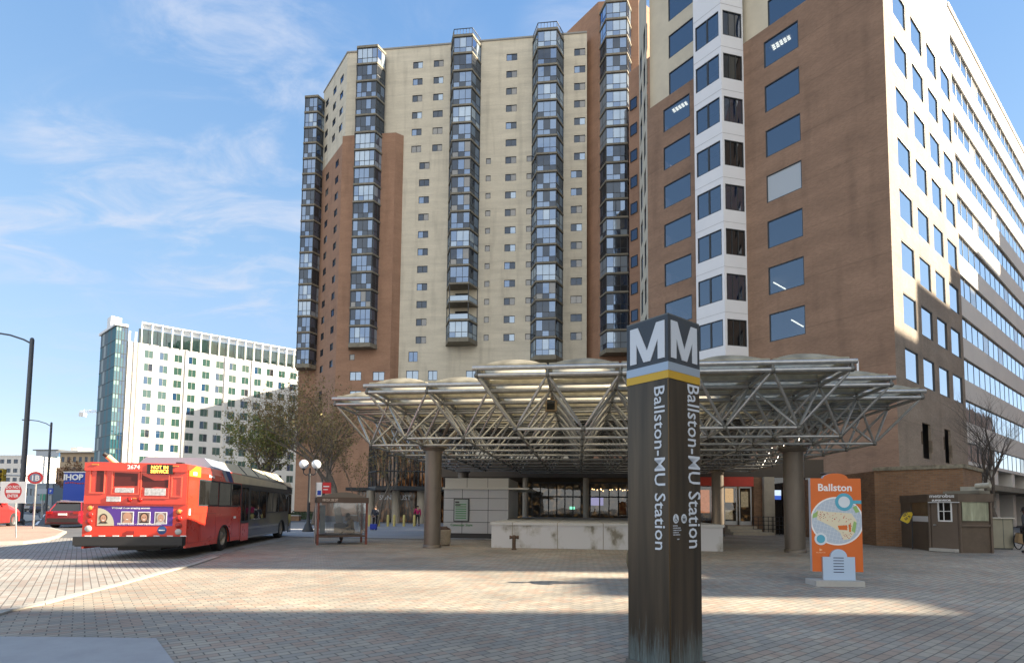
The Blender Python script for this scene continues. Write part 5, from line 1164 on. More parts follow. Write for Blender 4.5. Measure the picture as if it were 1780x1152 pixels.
mb = MB(); F = B2; mb.fbox(F, .0, 1.2, bz+.03, bz+.14, -1.8, -1.0, 0); mb.fbox(F, .5, 1.1, bz+.14, bz+.30, -1.6, -1.2, 1)
mb.tube(F.pt(1.15, bz+.3, -.9), F.pt(1.6, bz+.32, -.9), .10, 12, 1); tag(mb.build('rooftop_unit', [mSLAB, mat('weathered_white', (.45, .42, .34), .7, noise=.3)]), 'small weathered vent unit lying on the booth roof', 'vent unit')
# yellow sale tag board leaning on the booth
TG = thing('yellow_tag_board', 'yellow tag shaped board with black border stuck out from the booth side', 'sign board', D(1582, 900, 22.2))
Ft = Face(D(1563, 900, 22.2), XA); mY = mat('tag_yellow', (.62, .45, .03), .5)
P = [Ft.hit(x, y) for x, y in ((1562.5, 904), (1568, 893), (1573, 889), (1586, 888), (1588, 893), (1581, 909), (1577, 911))]
def polyplate(name, F, P, o0, o1, m, parent):
    mb = MB(); k = len(P); A = [F.pt(s, z, o1) for s, z in P]+[F.pt(s, z, o0) for s, z in P]; mb.add(A, [list(range(k)), list(range(2*k-1, k-1, -1))]+[(i, (i+1) % k, k+(i+1) % k, k+i) for i in range(k)]); return mb.build(name, m, parent)
polyplate('border', Ft, P, -.03, 0, mFR, TG); cc = np.mean(P, 0); polyplate('board', Ft, [tuple(cc+(np.array(p)-cc)*.86) for p in P], 0, .008, mY, TG)
dx = np.array(P[2])-np.array(P[6]); an = math.radians(38)
for k, w_ in enumerate(('GET', '50 %')):
    o_s, o_z = cc[0]-.13+k*.07, cc[1]-.01-k*.13
    text('lettering', w_, .13, mFR, TG, Ft.pt(o_s, o_z, .01), (Ft.d[0]*math.cos(an), Ft.d[1]*math.cos(an), math.sin(an)), (-Ft.d[0]*math.sin(an), -Ft.d[1]*math.sin(an), math.cos(an)), .001, .004)
mb = MB(); q0_ = Ft.pt(*P[6]); q1_ = Ft.pt(P[4][0], P[4][1]); mb.tube((q1_[0]-.05, q1_[1]+.05, .0), (q1_[0]-.05, q1_[1]+.02, q1_[2]), .02, 6); mb.build('post', mFR, TG)
# vendor cabinet at the right
cb0 = G(1727, 954); CBF = Face(cb0, XA); cw = CBF.s(1763, 950); cz_ = CBF.z(1740, 899)
VC = thing('vendor_cabinet', 'pale beige vendor cabinet with a light top beside the booth', 'cabinet', cb0)
mb = MB(); mb.fbox(CBF, 0, cw, .05, cz_-.05, -.7, 0); mb.build('body', mat('cabinet_beige', (.30, .28, .21), .6, noise=.1), VC)
mb = MB(); mb.fbox(CBF, -.05, cw+.07, cz_-.05, cz_, -.8, .07); mb.build('top', mat('cabinet_top', (.50, .47, .40), .5), VC)
mb = MB()
for s in (.0, cw*.5, cw-.02): mb.fbox(CBF, s, s+.015, .05, cz_-.05, 0, .01)
mb.fbox(CBF, .02, cw-.02, 0, .05, -.65, -.05); mb.build('seam', mFRg, VC)

# ================================================================ SMALL PLAZA OBJECTS
c = G(765.5, 948.5); LB = thing('litter_bin', 'round exposed aggregate litter bin with a dark domed lid in front of the left column', 'litter bin', (c[0], c[1]+.35, 0))
c = (c[0], c[1]+.35, 0); mAG = mat('aggregate', (.36, .31, .24), .9, noise=.35, nscale=30, bump=.5, bscale=60)
mb = MB(); mb.lathe([(.01, .02), (.31, .02), (.345, .08), (.355, .55), (.37, .58), (.37, .63), (.31, .63), (.01, .60)], c, 32); mb.build('body', mAG, LB)
mb = MB(); mb.lathe([(.34, .63), (.33, .67), (.22, .72), (.2, .75), (.01, .76)], c, 32); mb.build('lid', mat('lid_maroon', (.06, .03, .03), .4), LB)
c = G(893.5, 955); SPp = thing('standpipe', 'short rusty T shaped standpipe in front of the concrete parapet', 'standpipe', c)
mRST = mat('rusty_iron', (.09, .055, .035), .6, .3, noise=.3, nscale=12)
mb = MB(); mb.tube((c[0], c[1], 0), (c[0], c[1], .42), .065, 12); mb.lathe([(.09, 0), (.09, .05), (.065, .06)], c, 14); mb.build('post', mRST, SPp)
mb = MB(); mb.tube((c[0]-.14, c[1], .45), (c[0]+.14, c[1], .45), .05, 12); mb.tube((c[0]-.17, c[1], .45), (c[0]-.12, c[1], .45), .065, 12); mb.tube((c[0]+.12, c[1], .45), (c[0]+.17, c[1], .45), .065, 12); mb.lathe([(.08, .42), (.08, .5), (.03, .53), (.01, .53)], c, 12); mb.build('twin_outlet', mRST, SPp)
# yellow bollards
mYB = mat('bollard_yellow', (.55, .47, .17), .6, noise=.12, nscale=6)
names = ['leftmost, beside the dark clad traveller', 'second from the left, just right of the traveller', 'third from the left', 'fourth from the left', 'fifth from the left', 'rightmost, beside the person in pink']
bp = None
for px, nm in zip((641.7, 658, 674, 685, 702, 720), names):
    c = G(px, 914.5)
    if bp is None:
        mb = MB(); mb.lathe([(.10, 0), (.10, .8), (.085, .86), (.05, .9), (.001, .91)], (0, 0, 0), 14); bp = mb.build('bollard', mYB); o = bp
    else: o = bp.copy(); COL.objects.link(o)
    o.location = (c[0], c[1], 0); tag(o, 'pale yellow bollard on the grey walkway, '+nm, 'bollard', 'yellow bollards across the walkway')
# ---------------------------------------------------------------- lamps
def cobra(name, label, px, pyb, pyt, arm, r, Y):
    c = D(px, pyb, Y); z = D(px, pyt, Y)[2]; t = thing(name, label, 'street lamp', (c[0], c[1], 0), 0, 'tall grey street lamps')
    mP = MATS.get('lamp_grey') or mat('lamp_grey', (.075, .085, .10), .45, .3)
    mb = MB(); mb.tube((c[0], c[1], .4), (c[0], c[1], z), r, 16, 0, r*.8); mb.lathe([(r*1.6, 0), (r*1.6, .35), (r*1.05, .45)], (c[0], c[1], 0), 16); mb.lathe([(r*.8, z), (r*.5, z+.12), (.001, z+.15)], (c[0], c[1], 0), 16); mb.build('pole', mP, t)
    mb = MB(); pp = [(c[0]+dx, c[1], z+dz) for dx, dz in arm]; mb.path(pp, .06, 8); mb.build('arm', mP, t)
    q_ = pp[-1]; mb = MB(); mb.box((q_[0]-.45, q_[1], q_[2]-.02), (.95, .34, .14), 0); mb.box((q_[0]-.5, q_[1], q_[2]-.11), (.5, .26, .06), 1); mb.build('lamp_head', [mP, mWHT], t); return t
cobra('street_lamp', 'thick dark street lamp pole at the far left, arm reaching out of the picture', 34.5, 911, 590, [(0, -.3), (-.6, .0), (-1.6, .32), (-2.8, .5)], .165, 38.5)
cobra('street_lamp', 'thinner and more distant street lamp whose curved arm ends near the first pole', 79, 900, 735, [(0, -.5), (-.8, -.05), (-2.0, .3), (-3.3, .45)], .17, 80)
c = G(535, 924); GL = thing('globe_lamp', 'old style lamp post with two white globes behind the bus shelter', 'street lamp', c); zt_ = D(532, 813, c[1])[2]
mLP = mat('lamp_black', (.03, .032, .035), .5)
mb = MB(); mb.lathe([(.32, 0), (.32, .12), (.24, .22), (.2, .4), (.11, .55), (.085, .9), (.07, zt_-.5), (.09, zt_-.42), (.05, zt_-.3), (.05, zt_)], c, 16); mb.build('pole', mLP, GL)
mb = MB(); gz_ = D(522, 806.5, c[1])[2]
for sg in (-1, 1): mb.path([(c[0], c[1], zt_-.35), (c[0]+sg*.22, c[1], zt_-.42), (c[0]+sg*.37, c[1], zt_-.3), (c[0]+sg*.37, c[1], gz_-.25)], .03, 8); mb.lathe([(.05, 0), (.12, .1), (.1, .14)], (c[0]+sg*.37, c[1], gz_-.36), 12)
mb.build('arm', mLP, GL)
for sg in (-1, 1): mb = MB(); mb.lathe([(max(.001, .265*math.sin(math.pi*i/12)), -.265*math.cos(math.pi*i/12)) for i in range(13)], (c[0]+sg*.37, c[1], gz_), 20); mb.build('globe', mGLOBE, GL)
# ---------------------------------------------------------------- signs at left
c = G(28, 934.5, .1); DN = thing('do_not_enter_sign', 'square white sign with a red disc on a thin leaning post at the left kerb', 'road sign', c)
SFn = Face((c[0]-.12, c[1]-.05), XA); w0, w1 = SFn.s(1, 855), SFn.s(45.5, 855); z0, z1 = SFn.z(22, 874), SFn.z(22, 836.5); tc_ = SFn.pt((w0+w1)/2, 0)
mb = MB(); mb.tube((c[0], c[1], .1), (tc_[0]+.02, tc_[1]+.05, z1-.05), .03, 8); mb.build('post', mST, DN)
mb = MB(); mb.fbox(SFn, w0, w1, z0, z1, 0, .012); PL_ = mb.build('plate', mWHT, DN); sm, zm, rd = (w0+w1)/2, (z0+z1)/2+.04, (z1-z0)*.40
mb = MB()
for_e = [(sm+rd*1.12*math.cos(2*math.pi*i/40), zm+rd*math.sin(2*math.pi*i/40)) for i in range(40)]; mb.poly([SFn.pt(s, z, .014) for s, z in for_e]); mb.build('red_disc', mat('sign_red2', (.55, .02, .025), .4), PL_)
mb = MB(); mb.fbox(SFn, sm-rd*.92, sm+rd*.92, zm-.065, zm+.065, .014, .017); mb.build('white_bar', mWHT, PL_)
text('lettering', 'DO NOT', .17, mWHT, PL_, SFn.pt(sm, zm+.12, .015), tuple(SFn.d)+(0,), (0, 0, 1), .001, .004, 'CENTER'); text('lettering', 'ENTER', .17, mWHT, PL_, SFn.pt(sm, zm-.24, .015), tuple(SFn.d)+(0,), (0, 0, 1), .001, .004, 'CENTER')
c = D(61, 905, 31); OV = thing('oval_stop_sign', 'red ringed oval sign with pale lettering above the do not enter sign', 'sign', (c[0], c[1], 0)); OFc = Face(c, XA)
r1_, zc_o = (OFc.s(75, 830)-OFc.s(47.5, 830))/2, OFc.z(61, 830); sc_ = OFc.s(61.5, 830)
mb = MB(); p_ = OFc.pt(sc_, 0, -.06); mb.tube((p_[0], p_[1], 0), (p_[0], p_[1], zc_o), .045, 8); mb.build('post', mST, OV)
for nm, k, o_, m_ in (('rim', 1.08, .0, mWHT), ('red_ring', 1.0, .006, MATS['sign_red2']), ('inner_panel', .70, .012, mat('dull_blue', (.16, .22, .32), .5))):
    mb = MB(); mb.poly([OFc.pt(sc_+r1_*k*math.cos(2*math.pi*i/32), zc_o+r1_*.68*k*math.sin(2*math.pi*i/32), o_) for i in range(32)]); mb.build(nm, m_, OV)
text('lettering', '1B', .42, mWHT, OV, OFc.pt(sc_, zc_o-.15, .016), tuple(OFc.d)+(0,), (0, 0, 1), .002, .01, 'CENTER', sx=1.3)
# small signs further up the street
for nm, lb, cat_, x0, x1, y0, y1, Y, m_ in (('parking_sign', 'small blue square sign between the lamp pole and the blue restaurant', 'sign', 83.5, 92.5, 848, 858, 60, mBLU), ('street_name_sign', 'pale grey blue street name plate right of the oval sign', 'sign', 65, 81, 849, 858, 55, mat('sign_grey_blue', (.35, .40, .48), .5)), ('green_street_sign', 'green sign below the pale street name plate', 'sign', 70, 79, 858, 869, 56, mat('sign_green', (.06, .28, .2), .5))):
    F = Face(D(x0, y1, Y), XA); t = thing(nm, lb, cat_, F.pt(.3, 0)); L_ = F.s(x1, y1); zz0, zz1 = F.z(x0, y1), F.z(x0, y0)
    mb = MB(); mb.fbox(F, 0, L_, zz0, zz1, 0, .03); mb.build('plate', m_, t); mb = MB(); q_ = F.pt(L_/2, 0, -.06); mb.tube(q_, (q_[0], q_[1], zz1), .04, 6); mb.build('post', mST, t)
    if nm == 'parking_sign': text('lettering', 'P', .4, mWHT, t, F.pt(L_/2, zz0+.15, .032), tuple(F.d)+(0,), (0, 0, 1), .002, .01, 'CENTER')
c = D(3.5, 826, 45); TL = thing('traffic_signal', 'black and yellow traffic signal hanging at the left edge of the picture', 'traffic light', c)
mb = MB(); mb.box((c[0], c[1], c[2]), (.42, .3, 1.05)); mb.build('housing', mat('signal_yellow', (.45, .32, .03), .5), TL)
for k, cc_ in enumerate(((.25, .02, .02), (.25, .14, .02), (.02, .2, .08))): mb = MB(); mb.lathe([(.001, -.02), (.12, -.02), (.13, 0)], (c[0], c[1]-.16, c[2]+.32-.32*k), 14, ax='y'); mb.lathe([(.14, 0), (.14, -.16)], (c[0], c[1]-.15, c[2]+.32-.32*k), 14, ax='y'); mb.build('signal_lens', mFR if k != 1 else mat('amber_lens', cc_, .3), TL)
mb = MB(); mb.tube((c[0]-7, c[1], c[2]+.1), (c[0]+2.4, c[1], c[2]+.0), .06, 8); mb.tube((c[0]-7, c[1], 0), (c[0]-7, c[1], c[2]+.4), .12, 10); mb.build('mast', mST, TL)
# ---------------------------------------------------------------- bus shelter
s0_, s1_ = G(551.5, 947), G(636, 945.5); SH = Face(s0_, (s1_-s0_)[:2]); sL_ = float(np.hypot(*(s1_-s0_)[:2])); SHt = thing('bus_shelter', 'brown framed bus shelter with an arched roof and glass sides, right of the bus', 'bus shelter', s0_)
mSHf = mat('shelter_brown', (.085, .055, .04), .45, noise=.15); mSHr = mat('shelter_red_post', (.16, .045, .03), .5, noise=.3, nscale=5)
zf0, zf1, zr = SH.z(560, 873), SH.z(560, 863.5), SH.z(595, 855); dp = 1.35
mb = MB()
for s in (0, sL_):
    for o_ in (0, -dp): mb.fbox(SH, s-.04, s+.04, 0, zf1, o_-.04, o_+.04, 0)
mb.build('post', mSHr, SHt)
mb = MB(); mb.fbox(SH, -.06, sL_+.06, zf0, zf1, .0, .07); mb.fbox(SH, -.06, sL_+.06, zf0, zf1, -dp-.07, -dp)
for s in (-.05, sL_+.01): mb.fbox(SH, s, s+.04, zf0, zf1, -dp, 0)
mb.fbox(SH, 0, sL_, .30, .37, -.03, .03); mb.fbox(SH, 0, sL_, .30, .37, -dp-.03, -dp+.03); FA = mb.build('fascia', mSHf, SHt)
mb = MB(); n = 14; ar = [(sL_*i/n, zf1+(zr-zf1)*math.sin(math.pi*i/n)) for i in range(n+1)]
for (x0, y0), (x1, y1) in zip(ar, ar[1:]): mb.add([SH.pt(x0, y0, .05), SH.pt(x1, y1, .05), SH.pt(x1, y1, -dp-.05), SH.pt(x0, y0, -dp-.05)], [(0, 1, 2, 3)], 0, True)
mb.poly([SH.pt(x, y, .05) for x, y in ar]); mb.poly([SH.pt(x, y, -dp-.05) for x, y in ar]); mb.build('roof', mat('shelter_roof', (.14, .12, .10), .5), SHt)
mb = MB(); mb.fquad(SH, .05, sL_-.05, .38, zf0, -dp); mb.fquad(SH, .3, sL_-.05, .38, zf0, 0)
for s in (0, sL_): mb.poly([SH.pt(s, .38, -.05), SH.pt(s, .38, -dp+.05), SH.pt(s, zf0, -dp+.05), SH.pt(s, zf0, -.05)])
mb.build('glazing', gSh, SHt)
mb = MB(); mb.fbox(SH, .15, sL_-.1, .40, .44, -dp+.08, -dp+.42); mb.build('bench', mSHf, SHt)
text('lettering', '10B 22A 23B 23T', (zf1-zf0)*.62, mat('shelter_letter', (.6, .5, .42), .5), FA, SH.pt(.12, zf0+.06, .072), tuple(SH.d)+(0,), (0, 0, 1), .001, .002, sx=.62)
mb = MB(); mb.fbox(SH, .06, .26, .45, zf0-.1, -.02, .0); mb.build('notice_panel', mat('notice_grey', (.09, .11, .12), .4, noise=.3, nscale=4), SHt)
# bus stop flag pole with blue white and red plates
c = G(553, 944); BSF = thing('bus_stop_flag', 'bus stop pole with a white and blue plate and a red plate above the shelter', 'bus stop sign', (c[0]-.12, c[1]-.05, 0)); FF = Face((c[0]-.12, c[1]-.05), XA)
mb = MB(); p_ = FF.pt(0, 0); zt_ = FF.z(553, 838); mb.tube(p_, (p_[0], p_[1], zt_), .035, 8); mb.build('pole', mST, BSF)
mb = MB(); mb.fbox(FF, .02, .24, FF.z(555, 862), FF.z(555, 838), .0, .02, 0); mb.fbox(FF, .05, .21, FF.z(555, 860), FF.z(555, 852), .02, .024, 1); mb.build('plate', [mWHT, mBLU], BSF)
mb = MB(); mb.fbox(FF, .26, .62, FF.z(555, 857), FF.z(555, 838), .0, .02, 0); mb.fbox(FF, .3, .55, FF.z(555, 846), FF.z(555, 844), .02, .023, 1); mb.fbox(FF, .3, .5, FF.z(555, 851), FF.z(555, 849.5), .02, .023, 1); mb.build('red_plate', [MATS['sign_red2'], mWHT], BSF)

# ================================================================ BUS
hd = R(10); RB = D(325, 900, 15.5)
BUS = thing('city_bus', 'red and grey city bus seen from behind with a purple advert on its tail', 'bus', (RB[0], RB[1], 0), hd)
def B(): return MB()
def bb(mb, name, m, parent=None): return mb.build(name, m, parent or BUS, world=False)
W_, LB_ = 2.6, 12.6
mGRY = mat('bus_grey', (.045, .047, .05), .3, coat=.5, noise=.1, nscale=2); mBWH = mat('bus_roof_white', (.26, .31, .40), .35, coat=.3); mBBE = mat('bus_roof_beige', (.62, .54, .38), .45, noise=.12, nscale=2)
mBBL = mat('bus_blue', (.02, .08, .25), .35)
mb = B()      # body: cross-section prisms along the length
def sec(x0, x1, z0, z1, zs, inset): return [(x0, z0), (x1, z0), (x1, zs), (x1-inset, z1), (x0+inset, z1), (x0, zs)]
def ext(mb, prof, y0, y1, m=0, caps=True):
    n = len(prof); vs = [(x, y0, z) for x, z in prof]+[(x, y1, z) for x, z in prof]
    mb.add(vs, [(i, (i+1) % n, n+(i+1) % n, n+i) for i in range(n)], m)
    if caps: mb.add(vs, [list(range(n)), list(range(2*n-1, n-1, -1))], m)
def yz(mb, pts, x0, x1, m=0):      # plate in the side plane
    n = len(pts); vs = [(x0, y, z) for y, z in pts]+[(x1, y, z) for y, z in pts]; mb.add(vs, [list(range(n)), list(range(2*n-1, n-1, -1))]+[(i, (i+1) % n, n+(i+1) % n, n+i) for i in range(n)], m)
# wheel wells are cut out of the side skin: build side outline with arcs
def arc(c, r, n=10): return [(c-r*math.cos(math.pi*i/n), .28+r*math.sin(math.pi*i/n)) for i in range(n+1)]
low_ = [(0, .30)]+arc(3.0, .56)+arc(10.75, .56)+[(LB_, .28)]
def side(x0, x1): return None
rl = low_; up_ = 2.45
red_pts = [(0, .30)]+arc(3.0, .56)+[(5.6, .28), (5.6, .78), (4.65, 1.42), (4.65, up_), (0, up_)]
gry_pts = [(5.6, .28)]+arc(10.75, .56)+[(LB_, .28), (LB_, up_), (4.65, up_), (4.65, 1.42), (5.6, .78)]
for xx in ((0, -.06), (-W_, -W_+.06)):
    yz(mb, red_pts, xx[0], xx[1], 0); yz(mb, gry_pts, xx[0], xx[1], 1)
mb.b2(-W_+.06, -.06, 0, .08, .50, 2.45, 0)
ext(mb, [(-.0, 2.45), (-.09, 2.66), (-W_+.09, 2.66), (-W_, 2.45)], 0, 4.9, 0); ext(mb, [(-.0, 2.45), (-.09, 2.66), (-W_+.09, 2.66), (-W_, 2.45)], 4.9, LB_, 1)
mb.b2(-W_+.06, -.06, .1, LB_-.02, .45, .6, 1); mb.b2(-W_+.06, -.06, LB_-.05, LB_, .3, 2.45, 1)
bb(mb, 'body', [mRED, mGRY])
mb = B()      # roof fairing with beige side flaps
ext(mb, [(-.12, 2.66), (-.45, 3.02), (-W_+.45, 3.02), (-W_+.12, 2.66)], 2.3, 4.0, 0); ext(mb, [(-.10, 2.66), (-.42, 3.02), (-W_+.42, 3.02), (-W_+.10, 2.66)], 4.0, 11.3, 1)
bb(mb, 'roof_fairing', [mBWH, mBBE])
mb = B(); yz(mb, [(3.35, 2.30), (3.75, 2.30), (3.35, 2.66), (2.95, 2.66)], .004, -.01, 0); yz(mb, [(3.0, 2.30), (3.3, 2.30), (2.9, 2.66), (2.6, 2.66)], .004, -.01, 1); yz(mb, [(3.8, 2.30), (11.6, 2.30), (11.4, 2.5), (3.5, 2.62)], .0041, -.012, 2)
bb(mb, 'coving_stripe', [mBBL, mBWH, mBBE])
mb = B()
for y in (5.5, 7.1, 8.7, 10.2): ext(mb, [(-.11, 2.67), (-.43, 3.03), (-.40, 3.03), (-.08, 2.67)], y, y+.05, 0)
bb(mb, 'fairing_seam', mFR)
def sidewin(y0, y1, z0, z1, nm='side_window', div=()):
    mb = B(); yz(mb, [(y0, z0), (y1, z0), (y1, z1), (y0, z1)], .008, -.02, 0); fo = bb(mb, nm, mFR)
    mb = B(); ys = [y0]+list(div)+[y1]
    for a, b in zip(ys, ys[1:]): yz(mb, [(a+.05, z0+.05), (b-.05, z0+.05), (b-.05, z1-.05), (a+.05, z1-.05)], .012, .010, 0)
    bb(mb, 'window_pane', gBus, fo); return fo
gBus = glass('bus_glass', (.012, .012, .012), .075)
sidewin(.75, 2.34, 1.47, 2.28, div=()); sidewin(2.38, 4.6, 1.46, 2.28, div=(3.5,))
sidewin(5.75, 8.0, .95, 2.14, div=(6.9,)); sidewin(8.05, 10.0, 1.2, 2.14, div=(9.0,)); sidewin(10.05, 11.9, 1.2, 2.12)
mb = B(); yz(mb, [(4.68, .22), (5.58, .22), (5.58, 2.25), (4.68, 2.25)], .014, -.02, 0); yz(mb, [(4.68, .22), (5.58, .22), (5.58, .85), (4.68, .85)], .017, .0145, 1)
dof = bb(mb, 'door', [mFR, mRED]); mb = B(); yz(mb, [(4.76, .95), (5.08, .95), (5.08, 2.17), (4.76, 2.17)], .018, .0145); yz(mb, [(5.16, .95), (5.5, .95), (5.5, 2.17), (5.16, 2.17)], .018, .0145); bb(mb, 'door_pane', gBus, dof)
mb = B(); yz(mb, [(12.0, .22), (12.55, .22), (12.55, 2.2), (12.0, 2.2)], .012, -.02); bb(mb, 'door', gBus)
mb = B(); yz(mb, [(5.6, .62), (10.1, .62), (10.1, .70), (5.6, .70)], .006, -.01); yz(mb, [(5.6, .28), (10.1, .28), (10.1, .34), (5.6, .34)], .006, -.01); bb(mb, 'side_trim', mST)
for y0, y1, z0, z1 in ((.1, .9, .42, 1.25), (1.0, 2.2, .42, 1.25), (3.75, 4.5, .42, 1.1)):
    mb = B()
    for a, b, c_, d_ in ((y0, y1, z0, z0+.008), (y0, y1, z1, z1+.008), (y0, y0+.012, z0, z1), (y1, y1+.012, z0, z1)): yz(mb, [(a, c_), (b, c_), (b, d_), (a, d_)], .003, -.002)
    bb(mb, 'hatch_line', mDRED)
mb = B(); yz(mb, [(.02, 2.32), (.85, 2.32), (.85, 2.62), (.5, 2.64), (.02, 2.45)], .004, -.004); bb(mb, 'orange_patch', mat('bus_orange', (.75, .25, .03), .4))
mb = B(); yz(mb, [(.3, 2.36), (.55, 2.36), (.55, 2.46), (.3, 2.46)], .008, .004); yz(mb, [(.10, 1.22), (.2, 1.22), (.2, 1.4), (.10, 1.4)], .01, .003); yz(mb, [(3.9, 1.05), (4.15, 1.05), (4.15, 1.13), (3.9, 1.13)], .005, .002); bb(mb, 'sticker', mW2)
text('side_lettering', 'METRO', .42, mW2, BUS, wm(BUS) @ Vector((.008, 6.0, .98)), wm(BUS).to_3x3() @ Vector((0, 1, 0)), (0, 0, 1), .002, .012, sx=.85)
o = text('side_lettering', 'metro', .17, mat('sign_red3', (.5, .03, .02), .5), BUS, wm(BUS) @ Vector((.008, 6.0, 1.36)), wm(BUS).to_3x3() @ Vector((0, 1, 0)), (0, 0, 1), .002, .004)
text('side_lettering', 'Metrobus', .12, mW2, BUS, wm(BUS) @ Vector((.006, 1.5, 2.36)), wm(BUS).to_3x3() @ Vector((0, 1, 0)), (0, 0, 1), .002, .002)
def wheel(x, y, sgn):
    mb = B(); prof = [(.30, -.13), (.46, -.13), (.485, -.09), (.485, .09), (.46, .13), (.30, .13)]; mb.lathe(prof, (x, y, .485), 28, 0, True, 'x'); w = bb(mb, 'wheel', mRUB)
    mb = B(); s = sgn; mb.lathe([(.305, s*.12), (.27, s*.09), (.24, s*.03), (.16, s*.0), (.15, s*.08), (.11, s*.12), (.001, s*.12)], (x, y, .485), 24, 0, True, 'x')
    for k in range(8): a = k*math.pi/4; mb.tube((x+s*.01, y+.205*math.cos(a), .485+.205*math.sin(a)), (x+s*.05, y+.205*math.cos(a), .485+.205*math.sin(a)), .02, 6)
    bb(mb, 'rim', mat('rim_metal', (.33, .29, .24), .45, .6) if 'rim_metal' not in MATS else MATS['rim_metal'], w)
for y in (3.0, 10.75): wheel(-.16, y, 1); wheel(-W_+.16, y, -1)
mb = B()
for y in (3.0, 10.75):      # arch trims
    a = [(.004, y+.57*math.cos(t), .28+.57*math.sin(t)) for t in np.linspace(0, math.pi, 14)]; mb.path(a, .02, 6)
bb(mb, 'wheel_arch', mBLK)
mb = B(); mb.b2(-W_+.3, -.3, .3, 11.5, .30, .5); mb.tube((-.5, 3.0, .45), (-2.1, 3.0, .45), .14, 10); mb.b2(-1.9, -.8, .4, 1.8, .22, .4); bb(mb, 'underbody', mBLK)
# rear end (y = 0 plane)
def rb(mb, x0, x1, z0, z1, o0, o1, m=0): mb.b2(x0, x1, -o1, -o0, z0, z1, m)
mb = B(); rb(mb, -2.68, -.0, .40, .63, .02, .26, 0); rb(mb, -2.66, -.02, .37, .40, .0, .2, 0); bb(mb, 'bumper', mBLK)
mb = B(); rb(mb, -W_+.0, 0, .50, 2.45, -.02, .012, 0); rb(mb, -W_+.02, -.02, 1.52, 2.48, .012, .05, 0)
rb(mb, -W_+.02, -.02, 2.42, 2.64, .012, .10, 0); bb(mb, 'rear_panel', mRED)
mb = B()      # window surrounds and recessed rear panels
for x0, x1, z0, z1 in ((-1.92, -1.22, 1.78, 2.42), (-1.20, -.46, 1.68, 2.40), (-2.46, -2.08, 1.80, 2.46), (-.42, -.14, 1.72, 2.30)):
    for a, b, c_, d_ in ((x0, x1, z0, z0+.03), (x0, x1, z1-.03, z1), (x0, x0+.03, z0+.03, z1-.03), (x1-.03, x1, z0+.03, z1-.03)): rb(mb, a, b, c_, d_, .05, .07)
bb(mb, 'rear_moulding', mat('bus_red_light', (.75, .10, .06), .3, coat=.5))
mb = B(); mb.poly([(-1.86, -.055, 2.0), (-1.86, -.055, 2.38), (-1.28, -.055, 2.36), (-1.28, -.055, 2.02)]); mb.poly([(-1.17, -.055, 2.0), (-1.17, -.055, 2.33), (-.85, -.055, 2.17), (-.5, -.055, 2.2), (-.5, -.055, 1.98), (-.8, -.055, 2.0), (-1.05, -.055, 1.94)]); mb.poly([(-2.3, -.055, 1.84), (-2.3, -.055, 2.42), (-2.12, -.055, 2.42), (-2.12, -.055, 1.84)]); bb(mb, 'rear_grille', mat('grille_dark_red', (.10, .012, .012), .4))
mb = B()
for x0, x1, z0, z1 in ((-1.82, -1.36, 1.83, 1.96), (-1.08, -.56, 1.76, 1.96), (-2.02, -1.68, 1.58, 1.72)): mb = B(); rb(mb, x0, x1, z0, z1, .05, .075); bb(mb, 'rear_sticker', MATS.get('sticker_pale') or mat('sticker_pale', (.5, .5, .52), .5, noise=.4, nscale=14))
mb = B(); rb(mb, -1.03, -.38, 2.36, 2.62, .06, .12); DS = bb(mb, 'destination_sign', mBLK)
mAMB = mat('amber_led', (.8, .4, .05), emit=(1, .38, .05), estr=1.6)
MBW = wm(BUS); rx = MBW.to_3x3() @ Vector((1, 0, 0))
for k, s_ in enumerate(('NOT IN', 'SERVICE')): text('lettering', s_, .125, mAMB, DS, MBW @ Vector((-.71, -.123, 2.50-k*.115)), rx, (0, 0, 1), .001, .002, 'CENTER')
text('fleet_number', '2674', .155, mW2, BUS, MBW @ Vector((-1.53, -.103, 2.485)), rx, (0, 0, 1), .002, .004)
for nm, xs, zs, rr2, m_ in (('tail_light', (-2.43, -2.43, -2.44), (1.40, 1.21, 1.02), .065, None), ('tail_light', (-.2, -.2, -.2), (1.32, 1.12, .93), .065, None)):
    for k in range(3):
        m2 = MATS.get('lens_amber') or mat('lens_amber', (.65, .25, .06), .25); m3 = MATS.get('lens_red') or mat('lens_red', (.35, .015, .012), .2)
        mb = B(); mb.lathe([(rr2+.018, 0), (rr2+.018, -.02), (rr2, -.025)], (xs[k], -.012, zs[k]), 16, 1, True, 'y'); mb.lathe([(rr2, -.025), (rr2*.6, -.045), (.001, -.05)], (xs[k], -.012, zs[k]), 16, 0, True, 'y'); bb(mb, nm, [m2 if k == 0 else m3, mDRED])
for x, z in ((-2.45, .84), (-.2, .755)): mb = B(); mb.lathe([(.085, 0), (.085, -.02), (.06, -.03), (.001, -.035)], (x, -.012, z), 16, 0, True, 'y'); bb(mb, 'reversing_light', mat('lens_clear', (.45, .45, .45), .2) if 'lens_clear' not in MATS else MATS['lens_clear'])
for x in (-1.46, -1.20): mb = B(); mb.lathe([(.07, 0), (.06, -.03), (.001, -.04)], (x, -.05, 1.64), 16, 0, True, 'y'); bb(mb, 'brake_light', MATS['lens_red'])
mb = B(); rb(mb, -1.37, -1.29, 1.66, 1.69, .05, .07)
for x in (-2.32, -.32): rb(mb, x-.08, x+.08, 2.57, 2.60, .10, .12)
bb(mb, 'marker_light', MATS['lens_amber'])
mb = B()
for k in range(8): rb(mb, -2.52+k*.34, -2.37+k*.34, .62, .655, .012, .03)
bb(mb, 'reflector_strip', mW2)
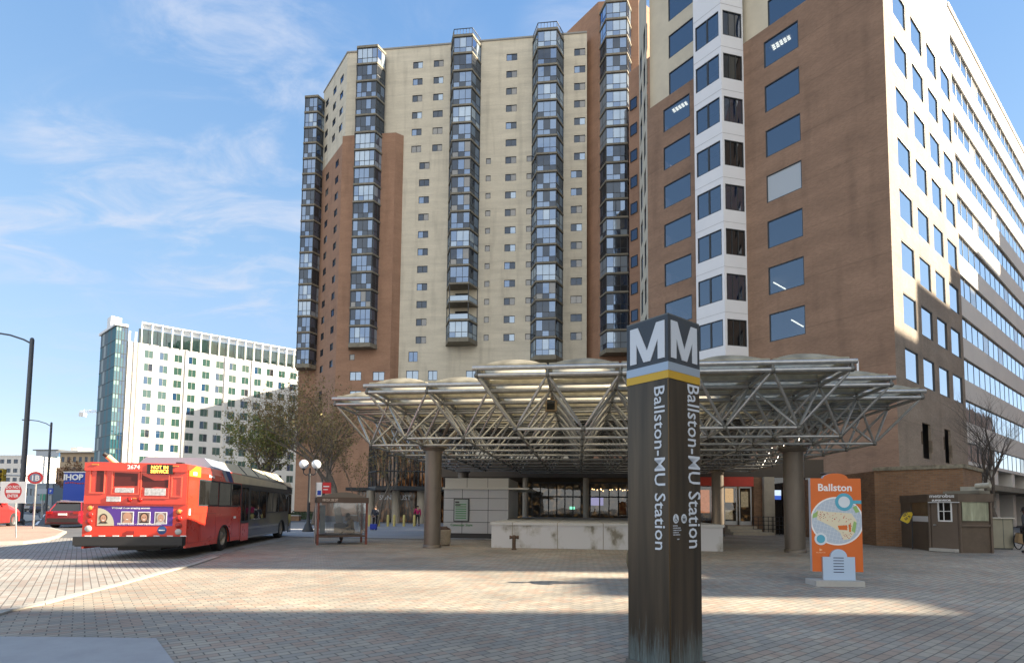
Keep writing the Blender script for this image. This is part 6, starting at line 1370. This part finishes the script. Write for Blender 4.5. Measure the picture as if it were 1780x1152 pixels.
mb = B(); rb(mb, -1.5, -1.3, .70, .78, .012, .03); bb(mb, 'number_plate', mDRED); mb = B(); mb.lathe([(.12, 0), (.001, -.006)], (-.62, -.012, .80), 20, 0, False, 'y'); ro = bb(mb, 'round_decal', mBBL)
mb = B(); rb(mb, -.70, -.54, .785, .815, .02, .022); bb(mb, 'decal_bar', mWHT, ro)
# advert
mb = B(); rb(mb, -2.24, -.36, .92, 1.46, .012, .02); AD = bb(mb, 'advert', mat('advert_purple', (.09, .035, .27), .4))
mb = B(); n = 10; mb.poly([(-2.24, -.021, .921), (-2.24, -.021, 1.40)]+[(-2.24+.42*math.sin(math.pi/2*i/n), -.021, .921+.479*math.cos(math.pi/2*i/n)) for i in range(1, n+1)]); bb(mb, 'advert_swoosh', mat('advert_cream', (.5, .47, .36), .5), AD)
mSK = mat('portrait_skin', (.48, .27, .19), .5); mHRb = mat('portrait_hair', (.05, .03, .025), .6); mHRg = mat('portrait_grey', (.45, .43, .42), .6)
def portrait(cx, cz, r, hair, back):
    f = B(); 
    if back: rb(f, cx-r*1.25, cx+r*1.25, cz-r*1.35, cz+r*1.3, .021, .024, 0); rb(f, cx-r*1.1, cx+r*1.1, cz-r*1.2, cz+r*1.15, .024, .025, 1)
    el = lambda x, z, a, b, o, m: f.poly([(cx+x*r+a*r*math.cos(2*math.pi*i/20), -o, cz+z*r+b*r*math.sin(2*math.pi*i/20)) for i in range(20)], m)
    el(0, .12, .86, 1.0, .0262, 3); el(0, 0, .62, .84, .0274, 2); f.poly([(cx-r*1.0, -.0268, cz-r*1.18), (cx+r*1.0, -.0268, cz-r*1.18), (cx+r*.6, -.0268, cz-r*.72), (cx-r*.6, -.0268, cz-r*.72)], 3)
    for e in (-.24, .24): el(e, .12, .10, .07, .0284, 3)
    el(0, -.14, .07, .12, .0284, 4); el(0, -.42, .24, .09, .0284, 5)
    bb(f, 'portrait', [mW2, mat('portrait_back', (.2, .15, .15), .6) if 'portrait_back' not in MATS else MATS['portrait_back'], mSK, hair, mat('portrait_shade', (.34, .17, .12), .6) if 'portrait_shade' not in MATS else MATS['portrait_shade'], mWHT], AD)
portrait(-2.09, 1.12, .115, mHRb, False); portrait(-1.50, 1.15, .125, MATS['portrait_skin'], True); portrait(-1.08, 1.145, .125, mHRb, True); portrait(-.66, 1.14, .125, mHRg, True)
text('advert_text', 'Without these amazing women', .075, mW2, AD, MBW @ Vector((-1.9, -.022, 1.385)), rx, (0, 0, 1), .0005, .0015); text('advert_text', '703-551-6200 - www.transitads.com', .075, mW2, AD, MBW @ Vector((-1.75, -.022, .945)), rx, (0, 0, 1), .0005, .0015)
# exhaust stack
mb = B(); mb.tube((-2.05, .5, 2.6), (-2.28, .38, 2.86), .075, 12, 0); mb.tube((-2.28, .38, 2.86), (-2.36, .34, 2.93), .06, 12, 1); bb(mb, 'exhaust_stack', [mat('stack_cream', (.55, .42, .24), .5), mBLK])
mb = B(); rb(mb, -.35, -.2, 2.66, 2.70, -.2, .0); bb(mb, 'roof_lamp', mBLK)

# ================================================================ CARS
def car(name, label, loc, rz, paint, cat='car', group='cars along the street', suv=True, detail=True):
    t = thing(name, label, cat, loc, rz, group); Lc, Wc, Hc = 4.6, 1.86, 1.68 if suv else 1.45
    def sect(y, zb, zt, hw, hwt, zm): return [(-hw, y, zb), (-hw, y, zm), (-hwt, y, zt), (hwt, y, zt), (hw, y, zm), (hw, y, zb)]
    h = Hc
    S_ = [sect(0, .42, 1.0, .80, .74, .75), sect(.06, .28, 1.05, .90, .80, .8), sect(.5, .25, h*.66, .93, .84, .85), sect(3.3, .25, h*.63, .93, .82, .85), sect(4.3, .28, .86, .86, .74, .7), sect(4.6, .4, .72, .7, .6, .6)]
    mb = MB(); n = 6
    for A, B_ in zip(S_, S_[1:]): mb.add(A+B_, [(i, (i+1) % n, n+(i+1) % n, n+i) for i in range(n)], 0, False)
    mb.add(S_[0], [list(range(n))]); mb.add(S_[-1], [list(range(n))])
    ro = [sect(.22, h*.62, h*.64, .82, .8, h*.63), sect(.5, h*.62, h-.08, .84, .62, h*.66), sect(.9, h*.62, h, .84, .66, h*.66), sect(2.3, h*.62, h-.02, .84, .66, h*.66), sect(3.35, h*.6, h*.63, .82, .76, h*.61)]
    rg = MB()
    for A, B_ in zip(ro, ro[1:]): rg.add(A+B_, [(i, (i+1) % n, n+(i+1) % n, n+i) for i in range(n)], 0, False)
    rg.add(ro[0], [list(range(n))]); body = mb.build('body', paint, t, False); rg.build('greenhouse', gBus, t, False)
    mb = MB(); mb.add([(-.66, .48, h-.06), (.66, .48, h-.06), (.69, .95, h+.01), (-.69, .95, h+.01)], [(0, 1, 2, 3)]); mb.b2(-.68, .68, .95, 2.35, h-.03, h+.012)
    for s in (-1, 1):
        for (p, q_) in (((s*.8, .24, h*.64), (s*.62, .52, h-.06)), ((s*.83, 1.0, h*.65), (s*.66, .95, h)), ((s*.83, 2.2, h*.64), (s*.66, 2.1, h)), ((s*.8, 3.3, h*.62), (s*.64, 2.35, h))): mb.tube(p, q_, .045, 6)
    mb.build('roof', paint, t, False)
    mb = MB(); mb.b2(-.78, .78, -.03, .1, .36, .62); mb.b2(-.9, .9, .05, 4.5, .2, .3); mb.build('bumper', mBLK, t, False)
    for x, y in ((-.84, .85), (.84, .85), (-.84, 3.7), (.84, 3.7)):
        mb = MB(); mb.lathe([(.2, -.11), (.33, -.11), (.345, -.06), (.345, .06), (.33, .11), (.2, .11)], (x, y, .345), 18, 0, True, 'x'); w = mb.build('wheel', mRUB, t, False)
        mb = MB(); s = 1 if x > 0 else -1; mb.lathe([(.21, s*.1), (.18, s*.06), (.001, s*.08)], (x, y, .345), 14, 0, True, 'x'); mb.build('rim', mST, w, False)
    if detail:
        for x in (-.68, .68): mb = MB(); mb.b2(x-.15, x+.15, -.02, .25, .88, 1.04); mb.build('tail_light', MATS['lens_red'], t, False)
        mb = MB(); mb.b2(-.22, .22, -.025, .02, .80, .92); mb.build('number_plate', mW2, t, False)
        mb = MB()
        for s in (-1, 1): mb.tube((s*.6, .75, h+.05), (s*.6, 2.3, h+.04), .02, 6)
        mb.b2(-.56, .56, .4, .6, h-.06, h-.01); mb.build('roof_rail', mST, t, False)
        mb = MB(); mb.add([(-.6, .36, h*.70), (.6, .36, h*.70), (.52, .46, h-.16), (-.52, .46, h-.16)], [(0, 1, 2, 3)]); mb.build('rear_window', gBus, t, False)
        for s in (-1, 1): mb = MB(); mb.box((s*1.0, 2.75, h*.66), (.2, .14, .15)); mb.build('mirror', paint, t, False)
    return t
c = D(109, 890, 34.5); cs0 = car('parked_suv', 'dark red car parked behind the bus with its tail facing the camera', (c[0], c[1], 0), R(8), mCAR)
cs0.scale = (1.12, 1.1, 1.0)
c = D(-104, 890, 30); car('red_van', 'red vehicle cut by the left edge of the picture behind the do not enter sign', (c[0]-.1, c[1], 0), R(14), mat('van_red', (.42, .03, .03), .3, coat=.6), 'van', None).scale = (1.15, 1.2, 1.35)
for px, Y, lb, m_ in ((42, 120, 'tiny distant red car far up the street, leftmost of the three', mCAR), (51, 105, 'tiny distant silver car in the middle of the three far up the street', mat('car_silver', (.45, .46, .48), .3, coat=.6)), (62, 90, 'tiny distant dark blue car, nearest of the three far up the street', mat('car_blue', (.03, .05, .12), .3, coat=.6))):
    c = D(px, 890, Y); car('distant_car', lb, (c[0], c[1], 0), R(25), m_, detail=False)

# ================================================================ PEOPLE
def skin_mesh(name, V, E, Rr, m, parent, sub=1):
    me = bpy.data.meshes.new(name); me.from_pydata([tuple(v) for v in V], E, [])
    o = link(me, name, parent); md = o.modifiers.new('skin', 'SKIN')
    lay = me.skin_vertices[0].data
    for i, r in enumerate(Rr): lay[i].radius = (r, r) if not isinstance(r, tuple) else r
    lay[0].use_root = True; s = o.modifiers.new('sub', 'SUBSURF'); s.levels = sub; s.render_levels = sub
    for p in me.polygons: p.use_smooth = True
    md.use_smooth_shade = True; me.materials.append(m); return o
def person(label, loc, rz, J, cols, scale=1.0, hat=None, group=None):
    """J: joint overrides. cols: skin, jacket, trousers, shoes, hair"""
    t = thing('person', label, 'person', loc, rz, group)
    j = dict(pel=(0, 0, .95), sp=(0, .01, 1.15), ch=(0, 0, 1.38), nk=(0, .01, 1.52), hd=(0, .03, 1.60), ht=(0, .02, 1.70), shL=(-.19, 0, 1.42), elL=(-.24, -.02, 1.13), wrL=(-.25, .06, .88), shR=(.19, 0, 1.42), elR=(.24, -.02, 1.13), wrR=(.25, .06, .88),
             hpL=(-.10, 0, .92), knL=(-.11, .03, .50), anL=(-.11, -.01, .09), toL=(-.12, .15, .04), hpR=(.10, 0, .92), knR=(.11, .03, .50), anR=(.11, -.01, .09), toR=(.12, .15, .04)); j.update(J)
    j = {k: Vector(v)*scale for k, v in j.items()}; K = list(j); ix = {k: i for i, k in enumerate(K)}
    rad = dict(pel=(.14, .10), sp=(.13, .095), ch=(.155, .10), nk=.055, hd=(.078, .092), ht=(.07, .085), shL=.06, shR=.06, elL=.042, elR=.042, wrL=.028, wrR=.028, hpL=.085, hpR=.085, knL=.058, knR=.058, anL=.038, anR=.038, toL=.035, toR=.035)
    Ed = [('pel', 'sp'), ('sp', 'ch'), ('ch', 'nk'), ('nk', 'hd'), ('hd', 'ht'), ('ch', 'shL'), ('shL', 'elL'), ('elL', 'wrL'), ('ch', 'shR'), ('shR', 'elR'), ('elR', 'wrR'), ('pel', 'hpL'), ('hpL', 'knL'), ('knL', 'anL'), ('anL', 'toL'), ('pel', 'hpR'), ('hpR', 'knR'), ('knR', 'anR'), ('anR', 'toR')]
    V = [j[k] for k in K]; E = [(ix[a], ix[b]) for a, b in Ed]; Rr = [tuple(q*scale for q in rad[k]) if isinstance(rad[k], tuple) else rad[k]*scale for k in K]
    for sd_, s in (('L', -1), ('R', 1)):      # palms, fingers and thumbs
        w = j['wr'+sd_]; d = (w-j['el'+sd_]).normalized(); side_ = d.cross(Vector((0, 1, .2))).normalized(); fw_ = side_.cross(d).normalized(); pm = w+d*.075*scale; V.append(pm); Rr.append((.036*scale, .018*scale)); b0 = len(V)-1; E.append((ix['wr'+sd_], b0))
        for k, (off, ln) in enumerate(((-.026, .068), (-.009, .078), (.009, .074), (.026, .058))):
            a = pm+fw_*off*scale+d*.03*scale; V += [a, a+d*ln*.5*scale, a+d*ln*.85*scale+side_*(-s)*.02*scale]; Rr += [.009*scale]*2+[.007*scale]; n = len(V); E += [(b0, n-3), (n-3, n-2), (n-2, n-1)]
        a = w+d*.035*scale+fw_*.03*scale; V += [a, a+(fw_+d*.8).normalized()*.05*scale]; Rr += [.011*scale, .008*scale]; n = len(V); E += [(ix['wr'+sd_], n-2), (n-2, n-1)]
    body = skin_mesh('body', V, E, Rr, cols[0], t)
    def part(nm, ks, es, grow, m):
        kk = list(ks); R2 = [tuple((q+grow)*scale for q in rad[k]) if isinstance(rad[k], tuple) else (rad[k]+grow)*scale for k in kk]; return skin_mesh(nm, [j[k] for k in kk], [(kk.index(a), kk.index(b)) for a, b in es], R2, m, t)
    jw = {k: j[k].copy() for k in ('wrL', 'wrR')}
    for s in 'LR': j['cu'+s] = j['el'+s].lerp(j['wr'+s], .9); rad['cu'+s] = .03; j['co'+s] = j['kn'+s].lerp(j['an'+s], .92); rad['co'+s] = .042; j['nb'] = j['ch'].lerp(j['nk'], .6); rad['nb'] = .065
    part('jacket', ['ch', 'sp', 'pel', 'nb', 'shL', 'elL', 'cuL', 'shR', 'elR', 'cuR'], [('ch', 'sp'), ('sp', 'pel'), ('ch', 'nb'), ('ch', 'shL'), ('shL', 'elL'), ('elL', 'cuL'), ('ch', 'shR'), ('shR', 'elR'), ('elR', 'cuR')], .022, cols[1])
    part('trousers', ['pel', 'hpL', 'knL', 'coL', 'hpR', 'knR', 'coR'], [('pel', 'hpL'), ('hpL', 'knL'), ('knL', 'coL'), ('pel', 'hpR'), ('hpR', 'knR'), ('knR', 'coR')], .014, cols[2])
    for s in 'LR': part('shoe', ['an'+s, 'to'+s], [('an'+s, 'to'+s)], .018, cols[3])
    hd, ht = j['hd'], j['ht']; f = (hd-j['nk']).normalized(); mb = MB(); fy = Vector((0, 1, 0)) if abs(f.y) < .8 else Vector((0, 0, -1)); fr = (fy-f*fy.dot(f)).normalized(); rt_ = fr.cross(f)
    q_ = lambda a, b, c_: hd+(rt_*a+fr*b+f*c_)*scale
    for a in (-.03, .03): mb.ball(q_(a, .083, .035), .011*scale, 1, 8)
    mb.tube(q_(0, .085, .03), q_(0, .115, -.005), .008*scale, 6, 0, .014*scale); mb.tube(q_(-.024, .083, -.035), q_(.024, .083, -.035), .006*scale, 6, 2)
    for a in (-1, 1): mb.tube(q_(a*.083, 0, .03), q_(a*.092, -.01, -.01), .016*scale, 6)
    mb.build('face', [cols[0], mFR, MATS['portrait_shade']], t, False)
    mb = MB(); pr = [(max(.001, .098*math.sin(math.pi*i/14)), .115*math.cos(math.pi*i/14)) for i in range(9)]; mb.lathe(pr, (0, 0, 0), 16)
    M3 = Matrix((rt_, fr, f)).transposed()
    mb.v = [tuple(q_(0, -.018, .045)+M3 @ (Vector(v)*scale)) for v in mb.v]; mb.build('hair' if hat is None else 'cap', cols[4] if hat is None else hat, t, False)
    if hat is not None:
        mb = MB(); mb.add([tuple(q_(a, b, .05)) for a, b in ((-.07, .07), (.07, .07), (.05, .16), (-.05, .16))], [(0, 1, 2, 3)]); mb.build('cap_brim', hat, t, False)
    return t
kS = mat('skin', (.38, .21, .14), .5); kS2 = mat('skin_dark', (.10, .05, .035), .5); kBk = mat('cloth_black', (.02, .02, .024), .85); kNv = mat('cloth_navy', (.03, .035, .05), .85); kPk = mat('cloth_pink', (.45, .02, .12), .8); kGr = mat('cloth_grey', (.13, .13, .13), .9); kTan = mat('cloth_tan', (.28, .19, .10), .9, noise=.2); kHr = mat('hair_dark', (.025, .018, .014), .7)
c = G(725.5, 914); person('person in a bright pink jacket and dark trousers walking away past the bollards', (c[0], c[1], 0), R(15), dict(knL=(-.11, .16, .52), anL=(-.11, .2, .12), toL=(-.12, .35, .07), knR=(.11, -.05, .50), anR=(.11, -.28, .12), toR=(.12, -.15, .04), elL=(-.27, .1, 1.16), wrL=(-.24, .28, 1.05)), (kS, kPk, kBk, kBk, kHr), .93)
c = G(651.5, 921); person('person in dark clothes standing with a blue suitcase beside the left bollards', (c[0], c[1], 0), R(170), dict(elR=(.25, .05, 1.14), wrR=(.16, .26, 1.0), elL=(-.25, .05, 1.14), wrL=(-.10, .26, 1.0)), (kS, kNv, kBk, kWt if False else kBk, kHr), .90)
SC = thing('suitcase', 'bright blue wheeled suitcase standing in front of the dark clad traveller', 'suitcase', (c[0]+.0, c[1]-.32, 0)); mSC = mat('suitcase_blue', (.015, .04, .35), .5)
mb = MB(); mb.box((c[0], c[1]-.32, .24), (.42, .2, .34)); mb.box((c[0], c[1]-.43, .2), (.34, .03, .2)); mb.build('case', mSC, SC)
mb = MB()
for s in (-.1, .1): mb.tube((c[0]+s, c[1]-.3, .4), (c[0]+s, c[1]-.3, .86), .012, 6)
mb.tube((c[0]-.1, c[1]-.3, .86), (c[0]+.1, c[1]-.3, .86), .014, 6); mb.build('handle', mST, SC)
for s in (-.16, .16): mb = MB(); mb.tube((c[0]+s-.02, c[1]-.32, .04), (c[0]+s+.02, c[1]-.32, .04), .04, 10); mb.build('wheel', mRUB, SC)
# seated person in the shelter
q_ = SH.pt(sL_-.42, 0, -dp+.3); sit = dict(pel=(0, 0, .52), sp=(0, .03, .72), ch=(0, .08, .93), nk=(0, .12, 1.05), hd=(0, .17, 1.13), ht=(0, .19, 1.22), shL=(-.19, .08, .97), elL=(-.25, .15, .70), wrL=(-.12, .38, .62), shR=(.19, .08, .97), elR=(.25, .15, .70), wrR=(.12, .38, .62), hpL=(-.1, .05, .5), knL=(-.13, .45, .5), anL=(-.13, .45, .09), toL=(-.14, .6, .04), hpR=(.1, .05, .5), knR=(.13, .45, .5), anR=(.13, .42, .09), toR=(.14, .57, .04))
person('person in a tan coat and dark cap seated on the bench inside the bus shelter', (q_[0], q_[1], -.02), R(120), sit, (kS2, kTan, kBk, kBk, kHr), .98, hat=kBk)
mb = MB(); bq = SH.pt(sL_-.85, .44, -dp+.28); mb.box((bq[0], bq[1], .62), (.5, .3, .36)); mb.tube((bq[0]-.15, bq[1], .8), (bq[0]+.15, bq[1], .8), .03, 8); tag(mb.build('bag', kGr), 'grey bag lying on the shelter bench next to the seated person', 'bag')
# person passing behind the pylon: only the swinging bag and the leading white shoe show
c = G(1160, 1014); stz = dict(hpL=(-.1, .0, .9), knL=(-.1, .30, .52), anL=(-.1, .52, .10), toL=(-.1, .68, .07), knR=(.1, -.12, .5), anR=(.1, -.42, .18), toR=(.1, -.33, .05), elL=(-.26, .12, 1.15), wrL=(-.22, .32, 1.02), elR=(.24, -.28, 1.2), wrR=(.25, -.5, 1.05))
person('person in dark clothes and white shoes mostly hidden behind the bronze pylon', (c[0]-.02, c[1]+.05, 0), R(-83), stz, (kS, kTan, kGr, mWHT, kHr), .98)
bx_ = D(1093, 965, c[1]); BG = thing('shoulder_bag', 'olive bag hanging behind the half hidden walker, showing left of the pylon', 'bag', (bx_[0]+.05, bx_[1], .3))
mb = MB(); mb.lathe([(.02, -.24), (.09, -.21), (.12, -.08), (.11, .1), (.07, .22), (.01, .24)], (bx_[0]+.07, bx_[1], .50), 14); mb.build('bag_body', mat('olive_cloth', (.10, .085, .05), .9, noise=.3, nscale=8), BG)
mb = MB(); mb.path([(bx_[0]+.05, bx_[1], .72), (bx_[0]+.3, bx_[1], 1.0), (bx_[0]+.55, bx_[1], 1.38)], .014, 6); mb.build('strap', kBk, BG)
# vendor behind the cabinet, man at the right edge
q_ = CBF.pt(.42, 0, -1.0); person('vendor in a dark jacket and pale blue cap bending over behind the beige cabinet', (q_[0], q_[1], 0), R(150), dict(sp=(0, .1, 1.1), ch=(0, .26, 1.24), nk=(0, .38, 1.32), hd=(0, .46, 1.36), ht=(0, .52, 1.43), shL=(-.19, .26, 1.28), shR=(.19, .26, 1.28), elL=(-.30, .45, 1.12), elR=(.30, .45, 1.12), wrL=(-.16, .62, 1.0), wrR=(.16, .62, 1.0)), (kS2, kBk, kBk, kBk, kHr), 1.0, hat=mat('cap_pale', (.45, .5, .62), .8))
q_ = D(1783, 900, 20.5); person('person in a dark grey coat cut by the right edge of the picture', (q_[0], q_[1], 0), R(60), {}, (kS2, kGr, kBk, kBk, kHr), .98)
# bicycle leaning at the right edge
q_ = G(1771, 955); BK_ = thing('bicycle', 'black bicycle with a tan pannier at the right edge in front of the standing person', 'bicycle', (q_[0], q_[1], 0))
def tw(x, y, r, parent):
    mb = MB(); n = 24; P = [(x+r*math.cos(2*math.pi*i/n)*.75, y+r*math.cos(2*math.pi*i/n)*.2, r+.02+r*math.sin(2*math.pi*i/n)) for i in range(n+1)]; mb.path(P, .022, 6)
    for i in range(0, n, 2): mb.tube((x, y, r+.02), P[i], .003, 4)
    mb.build('wheel', mRUB, parent)
tw(q_[0], q_[1], .33, BK_); tw(q_[0]+.8, q_[1]+.2, .33, BK_)
mb = MB(); a, b, c_, d_ = (q_[0], q_[1], .35), (q_[0]+.3, q_[1]+.08, .32), (q_[0]+.2, q_[1]+.06, .8), (q_[0]+.62, q_[1]+.16, .78)
for p_, r_ in ((a, b), (a, c_), (b, c_), (c_, d_), (b, d_), (d_, (q_[0]+.8, q_[1]+.2, .35)), (c_, (c_[0]-.03, c_[1], .9)), (d_, (d_[0]-.02, d_[1], .95)), ((d_[0]-.02, d_[1]-.2, .97), (d_[0]-.02, d_[1]+.2, .97))): mb.tube(p_, r_, .016, 6)
mb.build('frame', mBLK, BK_); mb = MB(); mb.box((c_[0]-.04, c_[1], .92), (.24, .13, .05)); mb.build('saddle', mBLK, BK_)
mb = MB(); mb.box((q_[0]-.02, q_[1]-.1, .45), (.34, .14, .38), 0, .2, Matrix.Rotation(.25, 3, 'Y')); mb.build('pannier', kTan, BK_)

# ================================================================ TREES
def tree(name, label, px, py_base, Y, ztop, spread, trunk_r, leaf=None, nleaf=0, seed=1, lean=0., mbark=None, levels=5, upw=.55, fork=.22, lsz=.07, cat='tree', clump=False, x0=None):
    rn = random.Random(seed); c = D(px, py_base, Y); t = thing(name, label, cat, (c[0], c[1], 0)); tr = MB(); tw_ = MB(); tips = []
    def grow(p, d, L, r, lv):
        n = 3 if lv < 3 else 2
        for k in range(n):
            d2 = (d+Vector((rn.gauss(0, .13), rn.gauss(0, .13), rn.gauss(0, .06)+.05*(lv > 0)))).normalized(); q_ = p+d2*L/n; r2 = r*(1-.22/n*2)
            (tr if lv < 2 else tw_).tube(p, q_, r, 7 if lv < 1 else (5 if lv < 3 else 3), 0, r2, False); p, d, r = q_, d2, r2
            if lv >= 2: tips.append((p, lv))
            if lv < levels and (lv > 0 or k == n-1 or k == n-2):
                m_ = rn.choice((2, 3)) if lv < 2 else 2
                for _ in range(m_ if k == n-1 else 1):
                    ax = Vector((rn.gauss(0, 1), rn.gauss(0, 1), rn.gauss(0, .25))).normalized(); d3 = (d*upw+ax*spread+Vector((0, 0, .18))).normalized(); grow(p, d3, L*rn.uniform(.58, .8), r*.66, lv+1)
    hgt = ztop; grow(Vector((c[0], c[1], 0)), Vector((lean, 0, 1)), hgt*fork, trunk_r, 0)
    zmax = max(v[2] for v in tw_.v) if tw_.v else 1; k = ztop/zmax
    sc = lambda v: (c[0]+(v[0]-c[0])*k, c[1]+(v[1]-c[1])*k, v[2]*k)
    tr.v = [sc(v) for v in tr.v]; tw_.v = [sc(v) for v in tw_.v]
    T_ = tr.build('trunk', mbark or mBARK, t); cr = tw_.build('branches' if leaf is None else 'crown_twigs', mbark or mBARK, t); cr['kind'] = 'stuff'; cr['label'] = 'mass of fine bare twigs'
    if nleaf:
        lf = MB()
        for i in range(nleaf):
            p, lv = rn.choice(tips); p = Vector(sc(p))+Vector((rn.gauss(0, 1), rn.gauss(0, 1), rn.gauss(0, .8)))*.15
            if p.z < ztop*.22: continue
            e = Vector((rn.gauss(0, 1), rn.gauss(0, 1), rn.gauss(0, 1))).normalized(); g_ = e.orthogonal().normalized(); s = lsz*rn.uniform(.6, 1.4); lf.poly([p-e*s, p+g_*s*.55, p+e*s, p-g_*s*.55], 0 if rn.random() < .7 else 1)
        o = lf.build('crown', leaf, t); o['kind'] = 'stuff'
    return t
mBARK = mat('bark_grey', (.13, .11, .09), .9, noise=.3, nscale=8); mBARK2 = mat('bark_dark', (.11, .092, .078), .9, noise=.3, nscale=8)
lfG = [mat('leaf_green', (.14, .17, .035), .6, noise=.4, nscale=1.2), mat('leaf_yellow', (.30, .25, .06), .6, noise=.3, nscale=1.2)]
lfB = [mat('leaf_brown', (.22, .155, .07), .7, noise=.4, nscale=1.2), mat('leaf_olive', (.24, .21, .075), .7, noise=.3, nscale=1.2)]
tree('street_tree', 'green and yellow leaved street tree just above the bus roof', 438, 900, 46, 9.9, .62, .16, lfG, 8500, 3, fork=.2, lsz=.08)
tree('street_tree', 'thin half bare tree between the green tree and the globe lamp', 492, 902, 48, 11.4, .42, .13, lfB, 3000, 5, fork=.24)
tree('street_tree', 'brown leaved bushy street tree directly behind the two globes', 546, 902, 44, 11.2, .5, .15, lfB, 5000, 8, fork=.22)
tree('street_tree', 'largest brown leaved tree left of the canopy, its trunk right above the shelter', 592, 900, 40, 12.2, .55, .17, lfB, 6000, 12, fork=.22)
tree('street_tree', 'slim sapling with sparse twigs, left of the atrium columns', 627, 898, 42, 7.4, .34, .07, lfB, 900, 17, fork=.4, levels=4)
tree('street_tree', 'slim pale trunked tree standing before the atrium glazing', 655, 900, 42, 8.3, .40, .09, lfB, 2600, 23, fork=.34, levels=5)
tree('bare_tree', 'leafless dark tree spreading behind the booth at the right', 1737, 900, 27, 8.0, .50, .15, None, 0, 35, fork=.26, upw=.75, mbark=mBARK2, levels=6)
tree('bare_street_tree', 'orange brown twiggy tree before the tan stone building', 120, 895, 90, 9, .45, .15, [mat('leaf_orange', (.22, .10, .04), .7), lfB[0]], 4200, 41, lsz=.12)
